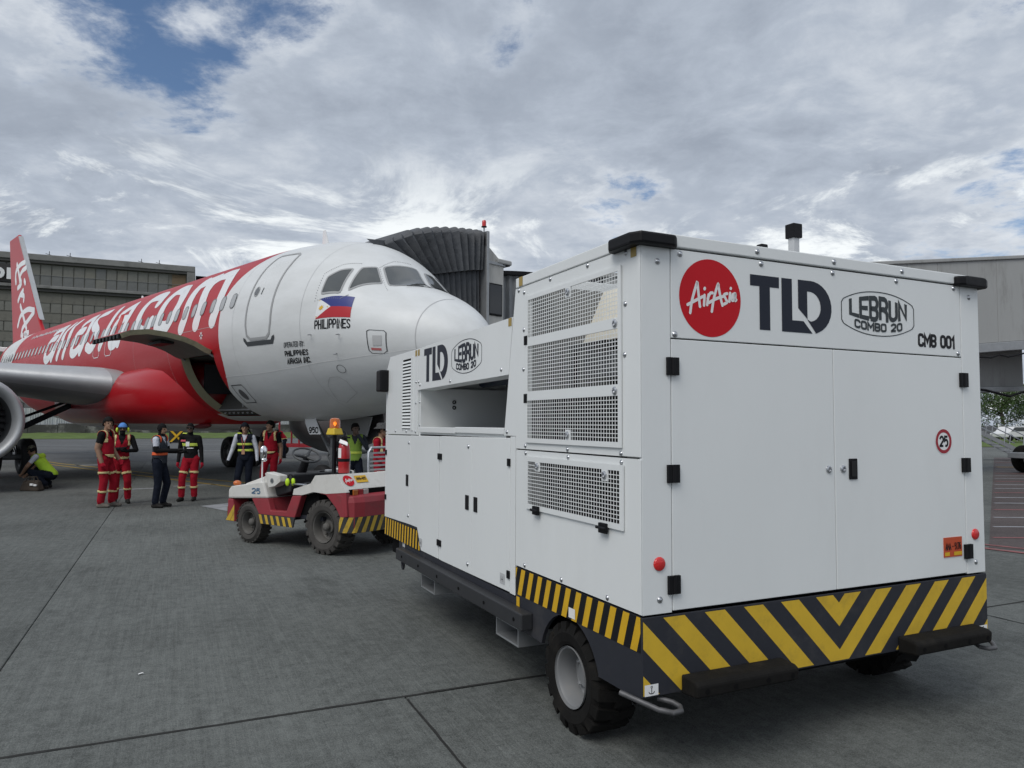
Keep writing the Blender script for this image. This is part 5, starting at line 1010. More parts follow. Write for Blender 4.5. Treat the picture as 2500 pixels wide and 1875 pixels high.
# ================================================================== passenger boarding bridge
def boarding_bridge():
    ca, sa = math.cos(R(135.1116)), math.sin(R(135.1116)); bx, by = 3.3, -3.3
    loc = (-.5077+bx*ca-by*sa, 13.4149+bx*sa+by*ca, 0)
    t = thing('boarding_bridge', 'grey passenger boarding bridge with pleated dark hood against the airliner nose', 'boarding bridge', loc, R(135.1116))
    J = lambda x, y, z: (x-bx, y-by, z)
    HOOD = mat('dark grey canvas hood', (.082,.087,.096), .75, var=.25, vscale=2.2, bump=.5, bscale=14, grime=(.15,.15,.152), gscale=1.5, gamt=.5)
    CAB = mat('dirty cab panel', (.52,.51,.48), .6, var=.12, vscale=1.5, grime=(.15,.14,.12), gscale=2, gamt=.5, stretch=(1,1,.3))
    TUN = mat('dirty tunnel cladding', (.34,.345,.34), .6, var=.10, vscale=.6, grime=(.12,.115,.10), gscale=1.2, gamt=.6, stretch=(1,1,.22))
    # pleated hood: arches fanned between hull and cab
    top = [(-.10,5.66),(-.45,5.83),(-.88,6.02),(-1.28,6.13),(-1.68,6.22),(-2.10,6.29),(-2.46,6.33),(-2.78,6.36),(-2.95,6.36)]
    sea = [(-1.05,5.05),(-1.25,5.08),(-1.48,5.12),(-1.72,5.18),(-1.97,5.24),(-2.24,5.30),(-2.5,5.36),(-2.75,5.40),(-2.90,5.42)]
    bot = [(-1.55,3.2),(-1.7,3.2),(-1.85,3.2),(-2.0,3.2),(-2.2,3.2),(-2.4,3.2),(-2.6,3.2),(-2.8,3.2),(-2.92,3.2)]
    def lerp(P, s): k = min(int(s*(len(P)-1)), len(P)-2); f = s*(len(P)-1)-k; return (P[k][0]*(1-f)+P[k+1][0]*f, P[k][1]*(1-f)+P[k+1][1]*f)
    NP = 12; n = NP*2+1
    def sect(s, ph, lower):
        a, b, c = lerp(top, s), lerp(sea, s), lerp(bot, s); d = (.5-.5*math.cos(ph))*.13; pts = []
        jt = rng.uniform(-.012,.012)
        if lower:
            for q in np.linspace(0,1,7): pts.append((3.36-d*.7, c[0]*(1-q)+b[0]*q, c[1]*(1-q)+b[1]*q))
        else:
            for q in np.linspace(0,1,8): pts.append((3.27-d+rng.uniform(-.008,.008), b[0]*(1-q)+(a[0])*q+jt*q, b[1]*(1-q)+(a[1]-.10)*q))
            for q in np.linspace(.15,1,5): an_ = q*PI/2; pts.append((3.27+.10-(.10+d)*math.cos(an_), a[0], a[1]-.10+(.10+d*.5)*math.sin(an_)))
            for q in np.linspace(.1,1,9): pts.append((3.38+q*3.4, a[0], a[1]+d*.5))
            for q in np.linspace(.3,1,3): pts.append((6.9, a[0]*(1-q)+b[0]*q, a[1]*(1-q)+b[1]*q))
        return pts
    for lower, nm in ((False,'hood'),(True,'hood_curtain')):
        S = [sect(i/(n-1), PI*i, lower) for i in range(n)]; m = len(S[0])
        h = MB().add([J(*p) for s in S for p in s], [(i*m+k, (i+1)*m+k, (i+1)*m+k+1, i*m+k+1) for i in range(n-1) for k in range(m-1)]).build(nm, HOOD, t, smooth=False, fix=False)
        so = h.modifiers.new('thick', 'SOLIDIFY'); so.thickness = .012
    MB().add([J(*p) for p in [(3.3,-.10,5.66),(3.3,-.45,5.82),(3.3,-1.3,5.05),(3.35,-1.0,5.0),(3.32,.35,5.62)]], [(0,1,2,3,4)]).build('hood_flap', HOOD, t)
    MB().box(J(3.10,-3.04,3.0),J(3.36,-2.955,6.38)).build('hood_frame', GALV, t, bevel=.01); MB().box(J(3.12,-3.02,6.0),J(7.0,-2.955,6.36)).build('hood_frame', GALV, t)
    # cab side wall with window, sloped gable, lamp
    MB().box(J(3.25,-3.68,3.1),J(7.0,-3.045,5.66)).build('cab', CAB, t, bevel=.03)
    MB().prism([(-3.045,5.665),(-3.045,6.06),(-3.2,6.02),(-3.62,5.72),(-3.68,5.665)], lambda y,z: J(3.26,y,z), lambda y,z: J(7.0,y,z)).build('cab_gable', CAB, t)
    MB().box(J(3.22,-3.70,5.63),J(3.30,-3.03,5.70)).build('cab_trim', GALV, t)
    wf = MB().box(J(3.215,-3.60,4.36),J(3.25,-3.12,5.16)).build('cab_window_frame', BLACKP, t, bevel=.07, seg=4); MB().box(J(3.205,-3.565,4.40),J(3.214,-3.155,5.12)).build('cab_window', mat('bridge window', (.02,.024,.03), .1, spec=.5), wf, bevel=.004)
    MB().box(J(3.2,-3.92,5.68),J(3.9,-3.42,5.80)).build('floodlight', mat('lamp housing', (.40,.40,.39), .5), t, bevel=.03); MB().box(J(3.22,-3.86,5.655),J(3.85,-3.6,5.678)).build('floodlight_glass', BLACKP, t)
    MB().tube([J(3.25,-2.99,6.36),J(3.25,-2.99,6.50)], .02, 6).build('beacon_post', GALV, t); MB().lathe([(.07,0),(.07,.015),(0,.015)], 14, lambda a,b,h: J(3.25+a,-2.99+b,6.50+h)).build('beacon_base', BLACKP, t)
    MB().lathe([(.052,0),(.052,.12),(.04,.15),(0,.155)], 14, lambda a,b,h: J(3.25+a,-2.99+b,6.515+h)).build('beacon', mat('red beacon', (.55,.02,.02), .25, coat=.5), t, smooth=True)
    # corrugated rotating drum behind the cab
    COR = mat('corrugated curtain', (.27,.28,.29), .5, .1, var=.12, vscale=2); cx, cy = 5.1, -5.45; c = MB(); N = 120
    c.grid(N, 2, lambda s, q: J(cx+(1.83+(.035 if int(round(s*N)) % 2 else -.035))*math.cos(2*PI*s), cy+(1.83+(.035 if int(round(s*N)) % 2 else -.035))*math.sin(2*PI*s), 3.2+q*2.36), cu=True).build('drum_curtain', COR, t)
    MB().lathe([(1.80,5.56),(1.95,5.56),(1.95,5.66),(1.6,5.72),(0,5.80)], 64, lambda a,b,h: J(cx+a,cy+b,h)).build('drum_roof', BLACKP, t, smooth=True); MB().lathe([(0,3.0),(1.92,3.0),(1.92,3.2),(0,3.2)], 48, lambda a,b,h: J(cx+a,cy+b,h)).build('drum_floor', GALV, t)
    # tunnel, sloping up to the right; built in world axes, converted to the local frame
    Mi = Matrix.Translation(loc) @ Matrix.Rotation(R(135.1116), 4, 'Z'); Mi.invert()
    P0, P1 = Vector((2.5,22.2,0)), Vector((30,28,0)); d = (P1-P0).normalized(); nn = Vector((d.y,-d.x,0)); Ln = (P1-P0).length
    def Wp(s, off, z): p = P0+d*s-nn*off; return Mi @ Vector((p.x, p.y, z))
    zt = lambda s: 6.25+2.5*s/Ln
    def slab(s0, s1, o0, o1, lo, hi, nm, m, **k):
        return MB().hexa([Wp(s0,o0,zt(s0)+lo),Wp(s1,o0,zt(s1)+lo),Wp(s1,o1,zt(s1)+lo),Wp(s0,o1,zt(s0)+lo),Wp(s0,o0,zt(s0)+hi),Wp(s1,o0,zt(s1)+hi),Wp(s1,o1,zt(s1)+hi),Wp(s0,o1,zt(s0)+hi)]).build(nm, m, t, **k)
    slab(0,Ln,.03,2.8,-2.95,-.12,'tunnel_core',DARKG); slab(0,Ln,-.06,2.9,-.12,0,'tunnel_roof',TUN,bevel=.02); slab(0,Ln,-.05,.25,-3.28,-2.97,'tunnel_beam',GALV,bevel=.02)
    s = .3
    while s < Ln-1.2: slab(s,s+1.17,.0,.03,-2.96,-.125,'tunnel_panel',TUN,bevel=.006); s += 1.18
    cm = MB(); pts = [Wp(9.5+k*.35,-.06,zt(9.5+k*.35)-3.40-(.10*abs(math.sin(k*.55)) if k % 7 else 0)) for k in range(24)]; cm.tube(pts, .03, 5).build('cable', BLACKP, t)
    # hanging lower section, leg and wheels at the right edge
    MB().hexa([Wp(9,1.6,2.95),Wp(17.1,1.6,3.18),Wp(17.1,3.6,3.18),Wp(9,3.6,2.95),Wp(9,1.6,4.6),Wp(17.1,1.6,4.8),Wp(17.1,3.6,4.8),Wp(9,3.6,4.6)]).build('inner_tunnel', TUN, t)
    MB().hexa([Wp(9,1.5,2.78),Wp(17.15,1.5,3.0),Wp(17.15,3.6,3.0),Wp(9,3.6,2.78),Wp(9,1.5,2.95),Wp(17.15,1.5,3.17),Wp(17.15,3.6,3.17),Wp(9,3.6,2.95)]).build('inner_beam', GALV, t)
    MB().box((0,0,0),(.001,.001,.001))
    leg = MB(); p = Wp(16.75,.6,0); q = Wp(17.2,.6,0); r = Wp(17.2,1.0,0); u = Wp(16.75,1.0,0)
    leg.hexa([(p.x,p.y,2.35),(q.x,q.y,2.35),(r.x,r.y,2.35),(u.x,u.y,2.35),(p.x,p.y,4.9),(q.x,q.y,4.9),(r.x,r.y,4.9),(u.x,u.y,4.9)]).build('lift_column', TUN, t, bevel=.03)
    p = Wp(16.9,.65,0); q = Wp(17.15,.65,0); r = Wp(17.15,.95,0); u = Wp(16.9,.95,0)
    MB().hexa([(p.x,p.y,.6),(q.x,q.y,.6),(r.x,r.y,.6),(u.x,u.y,.6),(p.x,p.y,2.35),(q.x,q.y,2.35),(r.x,r.y,2.35),(u.x,u.y,2.35)]).build('lift_piston', GALV, t)
    cm = MB().tube([Wp(13.2,.55,3.05),Wp(14.4,.55,2.95),Wp(15.4,.55,2.75),Wp(16.3,.55,3.0),Wp(16.6,.5,2.6),Wp(16.75,.45,1.6),Wp(17.0,.4,1.1)], .045, 6).build('hose', BLACKP, t, smooth=True)
    for o in (.2, 1.5):
        g = lambda a,b,h,o=o: Wp(17.15+a,o+h,.50+b)
        w = MB().lathe([(.26,0),(.30,-.02),(.46,-.02),(.5,.05),(.5,.28),(.46,.33),(.30,.33),(.26,.3)], 32, g).build('bogie_wheel', RUBBER, t, smooth=True); MB().lathe([(.27,.01),(.2,.05),(0,.05)], 20, g).build('wheel_hub', GALV, w)
    MB().hexa([Wp(16.3,.1,.55),Wp(18.1,.1,.55),Wp(18.1,1.6,.55),Wp(16.3,1.6,.55),Wp(16.3,.1,.75),Wp(18.1,.1,.75),Wp(18.1,1.6,.75),Wp(16.3,1.6,.75)]).build('bogie_beam', GALV, t, bevel=.02); MB().tube([Wp(15.4,-.1,.42),Wp(17.0,-.1,.45)], .05, 6).build('bogie_bar', BLACKP, t)
boarding_bridge()
# service stair beyond the bridge
def service_stair():
    t = thing('service_stair', 'galvanised service stair with tubular handrails beyond the bridge wheels', 'stair', (22.2,36.0,0))
    A, B = Vector((-.4,0,1.75)), Vector((3.3,.6,.15))
    for oy in (0, 1.0):
        MB().hexa([A+Vector((0,oy,0)),B+Vector((0,oy,0)),B+Vector((0,oy+.05,0)),A+Vector((0,oy+.05,0)),A+Vector((0,oy,.22)),B+Vector((0,oy,.22)),B+Vector((0,oy+.05,.22)),A+Vector((0,oy+.05,.22))]).build('stringer', GALV, t)
        for hz in (1.0,.68): MB().tube([A+Vector((0,oy,hz)),B+Vector((0,oy,hz))], .024, 6).build('handrail', STEEL, t)
        for k in range(4): p = A.lerp(B, .1+k*.27)+Vector((0,oy,.1)); MB().tube([p,p+Vector((.12,0,.9))], .02, 6).build('baluster', STEEL, t)
    for k in range(9): p = A.lerp(B, (k+.5)/9); MB().box((p.x-.12,.05+p.y,p.z+.02),(p.x+.12,1.0+p.y,p.z+.05)).build('tread', GALV, t)
    MB().tube([A+Vector((.25,0,.2)),A+Vector((.25,0,1.7)),A+Vector((.1,0,1.85)),A+Vector((-.6,0,1.9))], .025, 6).build('handrail', STEEL, t); MB().box((-2.4,.0,1.7),(-.4,1.05,1.8)).build('landing', GALV, t)
    for x in (-2.2,-.6): MB().tube([(x,.1,0),(x,.1,1.7)], .05, 6).build('post', GALV, t)
service_stair()
# red mobile steps behind the nose wheel
def red_steps():
    t = thing('mobile_stairs', 'red mobile boarding stairs with open diagonal rails parked behind the nose wheel', 'stairs', (-9.9,38.5,0), R(-8))
    RD = mat('red steel paint', (.30,.012,.022), .5, var=.15, grime=(.10,.03,.03), gscale=3, gamt=.4)
    A, B = Vector((-2.6,0,3.2)), Vector((.8,0,.55))
    for oy in (0, 1.5):
        MB().hexa([A+Vector((0,oy,-.12)),B+Vector((0,oy,-.12)),B+Vector((0,oy+.06,-.12)),A+Vector((0,oy+.06,-.12)),A+Vector((0,oy,.12)),B+Vector((0,oy,.12)),B+Vector((0,oy+.06,.12)),A+Vector((0,oy+.06,.12))]).build('stringer', RD, t)
        for hz in (1.0,.55): MB().tube([A+Vector((0,oy,hz)),B+Vector((0,oy,hz))], .035, 6).build('handrail', RD, t)
        for k in range(9): p = A.lerp(B, k/8)+Vector((0,oy,0)); MB().tube([p,p+Vector((0,0,1.0))], .028, 6).build('baluster', RD, t)
        for x in (-2.3,-1.2,.6): MB().tube([(x,oy,.5),(x,oy,max(.6,3.2-(x+2.6)*.78))], .05, 6).build('post', RD, t)
        MB().box((-2.6,oy-.03,.42),(2.1,oy+.05,.58)).build('base_beam', RD, t)
    for k in range(12): p = A.lerp(B, (k+.5)/12); MB().box((p.x-.16,.06,p.z),(p.x+.16,1.5,p.z+.05)).build('step', mat('pale tread', (.4,.4,.38), .6), t)
    for k in range(5): MB().box((.85,-.05,.65+k*.22),(2.0,-.02,.70+k*.22)).build('guard_rail', RD, t)
    for x in (.9,1.95): MB().tube([(x,-.03,.5),(x,-.03,1.65)], .03, 6).build('guard_post', RD, t)
    for x in (-2.1,1.5): MB().lathe([(.12,-.1),(.28,-.1),(.3,0),(.3,.12),(.28,.2),(.12,.2)], 20, lambda a,b,h,x=x: (x+a,-.05+h,.30+b)).build('wheel', RUBBER, t)
    MB().tube([(-3.4,-.6,1.6),(-2.4,-.2,3.0)], .035, 6).tube([(-3.4,-.6,1.6),(-3.5,-.6,.3)], .03, 6).build('tow_bar', RD, t)
red_steps()
# trees and parked cars far right
LEAF = [mat('leaf green', (.045,.085,.018), .7, var=.3, vscale=2), mat('leaf dark green', (.022,.045,.012), .7, var=.3, vscale=2)]; BARK = mat('bark', (.06,.05,.04), .9, var=.3)
def tree(loc, h, r, label, m, seed):
    rg = np.random.default_rng(seed); t = thing('tree', label, 'tree', loc, group='trees beyond the bridge')
    tr = MB().tube([(0,0,0),(.1,0,h*.25),(.0,.1,h*.5),(.1,0,h*.8)], [.25,.2,.15,.06], 8)
    for k in range(7): a = k*.9; z = h*(.3+.07*k); tr.tube([(0,0,z),(r*.5*math.cos(a),r*.5*math.sin(a),z+h*.1),(r*.8*math.cos(a),r*.8*math.sin(a),z+h*.16)], [.09,.05,.02], 5)
    tr.build('trunk', BARK, t); c = MB(); cl = [(rg.normal(0,r*.45), rg.normal(0,r*.45), h*.62+rg.normal(0,h*.17), r*rg.uniform(.25,.45)) for _ in range(26)]
    for (x, y, z, q) in cl:
        for _ in range(260):
            v = rg.normal(size=3); v /= np.linalg.norm(v); p = np.array([x,y,max(z,h*.25)])+v*q*rg.uniform(.6,1)**.5; a = rg.normal(size=3); a /= np.linalg.norm(a); b = np.cross(a, rg.normal(size=3)); b /= np.linalg.norm(b); s = rg.uniform(.07,.14)
            c.add([p-a*s, p+b*s*.45, p+a*s, p-b*s*.45], [(0,1,2,3)])
    c.build('crown', m, t, fix=False)
for i, (x, y, h, r, m, lb) in enumerate([(57,86,6.2,3.0,0,'light green tree under the boarding bridge beside its leg'),(52.5,90,7.5,3.2,1,'dark tree half hidden by the white unit below the bridge'),(64,92,7,3.4,1,'dark tree at the right edge below the bridge'),(60,99,8,3.6,1,'tall dark tree standing behind the light green tree')]): tree((x,y,0), h, r, lb, LEAF[m], 11+i)
def car(loc, rz, label, col):
    t = thing('parked_car', label, 'car', loc, R(rz), 'cars parked beyond the grass'); P = mat('car paint '+label[:8], col, .3, coat=.5)
    MB().prism([(-2.1,.35),(-2.15,.75),(-1.5,.92),(-.9,1.42),(.75,1.45),(1.35,.98),(2.0,.85),(2.1,.4)], lambda x,z: (x,-.85,z), lambda x,z: (x,.85,z)).build('body', P, t, bevel=.08)
    for s in (-1,1): MB().prism([(-1.3,.96),(-.85,1.36),(.7,1.38),(1.15,.98)], lambda x,z,s=s: (x,s*.853,z), lambda x,z,s=s: (x,s*.862,z)).build('side_window', GLASS, t)
    for x in (-1.35,1.35):
        for s in (-1,1): MB().lathe([(0,0),(.31,0),(.33,.04),(.33,.18),(0,.2)], 20, lambda a,b,h,x=x,s=s: (x+a,s*(.87-h),.33+b)).build('wheel', RUBBER, t)
car((50.5,74.5,0.2), 15, 'white car parked beyond the grass just right of the unit', (.7,.7,.7)); car((54.6,76.2,.2), 12, 'pale grey car parked under the trees', (.5,.52,.55))
fn = thing('mesh_fence', 'low pale railing with white posts between grass and trees', 'fence', (46,79,0), R(8))
for k in range(11): MB().tube([(k*2.2,0,0),(k*2.2,0,1.9)], .06, 6).build('post', WHITEV, fn)
for z in (.5,1.1,1.7): MB().tube([(0,0,z),(22,0,z)], .025, 5).build('rail', GALV, fn)
# ================================================================== baggage tug
TWH = mat('tug white paint', (.60,.59,.56), .45, var=.05, vscale=4, grime=(.38,.36,.32), gscale=6, gamt=.45)
TRD = mat('tug red paint', (.27,.028,.038), .5, var=.10, vscale=4, grime=(.12,.05,.045), gscale=5, gamt=.5)
TYL = mat('tug hazard yellow', (.50,.33,.03), .55, var=.12, vscale=6, grime=(.16,.12,.05), gscale=8, gamt=.7); TBK = mat('tug hazard black', (.03,.03,.03), .6, grime=(.08,.075,.07), gscale=8, gamt=.5)
DUSTY = mat('dusty tyre', (.050,.046,.042), .85, var=.25, vscale=8, bump=.2, bscale=60); DRIM = mat('dusty rim', (.10,.095,.088), .75, var=.2, vscale=8)
def tug():
    t = thing('baggage_tug', 'white and red open baggage tug numbered 25 with hazard striped skirts', 'tug', (-2.4638,9.6994,0), R(144.70))
    Wd = -1.42
    def side(poly, nm, m, y0=0., y1=Wd, bev=.012, par=t): return MB().prism(poly, lambda x,z: (x,y0,z), lambda x,z: (x,y1,z)).build(nm, m, par, bevel=bev)
    side([(2.06,.605),(2.06,.735),(2.0,.785),(1.25,.885),(1.14,.662),(1.5,.640)],'front_body',TWH,bev=.025)
    side([(2.068,.28),(2.068,.603),(1.95,.603),(1.90,.44),(1.88,.28)],'front_bumper',TRD,bev=.015)
    fq = [poly2d([[(0,0),(.09,0),(.0,.12)]]), poly2d([[(.10,.0),(.2,0),(.0,.24),(.0,.13)]])]
    flat(fq, (1.90,0,.29), (-1,0,0) if False else (1,0,0), (0,0,1), lift=-.003, name='hazard_stripes', mt=TYL, parent=t)
    flat([rect2d(0,0,Wd*-1,.20)], (2.069,Wd,.285), (0,1,0), (0,0,1), name='hazard_band', mt=TYL, parent=t)
    rs = [(1.50,.638),(1.14,.660),(1.07,.50),(.73,.51),(.61,.728),(.42,.743),(.48,.60),(.55,.44),(1.33,.43)]
    side(rs,'side_body',TRD,0,-.10); side(rs,'side_body',TRD,Wd,Wd+.10); side([(1.5,.638),(1.14,.66),(1.07,.44),(1.33,.43)],'bulkhead',TRD,-.1,Wd+.1,0)
    for y in (0, Wd+.02):
        side([(1.33,.43),(.55,.44),(.59,.302),(1.27,.302)],'skirt',TBK,y,y-.02,.004)
    st = []
    for k in range(6): x = 1.30-k*.125; st.append(poly2d([[(x-.075,.305),(x-.018,.305),(x+.032,.428),(x-.028,.428)]]))
    st = [(V*np.array([-1,1]), F) for V, F in st]
    flat(st, (0,0,0), (-1,0,0), (0,0,1), name='hazard_stripes', mt=TYL, parent=t, lift=.0015)
    # rear: white wings over the wheels, sloped back panel, red tail with hazard band
    wf = [(.60,.742),(.58,.82),(.24,.912),(.15,1.02),(-.27,1.05),(-.43,.86),(-.45,.83),(-.07,.792),(.18,.802),(.41,.748)]
    side(wf,'rear_wing',TWH,0,-.30,.02); side(wf,'rear_wing',TWH,Wd,Wd+.30,.02); side([(.15,.80),(.15,1.015),(-.268,1.046),(-.43,.86),(-.40,.80)],'rear_deck',TWH,-.302,Wd+.302,.01)
    side([(.10,.795),(-.445,.828),(-.47,.52),(-.33,.52),(-.25,.63),(-.07,.775)],'rear_quarter',TRD,-.002,-.12,.01); side([(.10,.795),(-.445,.828),(-.47,.52),(-.33,.52),(-.25,.63),(-.07,.775)],'rear_quarter',TRD,Wd+.002,Wd+.12,.01)
    plan = [(-.33,0),(-.42,0),(-.52,-.08),(-.56,-.22),(-.57,-.71),(-.56,-1.20),(-.52,-1.34),(-.42,-1.42),(-.33,-1.42)]
    n = len(plan); tail = MB(); V = []
    for z, k in ((.315,0),(.52,0),(.70,0),(.775,.03),(.80,.10)): V += [(x+k, y*(1-k*.3), z) for x, y in plan]
    tail.add(V, [(i*n+j, i*n+j+1, (i+1)*n+j+1, (i+1)*n+j) for i in range(4) for j in range(n-1)]+[tuple(range(n))[::-1], tuple(range(4*n,5*n))]+[(i*n+n-1, i*n, (i+1)*n, (i+1)*n+n-1) for i in range(4)]).build('tail_body', TRD, t, bevel=.012)
    # hazard band wrapped round the tail
    L_ = [0.]
    for i in range(1,n): L_.append(L_[-1]+math.dist(plan[i], plan[i-1]))
    def wrap(s, z, o):
        s = max(0, min(L_[-1]-1e-6, s)); i = max(j for j in range(n-1) if L_[j] <= s); f = (s-L_[i])/(L_[i+1]-L_[i]); a, b = plan[i], plan[i+1]; d = Vector((b[0]-a[0], b[1]-a[1])).normalized(); return (a[0]+(b[0]-a[0])*f+d.y*o, a[1]+(b[1]-a[1])*f-d.x*o, z)
    bd = MB(); bd.grid(60, 2, lambda u, v: wrap(u*L_[-1], .318+v*.2, .003)).build('hazard_band', TBK, t, fix=False)
    for k in range(15):
        sb = MB(); s0 = -.06+k*.125; sb.grid(5, 6, lambda u, v: wrap(s0+u*.062+v*.085, .32+v*.196, .006)).build('hazard_stripe', TYL, t, fix=False)
    MB().box((-.455,Wd+.06,.80),(-.40,-.06,.862)).build('lamp_recess', CORE, t)
    for y0, c in ((-.10,(.42,.12,.02)),(-.19,(.30,.015,.02)),(-.28,(.45,.40,.38)),(Wd+.10,(.42,.12,.02)),(Wd+.19,(.30,.015,.02))): MB().box((-.475,y0-.085,.785),(-.452,y0,.86)).build('tail_lamp', mat('lamp lens %.2f' % c[1], c, .2, coat=.5), t, bevel=.008)
    MB().box((-.66,-.80,.72),(-.40,-.62,.80)).build('tow_hitch', TRD, t, bevel=.02)
    # sloped back panel graphics
    e1 = Vector((0,-1,0)); e2 = Vector((.16,0,.19)).normalized(); o = Vector((-.425,0,.872)); 
    dc = flat([disc2d(.13,.125,.085,32)], o, e1, e2, name='round_logo', mt=REDV, parent=t, lift=.004); flat([(V+np.array([.13,.125]), F) for V, F in AIRASIA(.085)], o, e1, e2, name='logo_script', mt=WHITEV, parent=dc, lift=.006)
    pl = flat([rect2d(.255,.085,.46,.195)], o, e1, e2, name='licence_plate', mt=YELLOW2, parent=t, lift=.004); flat([(V+np.array([.27,.12]), F) for V, F in sign('AMA-4111', .175, .05, .010, .3, .6)], o, e1, e2, name='plate_digits', mt=BLACKV, parent=pl, lift=.006)
    flat([(V+np.array([0,0]), F) for V, F in sign('25', .20, .085, .019, .32, .75)], (1.50,0,.705), (-1,0,0), (0,0,1), name='fleet_number', mt=mat('steel blue vinyl', (.06,.13,.22), .5), parent=t, lift=.003)
    # raised bonnet and scuttle
    MB().hexa([(1.93,-.16,.79),(1.93,Wd+.16,.79),(1.22,Wd+.12,.80),(1.22,-.12,.80),(1.90,-.20,.825),(1.90,Wd+.20,.825),(1.22,Wd+.14,1.0),(1.22,-.14,1.0)]).build('bonnet', TWH, t, bevel=.02)
    side([(1.245,1.0),(1.20,1.02),(.92,.985),(.90,.90),(1.02,.83),(1.16,.80)],'scuttle',TWH,-.02,-.16,.012); side([(1.245,1.0),(1.20,1.02),(.92,.985),(.90,.90),(1.02,.83),(1.16,.80)],'scuttle',TWH,Wd+.02,Wd+.16,.012)
    flat([ring2d(0,0,.030,.036,24), disc2d(0,0,.026,20)], (1.075,-.02,.905), (-1,0,0), (0,0,1), name='badge', mt=mat('grey badge', (.10,.11,.12), .5), parent=t, lift=.003)
    MB().hexa([(1.2,-.165,.66),(1.2,Wd+.165,.66),(.86,Wd+.165,.75),(.86,-.165,.75),(1.22,-.165,1.0),(1.22,Wd+.165,1.0),(.80,Wd+.165,1.0),(.80,-.165,1.0)]).build('dashboard', mat('dark dash', (.028,.029,.032), .6), t, bevel=.02)
    for y in (-.78,-.90): MB().lathe([(.045,0),(.045,.012),(.036,.012),(.034,.004),(0,.004)], 18, lambda a,b,h,y=y: (.93+a*.6,y+b,1.0+h)).build('gauge', BLACKP, t)
    MB().lathe([(.06,0),(.06,.02),(.05,.03),(0,.03)], 18, lambda a,b,h: (.88+a,-.86+b,1.0+h)).build('instrument', GALV, t)
    MB().box((.1,-.1,.42),(1.2,Wd+.1,.47)).build('floor', DARKG, t); MB().box((.18,-.10,.47),(.62,Wd+.1,.80)).build('seat_box', CORE, t)
    for y in (-.62,-1.32): MB().box((.20,y,.80),(.62,y+.46,.90)).build('seat', BLACKP, t, bevel=.03)
    MB().box((.5,-.16,.86),(.80,-.10,.885)).build('grab_bar', STEEL, t, bevel=.01)
    # steering
    MB().tube([(1.08,-.50,.95),(.98,-.50,1.12),(.94,-.50,1.22)], [.075,.06,.04], 12).build('steering_column', BLACKP, t, smooth=True)
    c = Vector((.94,-.50,1.25)); ax = Vector((-.45,.12,.88)).normalized(); u = ax.orthogonal().normalized(); w = ax.cross(u); sw = MB().tube([c+(u*math.cos(a)+w*math.sin(a))*.195 for a in np.linspace(0,2*PI,37)[:-1]], .015, 8, closed=True)
    so = sw.build('steering_wheel', mat('grey plastic', (.04,.042,.045), .5), t, smooth=True)
    for a in (.5,2.6,4.6): MB().tube([c-ax*.03,c+(u*math.cos(a)+w*math.sin(a))*.19], [.03,.014], 8).build('spoke', MATS['grey plastic'], so, smooth=True)
    MB().sphere(c-ax*.02,(.045,.045,.035)).build('wheel_boss', MATS['grey plastic'], so, smooth=True)
    # beacon pole, mirror, indicator
    MB().box((.048,-.272,1.03),(.092,-.228,1.55)).build('beacon_pole', BLACKP, t, bevel=.006)
    MB().hexa([(.155,-.335,1.555),(-.015,-.335,1.555),(-.015,-.165,1.555),(.155,-.165,1.555),(.135,-.315,1.645),(.005,-.315,1.645),(.005,-.185,1.645),(.135,-.185,1.645)]).build('beacon_base', mat('beacon yellow', (.60,.42,.02), .4), t, bevel=.012)
    MB().lathe([(.070,0),(.069,.09),(.062,.12),(.04,.132),(0,.135)], 24, lambda a,b,h: (.07+a,-.25+b,1.646+h)).build('beacon', mat('amber beacon', (.62,.16,.01), .15, coat=.6, trans=.35), t, smooth=True)
    MB().lathe([(.0,0),(.014,.02),(.016,.04),(.0,.06)], 12, lambda a,b,h: (.07+a,-.25+b,1.67+h)).build('beacon_lamp', mat('lit beacon lamp', (1,.6,.2), .4, emit=(1.,.45,.08), estr=5.), t)
    MB().tube([(1.41,-.10,.86),(1.41,-.10,1.30)], .011, 6).build('mirror_stalk', WHITEV, t)
    MB().lathe([(0,.11),(.03,.102),(.048,.075),(.052,.03),(.052,-.03),(.046,-.07),(.03,-.09),(0,-.10)], 20, lambda a,b,h: (1.385+a*.7,-.10+b,1.275+h)).build('mirror', mat('chrome', (.82,.83,.84), .08, 1.), t, smooth=True); MB().sphere((1.37,-.10,1.185),(.035,.045,.028),14,8).build('mirror_foot', MATS['chrome'], t, smooth=True)
    MB().sphere((1.97,-.085,.825),(.058,.058,.042),16,10).build('indicator', mat('amber lens', (.55,.13,.02), .2, coat=.5), t, smooth=True); MB().sphere((1.97,Wd+.085,.825),(.058,.058,.042),16,10).build('indicator', MATS['amber lens'], t, smooth=True)
    # tubular seat backs
    for (x, y0, y1) in ((.34,-.50,-.76),(.20,-1.0,-1.42)):
        r = MB().tube([(x,y0,.98),(x,y0,1.30),(x,y0-.05,1.36),(x,y1+.05,1.36),(x,y1,1.30),(x,y1,.98)], .018, 8).build('seat_rail', STEEL, t, smooth=True)
        for k in range(5): MB().box((x-.01,y1,1.03+k*.06),(x+.01,y0,1.055+k*.06)).build('rail_slat', GALV, r)
    # wheels
    f = None
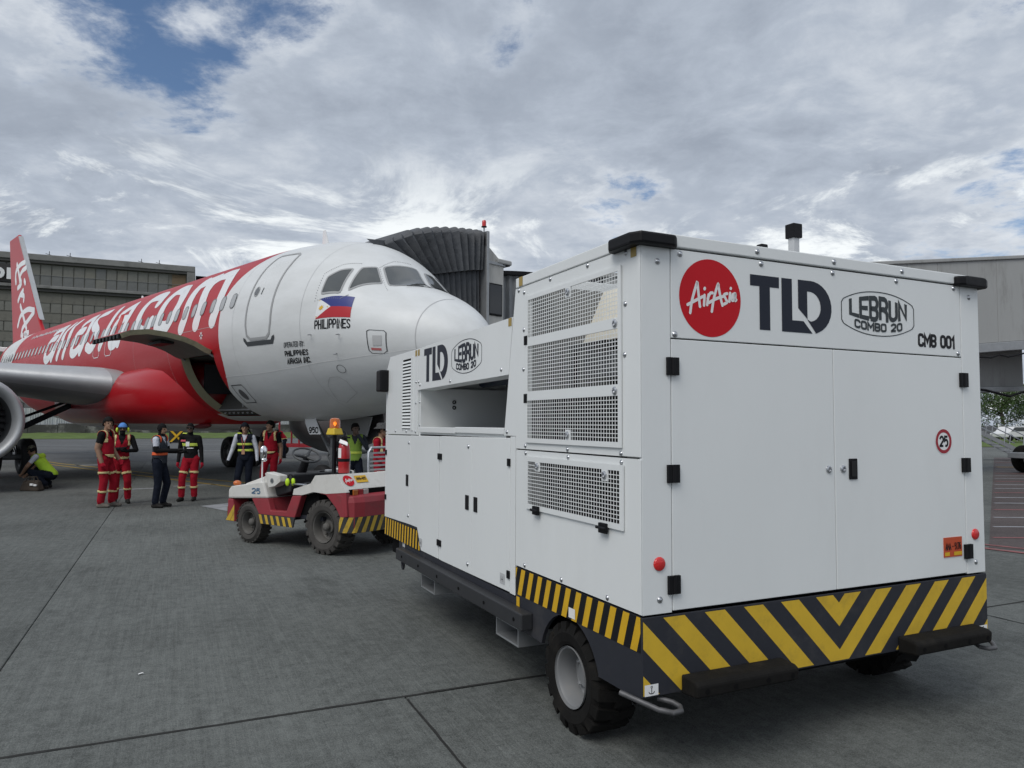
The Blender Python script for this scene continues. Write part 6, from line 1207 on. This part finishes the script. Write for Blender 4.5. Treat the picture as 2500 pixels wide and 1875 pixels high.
    for (rad, w, rim, nl, places) in ((.355,.27,.20,20,((.0,0),(0,1))),(.292,.21,.16,26,((1.59,0),(1.59,1)))):
        ty, rm, nut = wheel_meshes(rad, w, rim, nl, .02 if rad > .3 else .010, rad > .3); ms = []
        for mb, m in ((ty,DUSTY),(rm,DRIM),(nut,DRIM)): me = mb.mesh('x'); me.materials.append(m); ms.append(me)
        for q in ms[1].polygons: q.use_smooth = True
        ms[1].set_sharp_from_angle(angle=R(35))
        for (x, far) in places:
            o = bpy.data.objects.new('wheel', ms[0]); COL.objects.link(o); o.parent = t; o.location = (x, (-.012 if not far else Wd+.012), rad); o.rotation_euler = (0,0,-PI/2 if not far else PI/2)
            for nm, me in (('rim',ms[1]),('wheel_nut',ms[2])): q = bpy.data.objects.new(nm, me); COL.objects.link(q); q.parent = o
            hb = MB().lathe([(.055,.07),(.05,.045),(.03,.03),(0,.028)], 14, lambda a,b,h: (h,a,b)).build('hub_cap', DRIM, o, smooth=True)
    MB().tube([(1.59,-.2,.29),(1.59,Wd+.2,.29)], .05, 8).tube([(0,-.2,.36),(0,Wd+.2,.36)], .09, 8).box((-.3,-.4,.36),(1.5,Wd+.4,.42)).build('chassis', CORE, t); MB().tube([(1.4,-.2,.3),(.9,-.35,.42)], .02, 6).build('steering_rod', DARKG, t)
    # inside face of wheel arches
    MB().box((-.33,-.30,.42),(.45,-.33,.80)).box((-.33,Wd+.30,.42),(.45,Wd+.33,.80)).box((1.30,-.26,.42),(1.95,-.29,.62)).build('arch_liner', CORE, t)
    return t
tug()
# fire extinguisher strapped behind the beacon pole, ear defenders hung under the wheel
def tloc(x, y, z): a = R(144.70); return (-2.4638+x*math.cos(a)-y*math.sin(a), 9.6994+x*math.sin(a)+y*math.cos(a), z)
ex = thing('fire_extinguisher', 'red fire extinguisher strapped upright to the tug beside the amber beacon', 'extinguisher', tloc(-.065,-.30,1.05), R(144.7))
MB().lathe([(0,0),(.07,0),(.075,.01),(.075,.33),(.062,.38),(.03,.41),(.025,.43),(0,.43)], 24, lambda a,b,h: (a,b,h)).build('cylinder', mat('extinguisher red', (.42,.015,.02), .35, coat=.4), ex, smooth=True)
MB().lathe([(.077,.15),(.0775,.19)], 24, lambda a,b,h: (a,b,h)).build('strap', BLACKP, ex); MB().grid(10, 2, lambda u, v: (.0765*math.cos(.6+u*1.3), .0765*math.sin(.6+u*1.3), .20+v*.13)).build('paper_label', WHITEV, ex, fix=False)
MB().box((-.02,-.02,.42),(.02,.02,.47)).box((-.10,-.015,.46),(.03,.015,.48)).build('valve', BLACKP, ex); MB().tube([(.02,0,.45),(.10,.02,.42),(.11,.02,.25),(.10,.02,.08)], .012, 6).build('hose', BLACKP, ex, smooth=True); MB().hexa([(-.10,.03,.40),(.01,.06,.44),(.01,.062,.45),(-.10,.032,.41),(-.12,.05,.36),(0,.09,.40),(0,.092,.41),(-.12,.052,.37)]).build('paper_tag', WHITEV, ex)
ed = thing('ear_defenders', 'bright yellow green ear defenders hanging below the tug steering wheel', 'ear defenders', tloc(.80,-.05,.90), R(144.7))
for s in (0,1): MB().sphere((-.02-.03*s,-.07*s,0),(.034,.026,.055),14,10).build('ear_cup', mat('hi-vis lime', (.50,.75,.02), .5), ed, smooth=True); MB().sphere((-.025-.03*s,-.025-.07*s,0),(.03,.016,.05),12,8).build('cushion', BLACKP, ed, smooth=True)
MB().tube([(-.02,0,.05),(-.03,-.02,.10),(-.045,-.05,.10),(-.05,-.07,.05)], .01, 6).build('headband', BLACKP, ed, smooth=True)
# ================================================================== people
SKIN = mat('skin', (.27,.155,.10), .6); DSKIN = mat('skin dark', (.10,.06,.042), .6); CBLK = mat('black cloth', (.010,.010,.011), .85, var=.3, vscale=12, bump=.9, bscale=13, spec=.12); CRED = mat('red work cloth', (.30,.010,.022), .8, var=.15, vscale=10, bump=.9, bscale=11, spec=.12); CNAV = mat('navy cloth', (.010,.013,.022), .85, var=.25, vscale=12, bump=.9, bscale=13, spec=.12)
CWHT = mat('white shirt', (.52,.54,.60), .8, var=.08, vscale=14, bump=.9, bscale=13, spec=.12); LIME = mat('lime reflective', (.52,.62,.10), .55, spec=.12); CREAM = mat('cream reflective', (.62,.52,.26), .55, spec=.12); ORNG = mat('orange reflective', (.75,.13,.05), .55, spec=.12); HAIR = mat('black hair', (.008,.007,.007), .6, bump=.6, bscale=60, spec=.12); SHOE = mat('dark shoe', (.02,.019,.018), .6, var=.3, vscale=10, spec=.12); GSHOE = mat('grey shoe', (.14,.125,.11), .7, var=.3, vscale=10, spec=.12); HIVIS = mat('hi-vis yellow vest', (.40,.62,.05), .7, var=.12, vscale=8, spec=.12); GLOVR = mat('red glove', (.34,.012,.028), .8, var=.2, vscale=20, spec=.12); GLOVB = mat('black glove', (.014,.014,.014), .8, spec=.12); BLUEC = mat('light blue cap', (.10,.25,.60), .8, spec=.12); CAMO = mat('camouflage cloth', (.10,.10,.07), .9, var=.7, vscale=22, spec=.12); LEN = mat('dark lens', (.004,.004,.004), .1, coat=.5); GREYHAT = mat('grey patterned hat', (.07,.07,.072), .9, var=.5, vscale=30, spec=.12); NAVG = mat('grey blue vest', (.035,.04,.05), .8, var=.15, vscale=8, spec=.12); GREENS = mat('pale green vest', (.22,.34,.06), .75, var=.15, vscale=8, spec=.12)
BASE = dict(head=(0,.025,1.585), neck=(0,-.005,1.44), chest=(0,-.005,1.27), belly=(0,.005,1.06), pelvis=(0,0,.92),
 shR=(.175,-.01,1.385), elR=(.235,-.03,1.11), wrR=(.255,.055,.865), shL=(-.175,-.01,1.385), elL=(-.235,-.03,1.11), wrL=(-.255,.055,.865),
 hiR=(.088,0,.90), knR=(.10,.025,.49), anR=(.105,-.02,.085), hiL=(-.088,0,.90), knL=(-.10,.025,.49), anL=(-.105,-.02,.085))
def person(label, loc, az, h, J=None, mats=None, head_yaw=0., face='open', hair='hair', vest=None, bands=(), shirt='long', hands=None, toes=None, extras=None, cap=None, headmat=None, pitch=0.):
    """one continuous body (voxel-fused limbs), cloth layers as shells; faces +y locally, right hand +x"""
    j = {k: np.array(v, float) for k, v in BASE.items()}
    rg = np.random.default_rng(sum(map(ord, label)))
    if (J or {}).get('pelvis') is None:      # an easy stance: weight on one leg, feet uneven, shoulders tilted
        s_ = rg.choice((-1,1)); sh = .022*s_
        for k in ('pelvis','hiR','hiL','belly'): j[k][0] += sh
        j['chest'][0] += sh*.4; j['hiR'][2] += .012*s_; j['hiL'][2] -= .012*s_; j['shR'][2] -= .014*s_; j['shL'][2] += .014*s_
        f = 'L' if s_ > 0 else 'R'; j['an'+f] += np.array([.03*(1 if f == 'R' else -1), .09*rg.uniform(.3,1), 0]); j['kn'+f] += np.array([.02*(1 if f == 'R' else -1), .075, -.005])
        for S in 'RL': d = rg.normal(0,.022,3); j['el'+S] += d; j['wr'+S] += d*1.4
    for k, v in (J or {}).items(): j[k] = np.array(v, float)
    s = h/1.705; t = thing('person', label, 'person', loc, R(-az)); t.scale = (s,s,s)
    M = dict(skin=SKIN, top=CBLK, legs=CRED, shoe=SHOE, hand=SKIN, fore=SKIN); M.update(mats or {})
    mb = MB(); bones = []
    def cap_(a, b, ra, rb, tag, sx=1., sy=1.):
        a, b = Vector(a), Vector(b); d = b-a; L = d.length; d.normalize(); u = d.cross(Vector((0,1,0))); u = u.normalized() if u.length > .1 else d.cross(Vector((1,0,0))).normalized(); w = d.cross(u); V = []; F = []; n = 14; rings = []
        for k in range(4): q = PI/2*(1-k/4); rings.append((a-d*ra*math.sin(q)*.9, ra*math.cos(q)))
        for k in range(5): q = k/4; rings.append((a.lerp(b, q), ra+(rb-ra)*q))
        for k in range(1,5): q = PI/2*k/4; rings.append((b+d*rb*math.sin(q)*.9, rb*math.cos(q)))
        for c, r in rings: V += [c+(u*math.cos(2*PI*i/n)*sx+w*math.sin(2*PI*i/n)*sy)*max(r,.001) for i in range(n)]
        for k in range(len(rings)-1): F += [(k*n+i, k*n+(i+1)%n, (k+1)*n+(i+1)%n, (k+1)*n+i) for i in range(n)]
        F += [tuple(range(n))[::-1], tuple(range((len(rings)-1)*n, len(rings)*n))]
        mb.add(V, F); bones.append((np.array(a), np.array(b), ra, rb, tag))
    hd = j['head']; yaw = R(head_yaw); fdir = np.array([math.sin(yaw)*math.cos(pitch), math.cos(yaw)*math.cos(pitch), math.sin(pitch)]); rdir = np.array([math.cos(yaw), -math.sin(yaw), 0])
    udir = np.cross(rdir, fdir)
    def hp(r, f, u): return tuple(hd+rdir*r+fdir*f+udir*u)
    def ell(c, r, tag, frame=None):
        e = MB().sphere((0,0,0), 1, 14, 10); fr = frame or ((1,0,0),(0,1,0),(0,0,1)); V = [np.array(c)+np.array(fr[0])*p[0]*r[0]+np.array(fr[1])*p[1]*r[1]+np.array(fr[2])*p[2]*r[2] for p in e.v]; mb.add(V, e.f); bones.append((np.array(c), np.array(c)+1e-4, sum(r)/3, sum(r)/3, tag))
    hf = (rdir, fdir, udir)
    ell(hp(0,-.012,.02), (.074,.094,.100), 'head', hf); ell(hp(0,.022,-.045), (.058,.066,.070), 'head', hf); ell(hp(0,.098,-.012), (.013,.018,.024), 'head', hf); ell(hp(0,.070,-.095), (.03,.025,.022), 'head', hf)
    for q in (-1,1): ell(hp(q*.076,-.012,-.005), (.010,.018,.030), 'head', hf)
    cap_(j['neck']-np.array([0,0,.05]), tuple(hd+np.array([0,-.02,-.06])), .056, .052, 'neck')
    cap_(j['chest'], j['neck']-np.array([0,0,.09]), .135, .10, 'torso', 1.18, .80); cap_(j['belly'], j['chest'], .128, .135, 'torso', 1.10, .88); cap_(j['pelvis'], j['belly'], .130, .128, 'torso', 1.16, .92)
    cap_(j['pelvis']-np.array([0,0,.03]), j['pelvis'], .125, .13, 'hip', 1.2, .95)
    for S, q in (('R',1),('L',-1)):
        cap_(j['chest']+np.array([0,0,.09]), j['sh'+S], .085, .066, 'torso'); cap_(j['sh'+S], j['el'+S], .064, .050, 'uarm'+S); cap_(j['el'+S], j['wr'+S], .048, .036, 'farm'+S)
        cap_(j['hi'+S], j['kn'+S], .098, .075, 'thigh'+S); cap_(j['kn'+S], j['an'+S]+np.array([0,0,.04]), .074, .068, 'shin'+S)
        td = np.array((toes or {}).get(S, (.12*q,1,0)), float); td = td/np.linalg.norm(td); a = j['an'+S].copy()
        cap_(a+td*-.045+np.array([0,0,-.045]), a+td*.155+np.array([0,0,-.052]), .042, .034, 'foot'+S, 1.05, 1.); cap_(a+np.array([0,0,.0]), a+td*.06+np.array([0,0,-.03]), .045, .040, 'foot'+S)
        # hand: palm, four unequal bent fingers, thumb from the side of the palm
        wv = j['wr'+S]; hdn = np.array((hands or {}).get(S, wv-j['el'+S]), float); hdn /= np.linalg.norm(hdn); sidev = np.array((hands or {}).get(S+'side', (0,1,0)), float); sidev = sidev-hdn*sidev.dot(hdn); sidev /= np.linalg.norm(sidev); pn = np.cross(hdn, sidev)*(-q); curl = (hands or {}).get(S+'curl', .5)
        cap_(wv, wv+hdn*.075, .030, .034, 'hand'+S, 1., 1.)
        for i, (ln, of) in enumerate(((.070,.030),(.082,.010),(.076,-.010),(.058,-.028))):
            b0 = wv+hdn*.088+sidev*of; b1 = b0+(hdn*math.cos(curl)+pn*math.sin(curl))*ln*.5; b2 = b1+(hdn*math.cos(curl*2.2)+pn*math.sin(curl*2.2))*ln*.5; cap_(b0-hdn*.02, b1, .0105, .0095, 'hand'+S); cap_(b1, b2, .0095, .008, 'hand'+S)
        b0 = wv+hdn*.03+sidev*.028; b1 = b0+(hdn*.75+sidev*.6)*.045; cap_(b0, b1, .012, .0105, 'hand'+S); cap_(b1, b1+(hdn*.95+pn*.2)*.032, .0105, .009, 'hand'+S)
    me = mb.mesh('tmp'); o = bpy.data.objects.new('tmp', me); COL.objects.link(o)
    r = o.modifiers.new('r','REMESH'); r.mode = 'VOXEL'; r.voxel_size = .0125; sm = o.modifiers.new('s','SMOOTH'); sm.factor = .5; sm.iterations = 3
    bpy.context.view_layer.update(); body = bpy.data.meshes.new_from_object(o.evaluated_get(bpy.context.evaluated_depsgraph_get())); bpy.data.objects.remove(o); bpy.data.meshes.remove(me)
    nv = len(body.vertices); co = np.empty(nv*3); body.vertices.foreach_get('co', co); co = co.reshape(-1,3); nf = len(body.polygons); ct = np.empty(nf*3); body.polygons.foreach_get('center', ct); ct = ct.reshape(-1,3)
    best = np.full(nf, 1e9); idx = np.zeros(nf, int); tt = np.zeros(nf)
    for k, (a, b, ra, rb, tag) in enumerate(bones):
        d = b-a; L2 = d@d; q = np.clip(((ct-a)@d)/L2, 0, 1); dist = np.linalg.norm(ct-(a+q[:,None]*d), axis=1)-(ra+(rb-ra)*q); w = dist < best; best[w] = dist[w]; idx[w] = k; tt[w] = q[w]
    tags = np.array([bones[k][4] for k in idx]); rel = ct-hd; hr, hf_, hu = rel@rdir, rel@fdir, rel@udir; ishead = tags == 'head'
    slots = [M['skin'], M['top'], M['legs'], M['shoe'], M['hand'], M['fore'], headmat or M['skin']]
    mi = np.zeros(nf, int)
    isT = (tags == 'torso'); mi[isT] = 1; mi[isT & (ct[:,2] < j['pelvis'][2]+.015) & (ct[:,2] > j['pelvis'][2]-.3)] = 2
    for S in 'RL':
        ua, fa = tags == 'uarm'+S, tags == 'farm'+S; mi[ua] = 1; mi[fa] = 1 if shirt == 'long' else 5
        if shirt == 'short': mi[ua & (tt > .62)] = 5
        mi[tags == 'hand'+S] = 4; mi[np.char.startswith(tags, 'thigh') | np.char.startswith(tags, 'shin')] = 2; mi[tags == 'foot'+S] = 3
    mi[tags == 'hip'] = 2; mi[(tags == 'neck')] = 0 if face == 'open' else 6; mi[ishead] = 0
    if face != 'open':
        op = ishead & (hf_ > .03) & (np.abs(hr) < .058) & (hu < (.035)) & (hu > (-.03 if face == 'eyes' else -.085)); mi[ishead] = 6; mi[op] = 0
    body.materials.clear()
    for m in slots: body.materials.append(m)
    body.polygons.foreach_set('material_index', mi); body.polygons.foreach_set('use_smooth', np.ones(nf, bool)); bo = bpy.data.objects.new('body', body); COL.objects.link(bo); bo.parent = t
    nrm = np.empty(nv*3); body.vertices.foreach_get('normal', nrm); nrm = nrm.reshape(-1,3); polys = [tuple(p.vertices) for p in body.polygons]
    def shell(nm, mask, off_, m, thick=.006, jit=0.):
        ids = np.where(mask)[0]
        if not len(ids): return None
        used = sorted({v for i in ids for v in polys[i]}); mp = {v: i for i, v in enumerate(used)}; P = co[used]+nrm[used]*(off_+(rng.uniform(-jit,jit,len(used))[:,None] if jit else 0))
        ms = bpy.data.meshes.new(nm); ms.from_pydata([tuple(p) for p in P], [], [tuple(mp[v] for v in polys[i]) for i in ids]); ms.update(); q = link(nm, ms, m, t, smooth='all'); so = q.modifiers.new('thick','SOLIDIFY'); so.thickness = thick; so.offset = 1; return q
    z = ct[:,2]; x = ct[:,0]; y = ct[:,1]; tors = isT | (tags == 'hip')
    shz = j['sh' + 'R'][2]; wz = j['pelvis'][2]
    if vest:
        vm, lo, edge = vest
        arm = (np.abs(x-j['chest'][0]) > .165) & (z > shz-.22); vneck = (y > j['chest'][1]) & (np.abs(x-j['chest'][0]) < .055*np.clip((z-(shz-.14))/.14, 0, 1.2)) & (z > shz-.14)
        msk = tors & (z > wz+lo) & (z < shz+.085) & ~arm & ~vneck; shell('vest', msk, .012, vm)
    for (kind, a, b, m) in bands:
        if kind == 'waist': shell('reflective_band', tors & (z > wz+a) & (z < wz+b), .020, m)
        elif kind == 'chest': shell('reflective_band', tors & (z > shz+a) & (z < shz+b) & (np.abs(x-j['chest'][0]) < .17), .020, m)
        elif kind == 'strap':
            for q in (-1,1): shell('reflective_strap', tors & (np.abs(x-j['chest'][0]-q*.125) < .022) & (z > shz+a) & (z < shz+b), .020, m)
        elif kind == 'shin':
            for S in 'RL': shell('reflective_band', (tags == 'shin'+S) & (tt > a) & (tt < b), .008, m)
        elif kind == 'thigh':
            for S in 'RL': shell('reflective_band', (tags == 'thigh'+S) & (tt > a) & (tt < b) & (np.sign(x-j['pelvis'][0]) == (1 if S == 'R' else -1)), .008, m)
        elif kind == 'patch': shell('patch', tors & (np.abs(x-a[0]) < a[2]) & (np.abs(z-a[1]) < a[3]) & (y > j['chest'][1]+.03), .021, m)
    if hair == 'hair': shell('hair', ishead & ((hu > .045) | ((hf_ < -.005) & (hu > -.035)) | ((hf_ < .035) & (hu > .02) & (np.abs(hr) > .05))), .012, HAIR, .006, .006)
    if cap: shell('cap', ishead & (hu > .035), .013, cap)
    # eyes and mouth
    if face in ('open','eyes','face'):
        for q in (-1,1): MB().sphere(hp(q*.030,.078,.008), (.012,.010,.007), 8, 6).build('eye', HAIR, t, smooth=True)
        if face != 'eyes': MB().sphere(hp(0,.083,-.062), (.022,.010,.006), 8, 6).build('mouth', mat('lips', (.13,.05,.045), .6), t, smooth=True)
    if extras: extras(t, hp, j)
    return t
def shades(t, hp, j):
    MB().hexa([hp(-.066,.06,-.008),hp(.066,.06,-.008),hp(.060,.098,-.008),hp(-.060,.098,-.008),hp(-.068,.06,.026),hp(.068,.06,.026),hp(.060,.100,.026),hp(-.060,.100,.026)]).build('sunglasses', LEN, t, bevel=.008)
def muffs(t, hp, j):
    for q in (-1,1): MB().sphere(hp(q*.105,-.005,-.02), (.028,.042,.052), 14, 10).build('ear_muff', mat('lime plastic', (.52,.68,.05), .5), t, smooth=True)
    MB().tube([hp(-.105,-.005,.02),hp(-.09,-.01,.10),hp(0,-.01,.145),hp(.09,-.01,.10),hp(.105,-.005,.02)], .012, 6).build('muff_headband', BLACKP, t, smooth=True); shades(t, hp, j)
redb = (('waist',.03,.085,CREAM),('strap',-.14,.09,CREAM),('thigh',.55,.64,CREAM),('shin',.46,.56,CREAM)); RV = (CRED,.02,None)
person('person in red vest and trousers with bare head and short dark hair, leftmost standing worker', (-8.17,14.95,0), 88, 1.80, dict(elR=(.215,-.06,1.12),wrR=(.225,.03,.86),elL=(-.22,0,1.12),wrL=(-.17,.16,.90)), dict(shoe=GSHOE, hand=GLOVR), 42, vest=RV, bands=redb, shirt='short')
person('person with light blue cap, yellow ear muffs and black face mask, arms crossed', (-8.22,15.65,0), 150, 1.68, dict(elR=(.27,.05,1.14),wrR=(.03,.22,1.17),elL=(-.27,.05,1.13),wrL=(-.06,.25,1.12)), dict(hand=CBLK), 5, face='eyes', hair=None, cap=BLUEC, headmat=CBLK, vest=RV, bands=(('waist',.03,.08,CREAM),('strap',-.14,.09,CREAM),('thigh',.55,.66,CREAM),('shin',.40,.50,CREAM)), extras=muffs, hands=dict(R=(-1,.2,.1),L=(1,.1,.15)))
def phone(t, hp, j): MB().box((-.035,.56,1.19),(.035,.68,1.205)).build('phone', WHITEV, t, bevel=.005); MB().box((-.03,.50,1.15),(.05,.62,1.16)).build('notepad', BLACKP, t)
person('person in black hood seen from the side, white short sleeves, reading a phone', (-7.08,14.95,0), 92, 1.69, dict(elR=(.22,.03,1.15),wrR=(.08,.40,1.16),elL=(-.22,.05,1.13),wrL=(-.06,.42,1.12)), dict(legs=CNAV, top=CWHT, hand=GLOVB, fore=CBLK), 5, face='face', hair=None, headmat=CBLK, vest=(NAVG,-.02,None), bands=(('waist',.14,.20,ORNG),('strap',-.05,.09,ORNG)), shirt='short', hands=dict(R=(-.1,.9,.2),L=(.1,.9,.1),Rside=(-1,0,0),Lside=(1,0,0)), extras=phone, pitch=-.2)
def badge_(t, hp, j): shades(t, hp, j); MB().box((-.03,.135,1.19),(.045,.145,1.29)).build('id_card', WHITEV, t); flat([rect2d(-.05,-.02,.05,.02)], (.10,.142,1.315), (-1,0,0), (0,0,1), name='vest_patch', mt=mat('pink patch', (.62,.10,.13), .6), parent=t, lift=.006)
person('person in black hood, sunglasses and black vest with lime stripes, red trousers and gloves', (-7.03,16.22,0), 176, 1.70, dict(wrR=(.235,.04,.85),wrL=(-.27,.03,.85)), dict(hand=GLOVR, skin=DSKIN), -8, face='face', hair=None, headmat=CBLK, bands=(('chest',-.20,-.145,LIME),('chest',.045,.09,LIME),('thigh',.62,.72,CREAM),('shin',.44,.54,CREAM)), extras=badge_)
def lany(t, hp, j):
    MB().tube([(.07,.06,1.42),(.03,.13,1.28),(0,.15,1.10)], .008, 5).tube([(-.07,.06,1.42),(-.03,.13,1.28),(0,.15,1.10)], .008, 5).build('lanyard', mat('red lanyard', (.35,.08,.08), .7), t); MB().box((-.035,.15,.99),(.035,.158,1.10)).build('id_card', mat('tan card', (.45,.25,.15), .6), t)
person('person in white long sleeved shirt and dark vest with four lime blocks, navy cap', (-6.12,17.0,0), 172, 1.70, dict(elR=(.27,-.02,1.10),wrR=(.34,.06,.86),elL=(-.26,-.02,1.11),wrL=(-.29,.03,.85)), dict(top=CWHT, legs=CNAV, hand=GLOVB), -10, cap=CNAV, hair='hair', vest=(CNAV,-.06,None), bands=(('chest',.04,.085,LIME),('chest',-.20,-.15,LIME),('chest',-.34,-.29,LIME)), extras=lany)
person('person in red vest with moustache looking left behind the tug mirror', (-5.83,17.9,0), 185, 1.75, None, dict(hand=GLOVR), 35, vest=RV, bands=(('waist',.03,.08,CREAM),('strap',-.16,.09,CREAM)), shirt='short')
person('person in red vest bending beside the red stairs in the far distance', (-10.9,35.6,0), 250, 1.62, dict(head=(0,.40,1.36),neck=(0,.30,1.30),chest=(0,.18,1.18),belly=(0,.06,1.04),shR=(.175,.25,1.27),shL=(-.175,.25,1.27),elR=(.22,.38,1.05),wrR=(.2,.5,.85),elL=(-.22,.38,1.05),wrL=(-.2,.5,.85)), dict(legs=CNAV), 0, vest=RV, bands=(('waist',.03,.08,CREAM),), shirt='short', cap=GREYHAT)
person('person in pale green mesh vest with one hand raised to the mouth beside the beacon', (-3.42,16.2,0), 165, 1.70, dict(elL=(-.25,.10,1.16),wrL=(-.05,.17,1.46),wrR=(.25,.05,.86)), dict(top=NAVG, legs=CNAV, skin=DSKIN, hand=DSKIN), -15, vest=(GREENS,-.02,None), hands=dict(L=(.3,.1,.9)), bands=(('waist',.12,.17,LIME),))
def buck(t, hp, j):
    n = 20; prof = [(.155,.035),(.10,.075),(.095,.13),(.06,.15),(0,.152)]; MB().add([hp(r*math.cos(2*PI*k/n), -.01+r*math.sin(2*PI*k/n)*1.1, u) for r, u in prof for k in range(n)], [(i*n+k, i*n+(k+1)%n, (i+1)*n+(k+1)%n, (i+1)*n+k) for i in range(len(prof)-1) for k in range(n)]).build('bucket_hat', GREYHAT, t, smooth='all', fix=False); shades(t, hp, j)
person('person in grey bucket hat and red vest half hidden by the white unit', (-2.52,14.3,0), 105, 1.69, dict(elR=(.22,.0,1.11),wrR=(.2,.18,.95)), dict(top=CRED, hand=GLOVR, skin=SKIN), 5, vest=RV, bands=(('strap',-.20,.09,CREAM),('waist',.03,.08,CREAM)), extras=buck)
person('person in camouflage cap and lime vest crouching by the main landing wheel', (-11.85,18.95,0), 262, 1.70,
  dict(pelvis=(0,-.12,.36),belly=(0,.02,.52),chest=(0,.17,.70),neck=(0,.28,.86),head=(0,.38,.97),shR=(.18,.20,.82),elR=(.25,.36,.58),wrR=(.14,.52,.36),shL=(-.18,.20,.82),elL=(-.25,.36,.58),wrL=(-.10,.54,.38),hiR=(.10,-.10,.34),knR=(.17,.32,.47),anR=(.14,-.0,.10),hiL=(-.10,-.10,.34),knL=(-.20,.30,.44),anL=(-.17,-.05,.10)), dict(top=CWHT, legs=CNAV), 0, cap=CAMO, vest=(HIVIS,-.0,None), shirt='short', pitch=-.45)
bag = thing('tool_bag', 'brown canvas tool bag standing open on the ground before the crouching worker', 'bag', (-11.83,18.35,0), R(-8)); BRN = mat('brown canvas', (.045,.034,.025), .9, var=.3, vscale=9, bump=.5, bscale=30)
MB().hexa([(-.27,-.13,0),(.27,-.13,0),(.27,.13,0),(-.27,.13,0),(-.20,-.07,.26),(.20,-.07,.26),(.20,.07,.26),(-.20,.07,.26)]).build('bag_body', BRN, bag, bevel=.04)
for y in (-.075,.075): MB().tube([(-.12,y,.22),(-.09,y*.6,.34),(.09,y*.6,.34),(.12,y,.22)], .014, 6).build('handle', BRN, bag, smooth=True)
MB().box((.05,-.135,.14),(.13,-.10,.19)).build('label', WHITEV, bag); MB().box((.15,-.133,.13),(.22,-.10,.175)).build('label', WHITEV, bag)
# litter and leaves on the concrete
lt = MB().add([(0,0,.004),(.05,.012,.02),(.062,.03,.008),(.028,.05,.015),(-.012,.03,.005)], [(0,1,2),(0,2,3),(0,3,4)]).build('paper_scrap', WHITEV, None, fix=False); lt.location = (-2.53,5.12,0.002); lt.scale = (.55,.55,.55); lt['label'] = 'small crumpled white paper scrap lying on the bare concrete'; lt['category'] = 'litter'
